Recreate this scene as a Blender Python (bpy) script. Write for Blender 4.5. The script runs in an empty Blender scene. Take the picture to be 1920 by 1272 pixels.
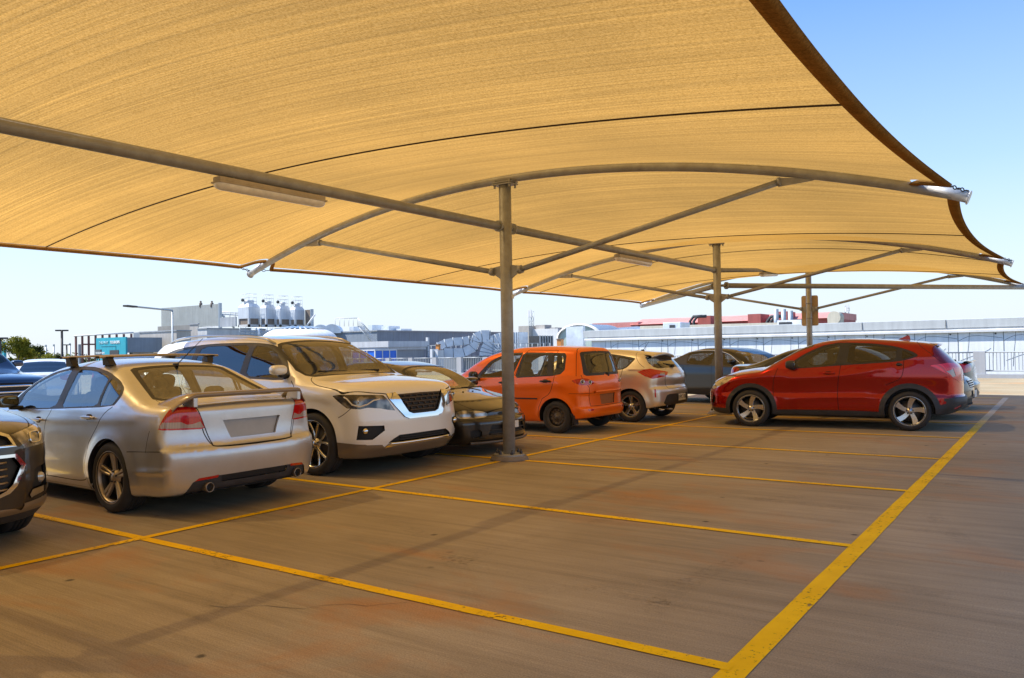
import bpy, bmesh, math, random
import numpy as np
from mathutils import Vector, Matrix, Euler
from mathutils.bvhtree import BVHTree
random.seed(7)
rng = np.random.default_rng(11)
SC = bpy.context.scene
COL = SC.collection
PI = math.pi

# ------------------------------------------------------------------ camera
CAM_F, PITCH, ROLL, YAW = 1491.97, .0136, -.0169, -.6052
CAM_O = np.array([6.1573, -3.5915, 1.4762])
def _basis():
    c, s = math.cos, math.sin
    fwd = np.array([s(YAW), c(YAW), 0]); rt = np.array([c(YAW), -s(YAW), 0]); up = np.array([0, 0, 1.])
    F = fwd*c(PITCH)+up*s(PITCH); U = -fwd*s(PITCH)+up*c(PITCH)
    return rt*c(ROLL)+U*s(ROLL), -rt*s(ROLL)+U*c(ROLL), F
CR, CU, CF = _basis()
cam = bpy.data.cameras.new('camera'); cam.sensor_width = 36; cam.lens = CAM_F/1920*36
cam.clip_start = .05; cam.clip_end = 6000
camo = bpy.data.objects.new('camera', cam); COL.objects.link(camo)
M = Matrix.Identity(4)
for i in range(3):
    M[i][0] = CR[i]; M[i][1] = CU[i]; M[i][2] = -CF[i]; M[i][3] = CAM_O[i]
camo.matrix_world = M
SC.camera = camo
def ray(x, y): return CF+CR*(x-960)/CAM_F-CU*(y-636)/CAM_F
def at(x, y, Y):                       # measured photo point carried to the wall plane at distance Y
    d = ray(x, y); return CAM_O+d*(Y-CAM_O[1])/d[1]
def atx(x, y, X):
    d = ray(x, y); return CAM_O+d*(X-CAM_O[0])/d[0]
def atz(x, y, z=0):
    d = ray(x, y); return CAM_O+d*(z-CAM_O[2])/d[2]

# ------------------------------------------------------------------ sun and sky
SUN = Vector((-.69, -.36, 1)).normalized()
sun_el = math.asin(SUN.z); sun_az = math.atan2(SUN.x, SUN.y)      # azimuth clockwise from +Y
w = bpy.data.worlds.new('World'); SC.world = w; w.use_nodes = True
nt = w.node_tree; nt.nodes.clear()
sky = nt.nodes.new('ShaderNodeTexSky'); sky.sky_type = 'NISHITA'; sky.sun_disc = False
sky.sun_elevation = sun_el; sky.sun_rotation = sun_az
sky.air_density = 1.1; sky.dust_density = 0.2; sky.ozone_density = 2.2; sky.altitude = 0
bg = nt.nodes.new('ShaderNodeBackground'); bg.inputs[1].default_value = .135
wo = nt.nodes.new('ShaderNodeOutputWorld')
tcw = nt.nodes.new('ShaderNodeTexCoord'); spw = nt.nodes.new('ShaderNodeSeparateXYZ'); nt.links.new(tcw.outputs['Generated'], spw.inputs[0])
rpw = nt.nodes.new('ShaderNodeValToRGB'); nt.links.new(spw.outputs[2], rpw.inputs[0]); el_ = rpw.color_ramp.elements      # pale air near the horizon
el_[0].position = .0; el_[0].color = (.97,)*3+(1,); el_[1].position = .42; el_[1].color = (.0,)*3+(1,); e_ = el_.new(.08); e_.color = (.78,)*3+(1,); e_ = el_.new(.2); e_.color = (.36,)*3+(1,)
mxw = nt.nodes.new('ShaderNodeMix'); mxw.data_type = 'RGBA'; nt.links.new(rpw.outputs[0], mxw.inputs[0]); mlw = nt.nodes.new('ShaderNodeMix'); mlw.data_type = 'RGBA'; mlw.blend_type = 'MULTIPLY'; mlw.inputs[0].default_value = 1; mlw.inputs[7].default_value = (.53, .75, .98, 1); nt.links.new(sky.outputs[0], mlw.inputs[6]); nt.links.new(mlw.outputs[2], mxw.inputs[6]); mxw.inputs[7].default_value = (3.4, 3.62, 3.9, 1)
nt.links.new(mxw.outputs[2], bg.inputs[0]); nt.links.new(bg.outputs[0], wo.inputs[0])
sl = bpy.data.lights.new('sun', 'SUN'); sl.energy = 4.4; sl.angle = math.radians(.5); sl.color = (1, .95, .87)
so = bpy.data.objects.new('sun', sl); COL.objects.link(so)
so.rotation_euler = SUN.to_track_quat('Z', 'Y').to_euler(); so.location = (-20, -10, 30)
vs = SC.view_settings; vs.view_transform = 'Standard'; vs.look = 'None'; vs.gamma = 1; vs.exposure = .95
SC.render.resolution_x = 1024; SC.render.resolution_y = 678
SC.cycles.max_bounces = 10; SC.cycles.transparent_max_bounces = 24
SC.cycles.diffuse_bounces = 4; SC.cycles.glossy_bounces = 4; SC.cycles.transmission_bounces = 6
SC.cycles.sample_clamp_indirect = 6

# ------------------------------------------------------------------ materials
def srgb(r, g, b):
    f = lambda c: (c/255/12.92 if c/255 <= .04045 else ((c/255+.055)/1.055)**2.4)
    return (f(r), f(g), f(b))
def c4(c): return (c[0], c[1], c[2], 1)
class NT:
    def __init__(s, name):
        s.m = bpy.data.materials.new(name); s.m.use_nodes = True; s.t = s.m.node_tree; s.t.nodes.clear()
        s.out = s.n('ShaderNodeOutputMaterial')
    def n(s, kind, **kw):
        o = s.t.nodes.new(kind)
        for k, v in kw.items():
            if k.startswith('i_'):
                key = k[2:]; key = int(key) if key.isdigit() else key
                o.inputs[key].default_value = v
            else: setattr(o, k, v)
        return o
    def l(s, a, b, ai=0, bi=0):
        s.t.links.new(a.outputs[ai], b.inputs[bi]); return b
    def coord(s, scale=(1, 1, 1), kind='Object', rot=(0, 0, 0)):
        tc = s.n('ShaderNodeTexCoord'); mp = s.n('ShaderNodeMapping')
        mp.inputs['Scale'].default_value = scale; mp.inputs['Rotation'].default_value = rot
        s.l(tc, mp, kind, 0); return mp
    def noise(s, co, scale, detail=4, rough=.55, dist=0):
        o = s.n('ShaderNodeTexNoise', i_Scale=scale, i_Detail=detail, i_Roughness=rough, i_Distortion=dist)
        s.l(co, o, 0, 'Vector'); return o
    def ramp(s, src, stops, si=0):
        r = s.n('ShaderNodeValToRGB'); el = r.color_ramp.elements
        while len(el) > 1: el.remove(el[-1])
        el[0].position = stops[0][0]; el[0].color = c4(stops[0][1]) if not isinstance(stops[0][1], (int, float)) else (stops[0][1],)*3+(1,)
        for p, c in stops[1:]:
            e = el.new(p); e.color = c4(c) if not isinstance(c, (int, float)) else (c, c, c, 1)
        s.l(src, r, si, 0); return r
    def mix(s, a, b, fac, mode='MIX'):
        o = s.n('ShaderNodeMix', data_type='RGBA', blend_type=mode)
        for v, i in ((fac, 0), (a, 6), (b, 7)):
            if isinstance(v, (int, float)): o.inputs[i].default_value = v
            elif isinstance(v, tuple): o.inputs[i].default_value = c4(v)
            else: s.t.links.new(v.outputs[2 if v.bl_idname == 'ShaderNodeMix' else 0], o.inputs[i])
        return o
    def done(s, sh): s.l(sh, s.out); return s.m
MC = {}
def pbr(name, col, rough=.5, metal=0, var=.0, vscale=6, coat=0, coat_rough=.03, bump=0, bscale=40, spec=.5, stretch=(1, 1, 1), dirt=None):
    """principled surface with procedural mottling"""
    if name in MC: return MC[name]
    N = NT(name); p = N.n('ShaderNodeBsdfPrincipled', i_Roughness=rough, i_Metallic=metal)
    p.inputs['Base Color'].default_value = c4(col); p.inputs['Specular IOR Level'].default_value = spec
    p.inputs['Coat Weight'].default_value = coat; p.inputs['Coat Roughness'].default_value = coat_rough
    co = N.coord(stretch)
    if var:
        n = N.noise(co, vscale, 5, .6)
        r = N.ramp(n, [(.25, tuple(c*(1-var) for c in col)), (.75, tuple(min(1, c*(1+var)) for c in col))])
        if dirt:
            n2 = N.noise(co, vscale*.35, 6, .65); f = N.ramp(n2, [(.45, 0), (.72, dirt[1])])
            r = N.mix(r, dirt[0], f)
            N.l(r, p, 2, 'Base Color')
        else: N.l(r, p, 0, 'Base Color')
        rr = N.n('ShaderNodeMapRange', i_3=max(.02, rough-.08), i_4=min(1, rough+.1)); N.l(n, rr); N.l(rr, p, 0, 'Roughness')
    if bump:
        n = N.noise(co, bscale, 4, .6); b = N.n('ShaderNodeBump', i_Strength=bump, i_Distance=.01); N.l(n, b, 0, 'Height'); N.l(b, p, 0, 'Normal')
    MC[name] = N.done(p); return MC[name]

# ------------------------------------------------------------------ object helpers
def tag(o, label=None, cat=None, group=None, kind=None):
    if label: o['label'] = label
    if cat: o['category'] = cat
    if group: o['group'] = group
    if kind: o['kind'] = kind
    return o
def empty(name, loc=(0, 0, 0), rz=0, parent=None):
    o = bpy.data.objects.new(name, None); COL.objects.link(o); o.location = loc; o.rotation_euler = (0, 0, rz)
    o.empty_display_size = .2
    if parent: o.parent = parent
    return o
def mesh_obj(name, verts, faces, mat, parent=None, smooth=False, mats=None, midx=None):
    me = bpy.data.meshes.new(name); me.from_pydata([tuple(v) for v in verts], [], [tuple(f) for f in faces])
    for m in (mats or [mat]): me.materials.append(m)
    if midx is not None: me.polygons.foreach_set('material_index', np.asarray(midx, dtype=np.int32))
    if smooth: me.polygons.foreach_set('use_smooth', [True]*len(me.polygons))
    me.update()
    o = bpy.data.objects.new(name, me); COL.objects.link(o)
    if parent: o.parent = parent
    return o
class MB:
    """mesh builder: boxes, tubes, lathes, prisms gathered into one mesh"""
    def __init__(s): s.v = []; s.f = []; s.sm = []
    def add(s, v, f, smooth=False):
        b = len(s.v); s.v += [tuple(map(float, p)) for p in v]; s.f += [tuple(b+i for i in q) for q in f]; s.sm += [smooth]*len(f); return s
    def box(s, lo, hi, bev=0, M4=None):
        (x0, y0, z0), (x1, y1, z1) = lo, hi
        if bev <= 0:
            v = [(x, y, z) for z in (z0, z1) for y in (y0, y1) for x in (x0, x1)]
            f = [(0, 2, 3, 1), (4, 5, 7, 6), (0, 1, 5, 4), (2, 6, 7, 3), (0, 4, 6, 2), (1, 3, 7, 5)]
        else:
            bm = bmesh.new(); bmesh.ops.create_cube(bm, size=1)
            for q in bm.verts: q.co = Vector(((x0+x1)/2+q.co.x*(x1-x0), (y0+y1)/2+q.co.y*(y1-y0), (z0+z1)/2+q.co.z*(z1-z0)))
            bmesh.ops.bevel(bm, geom=bm.edges[:], offset=bev, segments=2, affect='EDGES', profile=.6)
            bm.verts.index_update(); v = [tuple(q.co) for q in bm.verts]; f = [tuple(q.index for q in p.verts) for p in bm.faces]; bm.free()
        if M4 is not None: v = [tuple(M4 @ Vector(p)) for p in v]
        return s.add(v, f)
    def tube(s, pts, r, n=16, cap=True, closed=False):
        pts = [Vector(p) for p in pts]; m = len(pts); rr = r if hasattr(r, '__len__') else [r]*m
        T = []
        for i in range(m):
            a = pts[(i-1) % m] if (closed or i > 0) else pts[i]; b = pts[(i+1) % m] if (closed or i < m-1) else pts[i]
            T.append((b-a).normalized())
        up = Vector((0, 0, 1)) if abs(T[0].z) < .9 else Vector((1, 0, 0))
        A = T[0].cross(up).normalized(); V = []
        for i in range(m):
            A = (A-T[i]*A.dot(T[i])).normalized(); B = T[i].cross(A)
            for k in range(n):
                t = 2*PI*k/n; V.append(pts[i]+A*math.cos(t)*rr[i]+B*math.sin(t)*rr[i])
        F = []
        for i in range(m if closed else m-1):
            j = (i+1) % m
            for k in range(n): F.append((i*n+k, i*n+(k+1) % n, j*n+(k+1) % n, j*n+k))
        s.add(V, F, True)
        if cap and not closed:
            b = len(s.v)-len(V)
            s.f.append(tuple(b+k for k in range(n))[::-1]); s.f.append(tuple(b+(m-1)*n+k for k in range(n))); s.sm += [False, False]
        return s
    def lathe(s, prof, n=32, M4=None, a0=0, a1=2*PI, smooth=True, axis='Z'):
        """prof: (r, h) pairs turned about the axis"""
        full = abs(a1-a0-2*PI) < 1e-6; cnt = n if full else n+1; V = []
        for (r, h) in prof:
            for k in range(cnt):
                t = a0+(a1-a0)*k/n; c_, s_ = r*math.cos(t), r*math.sin(t)
                V.append({'Z': (c_, s_, h), 'Y': (c_, h, s_), 'X': (h, c_, s_)}[axis])
        F = []
        for i in range(len(prof)-1):
            for k in range(n):
                k2 = (k+1) % cnt
                F.append((i*cnt+k, i*cnt+k2, (i+1)*cnt+k2, (i+1)*cnt+k))
        if M4 is not None: V = [tuple(M4 @ Vector(p)) for p in V]
        return s.add(V, F, smooth)
    def prism(s, poly, d, M4=None):
        """poly: planar 3-D points, extruded by vector d"""
        n = len(poly); V = [Vector(p) for p in poly]+[Vector(p)+Vector(d) for p in poly]
        F = [tuple(range(n))[::-1], tuple(range(n, 2*n))]+[(i, (i+1) % n, n+(i+1) % n, n+i) for i in range(n)]
        if M4 is not None: V = [M4 @ p for p in V]
        return s.add(V, F)
    def sheet(s, grid):
        nu, nv = len(grid), len(grid[0]); V = [p for row in grid for p in row]
        return s.add(V, [(i*nv+j, i*nv+j+1, (i+1)*nv+j+1, (i+1)*nv+j) for i in range(nu-1) for j in range(nv-1)], True)
    def build(s, name, mat, parent=None, fixn=True, bevel=0):
        me = bpy.data.meshes.new(name); me.from_pydata(s.v, [], s.f); me.materials.append(mat)
        me.polygons.foreach_set('use_smooth', s.sm); me.update()
        if fixn:
            bm = bmesh.new(); bm.from_mesh(me); bmesh.ops.recalc_face_normals(bm, faces=bm.faces); bm.to_mesh(me); bm.free()
        o = bpy.data.objects.new(name, me); COL.objects.link(o)
        if parent: o.parent = parent
        if bevel:
            m = o.modifiers.new('bevel', 'BEVEL'); m.width = bevel; m.segments = 2; m.limit_method = 'ANGLE'
        return o
def children(o): return [c for c in bpy.data.objects if c.parent == o]
def copy_tree(o, parent=None):
    c = o.copy(); COL.objects.link(c); c.parent = parent
    for ch in KIDS.get(o.name, []): copy_tree(ch, c)
    return c
KIDS = {}
def index_kids():
    KIDS.clear()
    for o in bpy.data.objects:
        if o.parent: KIDS.setdefault(o.parent.name, []).append(o)
# ------------------------------------------------------------------ deck
ZD = 0.0
def deck_material():
    N = NT('deck_concrete'); p = N.n('ShaderNodeBsdfPrincipled')
    co = N.coord(); st = N.coord((.30, 6, 1)); st2 = N.coord((.7, 42, 1), rot=(0, 0, .03))
    n1 = N.noise(co, .45, 5, .6); base = N.ramp(n1, [(.3, (.29, .232, .145)), (.5, (.355, .288, .185)), (.72, (.42, .345, .228))])
    n2 = N.noise(st, 1.2, 8, .65); s2 = N.ramp(n2, [(.3, .78), (.5, 1.0), (.7, 1.14)])
    m = N.mix(base, s2, 1.0, 'MULTIPLY')
    n3 = N.noise(st2, 2.0, 5, .7); s3 = N.ramp(n3, [(.3, .84), (.7, 1.12)])
    m = N.mix(m, s3, 1.0, 'MULTIPLY')
    # orange dust stains
    n4 = N.noise(N.coord((.55, 1, 1)), .9, 7, .62, .4); f4 = N.ramp(n4, [(.53, 0), (.70, .62)])
    m = N.mix(m, (.46, .20, .055), f4)
    # fine grit and oil spots
    n5 = N.noise(co, 120, 3, .6); s5 = N.ramp(n5, [(.3, .74), (.7, 1.24)]); m = N.mix(m, s5, 1.0, 'MULTIPLY')
    v = N.n('ShaderNodeTexVoronoi', i_Scale=.85, i_Randomness=1.0, voronoi_dimensions='2D'); nn = N.noise(co, 9, 3); 
    mx = N.n('ShaderNodeMix', data_type='VECTOR', i_0=.04); N.t.links.new(co.outputs[0], mx.inputs[4]); N.t.links.new(nn.outputs[1], mx.inputs[5]); N.t.links.new(mx.outputs[1], v.inputs['Vector'])
    f5 = N.ramp(v, [(.012, .8), (.028, 0)]); nm = N.ramp(N.noise(co, .5, 2, .5), [(.5, 0), (.56, 1)]); f5 = N.mix(f5, nm, 1.0, 'MULTIPLY'); m = N.mix(m, (.05, .045, .04), f5)
    n6 = N.noise(co, .28, 3, .5, 1.2); f6 = N.ramp(n6, [(.62, 0), (.8, .35)]); m = N.mix(m, (.1, .085, .07), f6)
    N.l(m, p, 2, 'Base Color')
    r = N.n('ShaderNodeMapRange', i_3=.68, i_4=.9); N.l(n2, r); N.l(r, p, 0, 'Roughness')
    p.inputs['Specular IOR Level'].default_value = .14
    b = N.n('ShaderNodeBump', i_Strength=.25, i_Distance=.004); N.l(n3, b, 0, 'Height'); b2 = N.n('ShaderNodeBump', i_Strength=.3, i_Distance=.002); N.l(n5, b2, 0, 'Height'); N.l(b, b2, 0, 'Normal'); N.l(b2, p, 0, 'Normal')
    return N.done(p)
deck_m = deck_material()
g = MB()
xs = np.linspace(-60, 60, 7); ys = np.linspace(-60, 34.15, 6)
g.sheet([[(x, y, 0) for y in ys] for x in xs])
o = g.build('deck', deck_m, fixn=False); tag(o, 'brown concrete rooftop parking deck', None, None, 'structure')
# land below the deck, out to the horizon
gm = pbr('land_scrub', (.16, .15, .1), .95, var=.3, vscale=.02)
g = MB(); R_ = 5000
g.add([(-R_, -R_, -7), (R_, -R_, -7), (R_, R_, -7), (-R_, R_, -7)], [(0, 1, 2, 3)])
tag(g.build('ground', gm), 'flat land beyond the parking deck', None, None, 'structure')
# deck joints and skid marks are part of the concrete; thin saw cut joints as sheets
jm = pbr('joint_dark', (.07, .06, .05), .9)

# ------------------------------------------------------------------ painted lines
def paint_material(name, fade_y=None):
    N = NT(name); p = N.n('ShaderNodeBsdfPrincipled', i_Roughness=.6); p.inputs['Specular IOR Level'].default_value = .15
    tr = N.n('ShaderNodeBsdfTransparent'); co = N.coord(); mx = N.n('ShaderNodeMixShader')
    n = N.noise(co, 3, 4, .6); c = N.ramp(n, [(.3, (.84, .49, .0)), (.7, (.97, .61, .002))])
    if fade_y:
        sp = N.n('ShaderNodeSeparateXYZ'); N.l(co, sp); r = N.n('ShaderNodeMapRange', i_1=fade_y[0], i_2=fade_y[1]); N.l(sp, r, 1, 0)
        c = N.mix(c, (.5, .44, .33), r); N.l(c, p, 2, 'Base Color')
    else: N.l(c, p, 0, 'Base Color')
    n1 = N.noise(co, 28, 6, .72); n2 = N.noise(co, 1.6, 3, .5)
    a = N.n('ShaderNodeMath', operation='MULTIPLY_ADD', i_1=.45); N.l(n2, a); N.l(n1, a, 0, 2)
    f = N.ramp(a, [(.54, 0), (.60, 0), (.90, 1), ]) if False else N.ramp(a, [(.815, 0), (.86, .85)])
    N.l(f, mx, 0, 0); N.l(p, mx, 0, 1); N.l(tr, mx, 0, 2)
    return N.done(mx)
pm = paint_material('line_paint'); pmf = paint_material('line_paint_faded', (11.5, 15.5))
def line(x0, y0, x1, y1, wd, m, z=.004):
    a = Vector((x0, y0, 0)); b = Vector((x1, y1, 0)); d = (b-a); L_ = d.length; d.normalize(); nn = Vector((-d.y, d.x, 0))*wd/2
    k = max(2, int(L_/.35)); V = []
    for i in range(k+1):
        c = a+d*L_*i/k; j1 = random.uniform(-.003, .003); j2 = random.uniform(-.003, .003)
        V += [c+nn*(1+j1/wd*2), c-nn*(1+j2/wd*2)]
    V = [(v.x, v.y, z) for v in V]
    return V, [(2*i, 2*i+1, 2*i+3, 2*i+2) for i in range(k)]
BAY = 2.6
divs = [k*BAY for k in range(-3, 9)]
dy = {1: -.03, 4: .03}
mk = MB()
V, F = line(0, -7.9, 0, 20.9, .085, pm, .007); mk.add(V, F)
for k in range(-3, 9):
    y = k*BAY+(0 if k != 1 else .02)
    V, F = line(.0, y, 4.88, y-.02, .088, pm, .0055); mk.add(V, F)
    V, F = line(-4.88, y, 0, y, .088, pm, .0055); mk.add(V, F)
tag(mk.build('parking_lines', pm, fixn=False), 'yellow painted bay dividers and centre line', None, None, 'structure')
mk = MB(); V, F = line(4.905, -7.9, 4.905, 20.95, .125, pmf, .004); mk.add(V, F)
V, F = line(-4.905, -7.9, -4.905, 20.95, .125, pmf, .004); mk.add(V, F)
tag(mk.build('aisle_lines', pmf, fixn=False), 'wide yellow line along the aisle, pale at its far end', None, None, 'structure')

# tyre scuffs and hairline cracks worn into the concrete
def scuff_material(name, col, lo, hi):
    N = NT(name); p = N.n('ShaderNodeBsdfPrincipled', i_Roughness=.6); p.inputs['Base Color'].default_value = c4(col)
    tr = N.n('ShaderNodeBsdfTransparent'); mx = N.n('ShaderNodeMixShader'); co = N.coord(); n = N.noise(co, 26, 5, .7); n2 = N.noise(co, 1.3, 2, .5)
    m = N.mix(N.ramp(n, [(.45, 0), (.7, 1)]), N.ramp(n2, [(.4, lo), (.65, hi)]), 1.0, 'MULTIPLY')
    N.l(m, mx, 2, 0); N.l(tr, mx, 0, 1); N.l(p, mx, 0, 2); return N.done(mx)
sc_m = scuff_material('tyre_scuff', (.05, .043, .035), .0, .22); mk = MB()
for (cx, cy, r, a0, a1) in ((7.5, 1.0, 3.3, 2.3, 3.3), (7.5, 1.0, 4.85, 2.35, 3.2), (9.2, 5.0, 4.1, 2.5, 3.7), (9.0, 9.5, 5.2, 2.6, 3.5), (-.6, -3.2, 3.6, .6, 1.5), (-.6, -3.2, 5.1, .5, 1.35), (8.5, 12.5, 3.9, 2.4, 3.4), (6.0, -1.5, 3.2, 1.7, 2.6)):
    g = []
    for t in np.linspace(a0, a1, 26): g.append([(cx+(r+o_)*math.cos(t), cy+(r+o_)*math.sin(t), .0022) for o_ in (-.075, .075)])
    mk.sheet(g)
for (x0, y0, x1, y1) in ((.3, 3.6, 4.6, 3.3), (.2, 6.1, 6.2, 5.6), (.4, 8.9, 5.6, 8.5), (-4.5, 2.2, .4, 1.9), (.3, .9, 5.0, .5), (.2, 4.3, 6.3, 3.7)):
    g = [[(x0+(x1-x0)*t, y0+(y1-y0)*t+.12*math.sin(2.2*t)+o_, .0018) for o_ in (-.07, .07)] for t in np.linspace(0, 1, 16)]; mk.sheet(g)
tag(mk.build('tyre_marks', sc_m, fixn=False), 'faint dark tyre scuffs on the concrete', None, None, 'structure')
mk = MB(); R3 = random.Random(4)
for (x0, y0, dx, dy_, n_) in ((2.0, -.75, .08, .06, 12),):
    p_ = [(x0, y0)]
    for k in range(n_): p_.append((p_[-1][0]+dx+R3.uniform(-.05, .05), p_[-1][1]+dy_+R3.uniform(-.06, .06)))
    mk.sheet([[(a_, b_-.0022, .0028), (a_, b_+.0022, .0028)] for a_, b_ in p_])
tag(mk.build('hairline_cracks', jm, fixn=False), 'hairline cracks in the deck concrete', None, None, 'structure')
# ------------------------------------------------------------------ shade canopy
steel = pbr('galvanised_steel', (.33, .335, .335), .5, .3, var=.2, vscale=9, bump=.15, bscale=60, dirt=((.2, .15, .1), .35))
steel_b = pbr('galvanised_steel_sunlit', (.5, .5, .49), .42, .4, var=.12, vscale=14)  # rafter tips only: sunlight on the bare tube put into a paler steel
dark_iron = pbr('shackle_iron', (.05, .05, .05), .5, .7)
conc = pbr('grout_concrete', (.2, .17, .14), .9, var=.25, vscale=14, bump=.4)
def fabric_material(name, dens=1.0, hem=False):
    N = NT(name)
    st = N.coord((.045, 8, .3)); st2 = N.coord((.16, 62, 1)); co = N.coord()
    n1 = N.noise(st, 1.0, 6, .7); n2 = N.noise(st2, 1.0, 4, .65); n3 = N.noise(co, 75, 3, .6); n4 = N.noise(co, .35, 3, .5)
    a = N.mix(N.ramp(n1, [(.3, .84), (.7, 1.14)]), N.ramp(n2, [(.3, .74), (.7, 1.22)]), 1.0, 'MULTIPLY')
    a = N.mix(a, N.ramp(n3, [(.3, .7), (.7, 1.3)]), 1.0, 'MULTIPLY')
    a = N.mix(a, N.ramp(n4, [(.3, .82), (.7, 1.16)]), 1.0, 'MULTIPLY')
    tcol = N.mix((.54, .282, .058) if not hem else (.22, .10, .020), a, 1.0, 'MULTIPLY')
    dcol = N.mix((.34, .185, .045) if not hem else (.30, .16, .045), a, 1.0, 'MULTIPLY')
    tl = N.n('ShaderNodeBsdfTranslucent'); N.l(tcol, tl, 2, 0)
    df = N.n('ShaderNodeBsdfDiffuse'); N.l(dcol, df, 2, 0)
    m1 = N.n('ShaderNodeAddShader'); N.l(tl, m1, 0, 0)
    sc = N.n('ShaderNodeMixShader', i_0=.56); N.l(df, sc, 0, 1); N.l(tl, sc, 0, 2)
    if hem: return N.done(sc)
    tr = N.n('ShaderNodeBsdfTransparent'); tr.inputs[0].default_value = (1, .70, .32, 1)
    mm = N.n('ShaderNodeMixShader')
    f = N.ramp(n3, [(.35, .03), (.65, .13)])
    N.l(f, mm, 0, 0); N.l(sc, mm, 0, 1); N.l(tr, mm, 0, 2)
    return N.done(mm)
fab = fabric_material('shade_cloth'); hem_m = fabric_material('shade_cloth_hem', hem=True)
seam_m = pbr('seam_thread', (.06, .03, .01), .9)
YP = [-26.8, -18.8, -10.8, -2.8, 5.2, 13.2, 20.8]  # rearmost bays stand unseen behind the camera, added for reflections
def z_arch(x): return 3.845-x*x/32.6
def z_mid(x): return 3.33-.36*(x/5.1)**2
def f_surf(x, y, y0, y1):
    s = (y-y0)/(y1-y0); q = abs(2*s-1)**1.9
    return z_mid(x)*(1-q)+z_arch(x)*q
def x_edge(y, y0, y1):
    s = (y-y0)/(y1-y0); e = 5.175+.20*abs(2*s-1)**2.2
    d = min(abs(y-y0), abs(y1-y))
    if d < .27: e -= .33*(1-(d/.27)**2)**.5          # cut-out round the rafter tip
    return e
root = empty('shade_canopy', (0, 5.2, 0)); tag(root, 'tan fabric shade canopy on arched grey steel frame over the parking bays', 'canopy')
def CB(mb, name, mat, parent=root, **k):
    """build with coordinates given in world space under a parent empty at (0,5.2,0)"""
    mb.v = [(v[0], v[1]-5.2, v[2]) for v in mb.v]; return mb.build(name, mat, parent, **k)
for i in range(6):
    y0, y1 = YP[i], YP[i+1]; nu, nv = 72, 64
    ss = [.5-.5*math.cos(PI*k/nu) for k in range(nu+1)]; ss = [.5*s+.5*k/nu for k, s in enumerate(ss)]
    grid = []
    for s in ss:
        y = y0+(y1-y0)*s; e = x_edge(y, y0, y1)-.10
        row = []
        for t in np.linspace(-1, 1, nv+1):
            x = e*t; row.append((x, y, f_surf(x, y, y0, y1)))
        grid.append(row)
    mb = MB().sheet(grid); fo = CB(mb, 'fabric_panel', fab, fixn=False)
    for sg in (-1, 1):
        hm = MB(); g2 = []
        for s in ss:
            y = y0+(y1-y0)*s; e = x_edge(y, y0, y1); z = f_surf(e, y, y0, y1)
            g2.append([(sg*(e-.10), y, z+.006), (sg*(e-.05), y, z+.02), (sg*e, y, z-.01), (sg*(e-.03), y, z-.035), (sg*(e-.09), y, z-.022), (sg*(e-.115), y, z-.004)])
        hm.sheet(g2); h = CB(hm, 'hem', hem_m, fixn=False); h.parent = fo
    sm = MB(); seams = {0: [-22.4], 1: [-14.2], 2: [-6.2], 3: [1.65], 4: [9.15], 5: [14.15, 17.2]}[i]
    for ys in seams:
        xe = x_edge(ys, y0, y1)-.1
        for (a, b, z) in ((-.008, .008, -.005),):
            sm.sheet([[(x, ys+a, f_surf(x, ys, y0, y1)+z), (x, ys, f_surf(x, ys, y0, y1)+z-.012), (x, ys+b, f_surf(x, ys, y0, y1)+z)] for x in np.linspace(-xe, xe, 60)])
    s_ = CB(sm, 'seam', seam_m, fixn=False); s_.parent = fo
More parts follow.
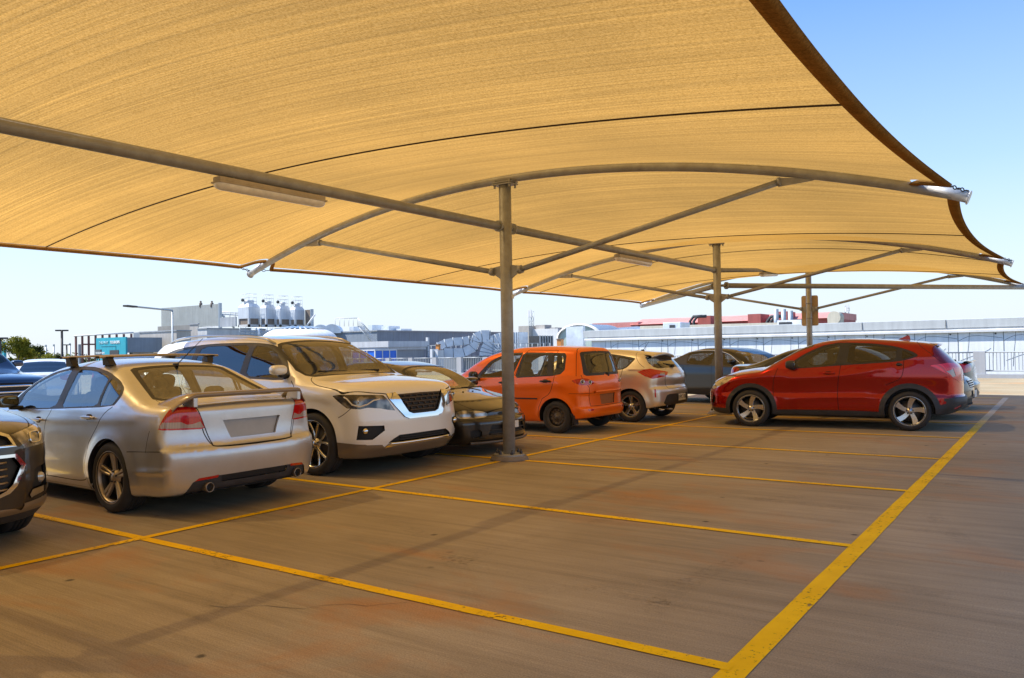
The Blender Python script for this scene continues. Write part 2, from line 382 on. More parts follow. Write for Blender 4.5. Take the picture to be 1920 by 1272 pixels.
# frame
for yi, y in enumerate(YP):
    xs = np.linspace(-5.36, 5.36, 49)
    pts = [(x, y, z_arch(x)-.065) for x in xs]
    CB(MB().tube(pts, .052, 18), 'rafter', steel)
    for sg in (-1, 1):
        tp = MB(); ca = Vector((sg*5.36, y, z_arch(5.36)-.065)); cb = Vector((sg*5.44, y, z_arch(5.44)-.07))
        tp.tube([ca-(cb-ca).normalized()*.28, cb], .0545, 18)
        tp.tube([cb, cb+(cb-ca).normalized()*.012], .068, 18)
        CB(tp, 'rafter_tip', steel_b)
    for sg in (-1, 1):
        for dd in (-1, 1):
            sh = MB(); a = Vector((sg*5.44, y, z_arch(5.44)-.01)); b = Vector((sg*5.31, y+dd*.31, z_arch(5.35)-.02))
            for q in range(5):
                c = a.lerp(b, (q+.5)/5); r = .018; hz = (b-a).normalized(); 
                ax = Vector((0, 0, 1)) if q % 2 else hz.cross(Vector((0, 0, 1)))
                sh.tube([c+hz*math.cos(t)*.03+ax*math.sin(t)*r for t in np.linspace(0, 2*PI, 9)[:-1]], .0055, 6, closed=True)
            CB(sh, 'shackle_chain', dark_iron)
    # post
    po = MB().tube([(0, y, .084), (0, y, 3.70)], .083, 28); post = CB(po, 'post', steel)
    b = MB().lathe([(0, .058), (.205, .058), (.205, .08), (.2, .084), (0, .084)], 36, Matrix.Translation((0, y, 0)), smooth=False); bp = CB(b, 'base_plate', steel); bp.parent = post
    b = MB().lathe([(0, .0), (.262, .002), (.257, .015), (.238, .052), (.23, .058), (0, .058)], 28, Matrix.Translation((0, y, 0)))
    b.v = [(v[0], v[1], v[2]) for v in b.v]; b = CB(b, 'grout_pad', conc); b.parent = post
    bl = MB()
    for k in range(6):
        t = k*PI/3+.3; cx, cy = .165*math.cos(t), y+.165*math.sin(t)
        bl.tube([(cx, cy, .07), (cx, cy, .145)], .012, 8); bl.lathe([(0, .085), (.024, .085), (.024, .112), (0, .112)], 6, Matrix.Translation((cx, cy, 0)), smooth=False)
    bl = CB(bl, 'anchor_bolts', dark_iron if False else pbr('bolt_steel', (.07, .07, .08), .5, .6)); bl.parent = post
    b = MB(); b.box((-.15, y-.1, 3.70), (.15, y+.1, 3.718), .004); b.box((-.15, y-.1, 3.725), (.15, y+.1, 3.743), .004)
    for sx in (-1, 1):
        for sy in (-1, 1): b.lathe([(0, 3.66), (.016, 3.66), (.016, 3.77), (0, 3.77)], 6, Matrix.Translation((sx*.12, y+sy*.07, 0)), smooth=False)
    b = CB(b, 'head_plate', steel); b.parent = post
    for sg in (-1, 1):
        a = Vector((sg*.10, y, 2.52)); e = Vector((sg*3.72, y, z_arch(3.72)-.15)); d = (e-a).normalized()
        m = MB().tube([a+d*.12, e-d*.06], .036, 16); m.tube([a+d*.1, a+d*.16], .055, 16); m.tube([e-d*.08, e-d*.05], .05, 16)
        # gusset plates
        m.prism([(sg*.07, y-.006, 2.42), (sg*.07, y-.006, 2.62), (sg*.22, y-.006, 2.60), (sg*.22, y-.006, 2.52)], (0, .012, 0))
        m.prism([tuple(e-d*.08+Vector((0, -.006, -.05))), tuple(e-d*.08+Vector((0, -.006, .05))), (sg*4.05, y-.006, z_arch(4.05)-.1), (sg*4.0, y-.006, z_arch(4.0)-.13)], (0, .012, 0))
        CB(m, 'brace', steel)
ends = [(-2.8, 5.2), (5.2, 13.2), (-10.8, -2.8), (-18.8, -10.8), (-26.8, -18.8)]
for a, b in ends:
    m = MB().tube([(0, a+.16, 3.13), (0, b-.14, 3.13)], .057, 20)
    for yy, s in ((a+.083, 1), (b-.083, -1)):
        m.tube([(0, yy, 3.13), (0, yy+s*.09, 3.13)], .03, 12); m.tube([(0, yy+s*.07, 3.13), (0, yy+s*.10, 3.13)], .075, 20)
    CB(m, 'ridge_beam', steel)
CB(MB().tube([(0, 13.3, 3.14), (0, 20.72, 3.70)], .05, 18), 'ridge_beam', steel)
for sg in (-1, 1):
    a = Vector((sg*.06, 13.26, 2.80)); b = Vector((sg*5.40, 20.78, 2.86)); d = (b-a).normalized()
    m = MB().tube([a+d*.13, b], .057, 20); m.tube([a+d*.02, a+d*.13], .03, 10); m.tube([a+d*.12, a+d*.16], .08, 18)
    CB(m, 'corner_beam', steel)
sm_ = MB().box((.083, 5.19, 2.165), (.10, 5.23, 2.215)); CB(sm_, 'tag', pbr('tag_white', (.7, .7, .68), .5))
# hanging tube lights
lens_m = None
def tube_light(y0, y1, za, zb, label):
    r = empty('tube_light', (0, (y0+y1)/2, (za+zb)/2)); tag(r, label, 'light fitting', 'tube lights under the canopy beam')
    L_ = y1-y0; sl_ = math.atan2(zb-za, L_); r.rotation_euler = (sl_, 0, 0)
    m = MB(); m.box((-.055, -L_/2+.01, .01), (.055, L_/2-.01, .055), .012); m.box((-.07, -L_/2, -.004), (.07, L_/2, .012), .004)
    m.build('housing', pbr('fitting_plastic', (.42, .36, .27), .6, var=.2, vscale=10), r)
    g3 = []
    for yy, sc in ((-L_/2, .02), (-L_/2+.012, .8), (-L_/2+.05, 1), (L_/2-.05, 1), (L_/2-.012, .8), (L_/2, .02)):
        g3.append([(.062*sc*math.cos(t), yy, -.004-.058*sc*math.sin(t)) for t in np.linspace(0, PI, 13)])
    MB().sheet(g3).build('diffuser', pbr('fitting_lens', (.86, .84, .78), .3, var=.15, vscale=12, coat=.3), r)
    m = MB()
    for yy in (-L_/2+.18, L_/2-.18): m.box((-.02, yy-.012, .05), (.02, yy+.012, .115), .003)
    m.build('bracket', steel, r)
tube_light(.72, 1.97, 3.01, 3.01, 'long white tube light under the near beam, at the upper left')
tube_light(8.45, 9.78, 3.01, 3.01, 'tube light under the beam between the two nearer posts')
tube_light(16.3, 17.6, 3.255, 3.355, 'small tube light under the far sloping beam before the post with the plate')
# plate on the far post
r = empty('sign_plate', (0, 20.89, 2.49)); tag(r, 'tan back of a tall rounded sign plate on the far post', 'sign')
pts = []
for cx, cz, a in ((.19, .40, 0), (-.19, .40, 90), (-.19, -.40, 180), (.19, -.40, 270)):
    for t in (0, 30, 60, 90): pts.append((cx+.05*math.cos(math.radians(a+t)), 0, cz+.05*math.sin(math.radians(a+t))))
MB().prism(pts, (0, .004, 0)).build('plate', pbr('sign_back', (.50, .36, .21), .6, var=.1), r)
m = MB()
for z in (-.22, .22): m.lathe([(.088, z-.012), (.088, z+.012), (.093, z+.012), (.093, z-.012), (.088, z-.012)], 24, Matrix.Translation((0, -.09, 0)))
m.build('strap', steel, r)
# ------------------------------------------------------------------ vehicle shell modelling
def pchip(pts):
    """monotone cubic through (x, y) points, vectorised"""
    X = np.array([p[0] for p in pts], float); Y = np.array([p[1] for p in pts], float)
    if len(X) == 1: return lambda x: np.full(np.shape(x), Y[0])
    h = np.diff(X); d = np.diff(Y)/h; m = np.zeros(len(X))
    if len(X) > 2:
        for i in range(1, len(X)-1):
            if d[i-1]*d[i] > 0:
                w1, w2 = 2*h[i]+h[i-1], h[i]+2*h[i-1]; m[i] = (w1+w2)/(w1/d[i-1]+w2/d[i])
    m[0] = d[0]; m[-1] = d[-1]
    def f(x):
        x = np.asarray(x, float); xc = np.clip(x, X[0], X[-1]); i = np.clip(np.searchsorted(X, xc)-1, 0, len(X)-2)
        t = (xc-X[i])/h[i]; t2 = t*t; t3 = t2*t
        return (2*t3-3*t2+1)*Y[i]+(t3-2*t2+t)*h[i]*m[i]+(-2*t3+3*t2)*Y[i+1]+(t3-t2)*h[i]*m[i+1]
    return f
def smax(a, b, k):
    h = np.maximum(k-np.abs(a-b), 0); return np.maximum(a, b)+h*h/(4*k)
def smin(a, b, k): return -smax(-a, -b, k)
def sstep(x, a, b):
    t = np.clip((x-a)/(b-a), 0, 1); return t*t*(3-2*t)
def chaikin(P, it=2, q=.25):
    P = [np.array(p, float) for p in P]
    for _ in range(it):
        Q = []
        for i in range(len(P)):
            a, b = P[i], P[(i+1) % len(P)]; Q += [a*(1-q)+b*q, a*q+b*(1-q)]
        P = Q
    return [tuple(p) for p in P]
def inside(poly, U, V):
    c = np.zeros(len(U), bool); n = len(poly)
    for i in range(n):
        x1, y1 = poly[i]; x2, y2 = poly[(i+1) % n]
        if y1 == y2: continue
        t = ((y1 > V) != (y2 > V)) & (U < (x2-x1)*(V-y1)/(y2-y1)+x1); c ^= t
    return c
class Shell:
    def __init__(s, S):
        s.S = S; s.L = S['L']; s.hw = S['hw']
        g = lambda k, d=None: pchip(S.get(k, d))
        s.top = g('top'); s.crown = g('crown', [(0, .05)]); s.front = g('front'); s.rear = g('rear')
        s.belt = g('belt'); s.plan = g('plan'); s.sec = g('sec'); s.tum = g('tumble', [(0, 0), (.1, .02), (.5, .2), (.7, .33)])
        s.bot = g('bot', [(0, .2)]); s.kt = g('kt', [(0, .09)])
        s.cf, s.pf = S.get('cf', (.32, 2.6)); s.cr, s.pr = S.get('cr', (.22, 3.0))
        s.kf, s.kr = S.get('kf', .10), S.get('kr', .09)
        s.wx = S['axles']; s.Ra = S['Ra']; s.R = S['R']; s.fl = S.get('flare', .015); s.yin = S.get('yin', s.hw-.27)
        s.extra = S.get('extra')
        s.cre = [(pchip(p), a, w_, x0, x1) for (p, a, w_, x0, x1) in S.get('creases', [])]
        s.boxes = S.get('pockets', [])
    def ys(s, x, z):
        zb = s.belt(x); d = np.maximum(z-zb, 0)
        y = s.hw*s.plan(x)-s.sec(z-(zb-S0)*np.clip((z-.5)/.4, 0, 1) if False else z)-s.tum(d)
        for i, xw in enumerate(s.wx):
            r = np.hypot(x-xw, z-s.R); y = y+s.fl*np.exp(-np.clip((r-s.Ra-.005)/.075, 0, 9)**2)*np.clip(1.3-(z-s.R)/(s.Ra*1.25), 0, 1)
        for f, a, w_, x0, x1 in s.cre:
            e = (z-f(x)); fade = sstep(x, x0, x0+.25)*(1-sstep(x, x1-.25, x1))
            y = y+a*fade*np.where(e > 0, np.exp(-(e/w_)**2), np.exp(-(e/(w_*.7))**2)*1.0)
        return y
    def F(s, x, y, z):
        y = np.abs(y); e = .004
        zt = s.top(x); dz = (s.top(x+e)-s.top(x-e))/(2*e)
        cr = s.crown(x)*(y/s.hw)**2
        ft = (z-zt+cr)/np.sqrt(1+dz*dz)
        ysd = s.ys(x, z); dy = (s.ys(x, z+e)-s.ys(x, z-e))/(2*e)
        fs = (y-ysd)/np.sqrt(1+np.minimum(dy*dy, 4))
        xf = s.front(z); dxf = (s.front(z+e)-s.front(z-e))/(2*e); pl = s.cf*(y/s.hw)**s.pf; dpl = s.cf*s.pf/s.hw*(y/s.hw)**(s.pf-1)
        ff = (xf+pl-x)/np.sqrt(1+dxf*dxf+dpl*dpl)
        xr = s.rear(z); dxr = (s.rear(z+e)-s.rear(z-e))/(2*e); pl = s.cr*(y/s.hw)**s.pr; dpl = s.cr*s.pr/s.hw*(y/s.hw)**(s.pr-1)
        fr = (x-(s.L-xr-pl))/np.sqrt(1+dxr*dxr+dpl*dpl)
        f = smax(fs, ft, s.kt(x)); f = smax(f, ff, s.kf); f = smax(f, fr, s.kr)
        f = smax(f, s.bot(x)-z, .03)
        if s.extra: f = s.extra(s, f, x, y, z)
        for xw in s.wx:
            r = np.hypot(x-xw, z-s.R); fc = np.minimum(s.Ra-r, y-s.yin); f = smax(f, fc, .012)
        return f
    def grad(s, P, e=.002):
        x, y, z = P.T; g = np.stack([s.F(x+e, y, z)-s.F(x-e, y, z), s.F(x, y+e, z)-s.F(x, y-e, z), s.F(x, y, z+e)-s.F(x, y, z-e)], 1)/(2*e)
        return g
    def solve(s, o, d, t0, t1, n=400):
        """first crossing from outside along o+t d"""
        t = np.linspace(t0, t1, n); P = np.asarray(o)[None]+t[:, None]*np.asarray(d)[None]
        v = s.F(P[:, 0], P[:, 1], P[:, 2]); k = np.where(v < 0)[0]
        if len(k) == 0: return None
        k = k[0]
        if k == 0: return P[0]
        a, b = v[k-1], v[k]; q = a/(a-b); return P[k-1]*(1-q)+P[k]*q
    def on_side(s, x, z): return s.solve((x, s.hw+.15, z), (0, -1, 0), 0, s.hw)
    def on_front(s, y, z): return s.solve((-.3, y, z), (1, 0, 0), 0, s.L*.6, 900)
    def on_rear(s, y, z): return s.solve((s.L+.3, y, z), (-1, 0, 0), 0, s.L*.6, 900)
    def on_top(s, x, y): return s.solve((x, y, 2.4), (0, 0, -1), 0, 2)
    def mesh(s, h):
        zmax = float(np.max(s.top(np.linspace(0, s.L, 80))))+.06+s.S.get('zpad', 0); zmin = float(np.min(s.bot(np.linspace(0, s.L, 40))))-.06
        X = np.arange(-.08, s.L+.1+s.S.get('xpad', 0), h); Y = (np.arange(int((s.hw+.1)/h)+2)-.5)*h; Z = np.arange(zmin, zmax, h)
        G = s.F(X[:, None, None]+0*Y[None, :, None]+0*Z[None, None, :], Y[None, :, None]+0*X[:, None, None]+0*Z, Z[None, None, :]+0*X[:, None, None]+0*Y[None, :, None])
        G[G == 0] = 1e-9; nx, ny, nz = G.shape; I = G < 0
        c = np.zeros((nx-1, ny-1, nz-1)); acc = np.zeros((nx-1, ny-1, nz-1, 3))
        pos = [X, Y, Z]
        def edge(ax):
            sl0 = [slice(None)]*3; sl1 = [slice(None)]*3; sl0[ax] = slice(0, -1); sl1[ax] = slice(1, None)
            a, b = G[tuple(sl0)], G[tuple(sl1)]; cr = I[tuple(sl0)] != I[tuple(sl1)]
            t = np.where(cr, a/np.where(a == b, 1, a-b), 0); return cr, t
        E = [edge(i) for i in range(3)]
        for ax in range(3):
            cr, t = E[ax]; o = [i for i in range(3) if i != ax]
            P = np.zeros(cr.shape+(3,))
            for i in range(3):
                sh = [1, 1, 1]; sh[i] = cr.shape[i]
                P[..., i] = (pos[i][:cr.shape[i]]).reshape(sh)
            P[..., ax] += t*h
            P *= cr[..., None]
            for d0 in (0, 1):
                for d1 in (0, 1):
                    sl = [slice(None)]*3; sl[o[0]] = slice(d0, cr.shape[o[0]]-1+d0); sl[o[1]] = slice(d1, cr.shape[o[1]]-1+d1)
                    c += cr[tuple(sl)]; acc += P[tuple(sl)]
        idx = -np.ones(c.shape, int); m = c > 0; idx[m] = np.arange(m.sum()); V = acc[m]/c[m][:, None]
        jj = np.nonzero(m)[1]; V[jj == 0, 1] = 0
        Fs = []
        for ax in range(3):
            cr, t = E[ax]; o = [(ax+1) % 3, (ax+2) % 3]
            ii = np.array(np.nonzero(cr)).T
            ok = (ii[:, o[0]] > 0) & (ii[:, o[1]] > 0) & (ii[:, o[0]] < c.shape[o[0]]) & (ii[:, o[1]] < c.shape[o[1]]); ii = ii[ok]
            q = []
            for (a, b) in ((-1, -1), (0, -1), (0, 0), (-1, 0)):
                k = ii.copy(); k[:, o[0]] += a; k[:, o[1]] += b; q.append(idx[k[:, 0], k[:, 1], k[:, 2]])
            q = np.array(q).T; ins = I[ii[:, 0], ii[:, 1], ii[:, 2]]
            q[~ins] = q[~ins][:, ::-1]; Fs.append(q)
        Q = np.concatenate(Fs); Q = Q[(Q >= 0).all(1)]
        y0 = V[:, 1] == 0
        for _ in range(3):
            f = s.F(*V.T); g = s.grad(V); n2 = np.maximum((g*g).sum(1), .05); st = -(f/n2)[:, None]*g
            L_ = np.linalg.norm(st, axis=1); st *= np.minimum(1, h*.6/np.maximum(L_, 1e-9))[:, None]
            V = V+st; V[y0, 1] = 0
        V[~y0, 1] = np.maximum(V[~y0, 1], h*.2)
        s.rim = np.zeros(len(V), bool)
        for xw in s.wx:                                   # settle the shell on a true circular arch lip
            dx, dz = V[:, 0]-xw, V[:, 2]-s.R; r = np.hypot(dx, dz); ysd = s.ys(V[:, 0], V[:, 2])
            k = (np.abs(r-s.Ra) < h*.75) & (V[:, 1] > ysd-h*.8) & (V[:, 2] > s.bot(V[:, 0])+.02)
            if k.any():
                q = s.Ra/np.maximum(r[k], 1e-6); V[k, 0] = xw+dx[k]*q; V[k, 2] = s.R+dz[k]*q; V[k, 1] = s.ys(V[k, 0], V[k, 2])-.002; s.rim |= k
        return V, Q
def view_uv(P, a):
    if a == 'T': return P[..., 0], P[..., 1]
    t = math.radians(a)
    return P[..., 0]*math.cos(t)+P[..., 1]*math.sin(t), P[..., 2]
def cut(bm, poly, a):
    """split shell faces along a closed outline seen from angle a (0 side, 90 front, -90 rear, 'T' top)"""
    P = np.array(poly, float); lo, hi = P.min(0)-.01, P.max(0)+.01
    if a == 'T': ux, uv = (1, 0, 0), (0, 1, 0); d = Vector((0, 0, 1))
    else:
        t = math.radians(a); ux, uv = (math.cos(t), math.sin(t), 0), (0, 0, 1); d = Vector((-math.sin(t), math.cos(t), 0))
    U = Vector(ux); W = Vector(uv)
    def bb(f):
        us = [v.co.dot(U) for v in f.verts]; vs_ = [v.co.dot(W) for v in f.verts]; return (min(us), max(us), min(vs_), max(vs_))
    cand = {}
    u0, v0_ = lo; u1, v1_ = hi
    for f in bm.faces:
        c = f.verts[0].co; u, v = c.dot(U), c.dot(W)
        if u0-.05 < u < u1+.05 and v0_-.05 < v < v1_+.05 and f.normal.dot(d) > .03: cand[f] = bb(f)
    n = len(P)
    for i in range(n):
        p, q = P[i], P[(i+1) % n]; e = q-p; L_ = math.hypot(e[0], e[1])
        if L_ < 1e-5: continue
        nn = U*float(-e[1]/L_)+W*float(e[0]/L_); co = U*float(p[0])+W*float(p[1]); ex, ey = float(e[0]/L_), float(e[1]/L_)
        a0, a1 = min(p[0], q[0])-1e-4, max(p[0], q[0])+1e-4; b0, b1 = min(p[1], q[1])-1e-4, max(p[1], q[1])+1e-4
        near = [f for f, k in cand.items() if k[0] < a1 and k[1] > a0 and k[2] < b1 and k[3] > b0]
        sel = []; k0 = float(p[0]*ex+p[1]*ey); px_, py_ = float(p[0]), float(p[1])
        for f in near:
            mn, mxx, t0, t1 = 1e9, -1e9, 1e9, -1e9
            for vt in f.verts:
                u, v = vt.co.dot(U), vt.co.dot(W); ds = -(u-px_)*ey+(v-py_)*ex; t = u*ex+v*ey-k0
                if ds < mn: mn = ds
                if ds > mxx: mxx = ds
                if t < t0: t0 = t
                if t > t1: t1 = t
            if mn < -1e-5 and mxx > 1e-5 and t1 > -1e-4 and t0 < L_+1e-4: sel.append(f)
        if not sel: continue
        geom = list({v for f in sel for v in f.verts})+list({x for f in sel for x in f.edges})+sel
        for f in sel: cand.pop(f, None)
        r = bmesh.ops.bisect_plane(bm, geom=geom, dist=1e-6, plane_co=co, plane_no=nn)
        new = {g for g in r['geom'] if isinstance(g, bmesh.types.BMFace)}
        for g in r['geom_cut']: new.update(g.link_faces)
        new.update(f for f in sel if f.is_valid)
        for f in new:
            if f.is_valid: cand[f] = bb(f)
def strip(pts, w_=.008, closed=False):
    """closed outline of a thin band along a polyline"""
    P = [np.array(p, float) for p in pts]; n = len(P); A, B = [], []
    for i in range(n):
        a = P[max(i-1, 0)]; b = P[min(i+1, n-1)]; t = (b-a)/np.hypot(*(b-a)); k = np.array((-t[1], t[0]))*w_/2; A.append(P[i]+k); B.append(P[i]-k)
    return [tuple(p) for p in A+B[::-1]]
def curve2(pts, n=8):
    """Catmull-Rom through 2-D points"""
    P = [np.array(p, float) for p in pts]; P = [2*P[0]-P[1]]+P+[2*P[-1]-P[-2]]; R = []
    for i in range(1, len(P)-2):
        for k in range(n):
            t = k/n; a, b, c, d = P[i-1:i+3]
            R.append(.5*((2*b)+(-a+c)*t+(2*a-5*b+4*c-d)*t*t+(-a+3*b-3*c+d)*t**3))
    R.append(P[-2]); return [tuple(r) for r in R]
def superell(c, r, e=(.5, .5), M4=None, nu=20, nv=12):
    V = []; F = []
    sg = lambda v, p: math.copysign(abs(v)**p, v)
    for j in range(nv+1):
        b = -PI/2+PI*j/nv
        for i in range(nu):
            a = 2*PI*i/nu
            V.append(Vector((r[0]*sg(math.cos(b), e[1])*sg(math.cos(a), e[0]), r[1]*sg(math.cos(b), e[1])*sg(math.sin(a), e[0]), r[2]*sg(math.sin(b), e[1]))))
    for j in range(nv):
        for i in range(nu): F.append((j*nu+i, j*nu+(i+1) % nu, (j+1)*nu+(i+1) % nu, (j+1)*nu+i))
    if M4 is not None: V = [M4 @ v for v in V]
    c = Vector(c); return [v+c for v in V], F

# ---- materials for vehicles
def glass_mat(name, tint, spec=1.0):
    if name in MC: return MC[name]
    N = NT(name); tr = N.n('ShaderNodeBsdfTransparent'); tr.inputs[0].default_value = c4(tint)
    gl = N.n('ShaderNodeBsdfGlossy', i_Roughness=.0); gl.inputs[0].default_value = (spec, spec, spec, 1)
    lw = N.n('ShaderNodeLayerWeight', i_Blend=.5); pw = N.n('ShaderNodeMath', operation='POWER', i_1=4.0); N.l(lw, pw, 1, 0)
    mr = N.n('ShaderNodeMapRange', i_3=.07, i_4=1.0); N.l(pw, mr); mx = N.n('ShaderNodeMixShader'); N.l(mr, mx, 0, 0); N.l(tr, mx, 0, 1); N.l(gl, mx, 0, 2)
    MC[name] = N.done(mx); return MC[name]
def paint(name, col, metal=.6, rough=.35, flake=.06, dust=.0, coat=1.0):
    if name in MC: return MC[name]
    N = NT(name); p = N.n('ShaderNodeBsdfPrincipled', i_Roughness=rough, i_Metallic=metal)
    p.inputs['Coat Weight'].default_value = coat; p.inputs['Coat Roughness'].default_value = .02+dust*.25
    co = N.coord(); n = N.noise(co, 900, 2, .5); n2 = N.noise(co, 3, 5, .65)
    c = N.ramp(n, [(.35, tuple(v*(1-flake) for v in col)), (.65, tuple(v*(1+flake) for v in col))])
    if dust:
        f = N.ramp(n2, [(.4, dust*.25), (.7, dust)]); c = N.mix(c, (.33, .25, .17), f); N.l(c, p, 2, 'Base Color')
        mr = N.n('ShaderNodeMapRange', i_3=.02, i_4=.02+dust*.5); N.l(n2, mr); N.l(mr, p, 0, 'Coat Roughness')
    else: N.l(c, p, 0, 'Base Color')
    MC[name] = N.done(p); return MC[name]
black_pl = pbr('black_plastic', (.02, .02, .021), .5, var=.3, vscale=8)
dark_pl = pbr('trim_plastic', (.035, .035, .037), .55, var=.25, vscale=8)
gap_m = pbr('panel_gap', (.006, .006, .006), .9)
rubber = pbr('tyre_rubber', (.028, .026, .024), .75, var=.3, vscale=9, bump=.2, bscale=90)
chrome = pbr('chrome', (.8, .8, .8), .07, 1)
mesh_m = pbr('grille_black', (.01, .01, .01), .6)
interior_m = pbr('interior_cloth', (.045, .04, .036), .9, var=.15)
interior_l = pbr('interior_beige', (.16, .145, .125), .85, var=.1)
liner_m = pbr('headliner', (.17, .16, .145), .95)
disc_m = pbr('brake_disc', (.09, .085, .08), .5, .8); barrel_m = pbr('wheel_barrel', (.035, .03, .026), .5, .5)  # dark barrel puts the shade between the spokes into its colour
plate_m = pbr('plate_white', (.72, .72, .68), .35)
glass_clear = glass_mat('glass_clear', (.66, .70, .68))
glass_dark = glass_mat('glass_dark', (.16, .16, .17))
lamp_lens = glass_mat('lamp_lens', (.9, .9, .9), .9)
def lamp_mat(name, col, rough=.1, emit=0):
    if name in MC: return MC[name]
    N = NT(name); p = N.n('ShaderNodeBsdfPrincipled', i_Roughness=rough); p.inputs['Coat Weight'].default_value = 1; p.inputs['Coat Roughness'].default_value = .01
    co = N.coord((1, 1, 1)); wv = N.n('ShaderNodeTexWave', i_Scale=28, bands_direction='Y', i_Distortion=.4); N.l(co, wv, 0, 0)
    c = N.ramp(wv, [(.0, tuple(v*.55 for v in col)), (1, col)]); N.l(c, p, 0, 'Base Color')
    MC[name] = N.done(p); return MC[name]
red_lamp = lamp_mat('tail_lamp_red', (.62, .004, .006)); clear_lamp = lamp_mat('lamp_clear', (.50, .40, .38)); amber_lamp = lamp_mat('lamp_amber', (.6, .2, .02))
def head_mat(nm, lo, mid, hi):
    N = NT(nm); p = N.n('ShaderNodeBsdfPrincipled', i_Roughness=.2, i_Metallic=.6); p.inputs['Coat Weight'].default_value = 1
    co = N.coord(); n = N.noise(co, 9, 1, .4, .3); c = N.ramp(n, [(.36, lo), (.5, mid), (.66, hi)]); N.l(c, p, 0, 'Base Color')
    return N.done(p)
head_m = head_mat('headlamp_inner', (.16, .15, .13), (.38, .34, .28), (.55, .50, .42)); head_dark = head_mat('headlamp_dark', (.02, .02, .022), (.06, .055, .05), (.30, .27, .22)); head_pale = head_mat('headlamp_pale', (.14, .13, .10), (.46, .43, .36), (.66, .63, .55))

def make_wheel(name, R, wd, rr, style, parent, loc, side, rim_m, tyre_w=None):
    """wheel group: tyre and rim; outer face towards +Y*side"""
    e = empty(name, loc, 0, parent); hw_ = wd/2
    pr = [(rr-.012, -hw_+.012), (rr+.006, -hw_+.004), (rr+(R-rr)*.45, -hw_-.006), (R-.028, -hw_+.006), (R-.010, -hw_+.022), (R-.002, -hw_+.045)]
    for y in np.linspace(-hw_+.045, hw_-.045, 5)[1:-1]: pr += [(R, y-.006), (R-.007, y-.003), (R-.007, y+.003), (R, y+.006)]
    pr += [(R-.002, hw_-.045), (R-.010, hw_-.022), (R-.028, hw_-.006), (rr+(R-rr)*.45, hw_+.006), (rr+.006, hw_-.004), (rr-.012, hw_-.012)]
    m = MB().lathe(pr, 56, axis='Y'); m.build('tyre', rubber, e, fixn=True)
    S1 = side
    yo = hw_-.012
    m = MB().lathe([(rr-.012, -yo), (rr-.02, yo-.09), (rr-.024, yo-.035), (rr-.01, yo-.03), (rr-.008, -yo)], 56, axis='Y')
    if S1 < 0: m.v = [(x, -y, z) for x, y, z in m.v]
    m.build('wheel_barrel', barrel_m, e)
    m = MB(); m.lathe([(rr-.022, yo-.036), (rr-.02, yo-.01), (rr-.010, yo), (rr+.004, yo+.008), (rr+.008, yo), (rr-.008, yo-.03)], 56, axis='Y')
    kind = style[0]
    def spoke(a, r0, r1, w0, w1, d0, d1, tw=0, th=.03):
        V = []; K = 7
        for i in range(K):
            t = i/(K-1); r = r0+(r1-r0)*t; wv = w0+(w1-w0)*t; d = d0+(d1-d0)*(t**1.6); aa = a+tw*t
            ca, sa = math.cos(aa), math.sin(aa)
            for (o, yy) in ((-wv/2, d-th), (-wv/2, d-.008), (-wv/2+.007, d), (wv/2-.007, d), (wv/2, d-.008), (wv/2, d-th)):
                V.append((r*ca-o*sa, yy, r*sa+o*ca))
        F = []
        for i in range(K-1):
            for k in range(5): F.append((i*6+k, i*6+k+1, (i+1)*6+k+1, (i+1)*6+k))
        m.add(V, F)
    yh = yo-.035
    if kind == 'steel':
        m.lathe([(rr-.03, yo-.055), (rr-.045, yo-.05), (rr-.055, yo-.03), (rr-.075, yo-.045), (rr*.42, yo-.06), (rr*.36, yo-.028), (.035, yo-.03), (.032, yo-.012), (0, yo-.012)], 48, axis='Y')
    else:
        n, mode, w0, w1, tw = style[1:]
        for k in range(n):
            a = 2*PI*k/n+PI/2
            if mode == 'pair':
                dlt = style_gap.get(n, .15)*1.12
                for q in (-1, 1): spoke(a+q*dlt*.9, .045, rr-.02, w0, w1, yh, yo-.012, -q*dlt*.35)
            elif mode == 'vee':
                for q in (-1, 1): spoke(a+q*.05, .05, rr-.02, w0, w1, yh, yo-.012, q*.26)
            else: spoke(a, .05, rr-.018, w0, w1, yh, yo-.012, tw)
        m.lathe([(0, yh+.012), (.03, yh+.012), (.034, yh+.002), (.07, yh-.004), (.078, yh-.03)], 28, axis='Y')
    if S1 < 0: m.v = [(x, -y, z) for x, y, z in m.v]
    rim = m.build('rim', rim_m, e)
    m = MB().lathe([(.0, yo-.075), (rr*.74, yo-.075), (rr*.74, yo-.095), (0, yo-.095)], 36, axis='Y')
    if S1 < 0: m.v = [(x, -y, z) for x, y, z in m.v]
    m.build('brake_disc', disc_m, e)
    m = MB(); nl = 5
    for k in range(nl):
        a = 2*PI*k/nl+.3; c_ = (.052*math.cos(a), 0, .052*math.sin(a))
        m.lathe([(0, yh+.014), (.009, yh+.014), (.011, yh-.005)], 6, Matrix.Translation(Vector(c_)), axis='Y')
    if kind == 'steel':
        if S1 < 0: m.v = [(x, -y, z) for x, y, z in m.v]
        m.build('wheel_nuts', black_pl, e); m = MB()
        for k in range(12):
            a = 2*PI*k/12; c_ = Vector(((rr-.063)*math.cos(a), 0, (rr-.063)*math.sin(a)))
            m.lathe([(0, yo-.028), (.014, yo-.028), (.014, yo-.045)], 10, Matrix.Translation(c_), axis='Y')
    else: m.lathe([(rr-.045, yo-.1), (rr-.045, -yo)], 40, axis='Y')
    if S1 < 0: m.v = [(x, -y, z) for x, y, z in m.v]
    m.build('wheel_slots' if kind == 'steel' else 'wheel_nuts', black_pl, e)
    return e
style_gap = {5: .17, 6: .14, 7: .11}

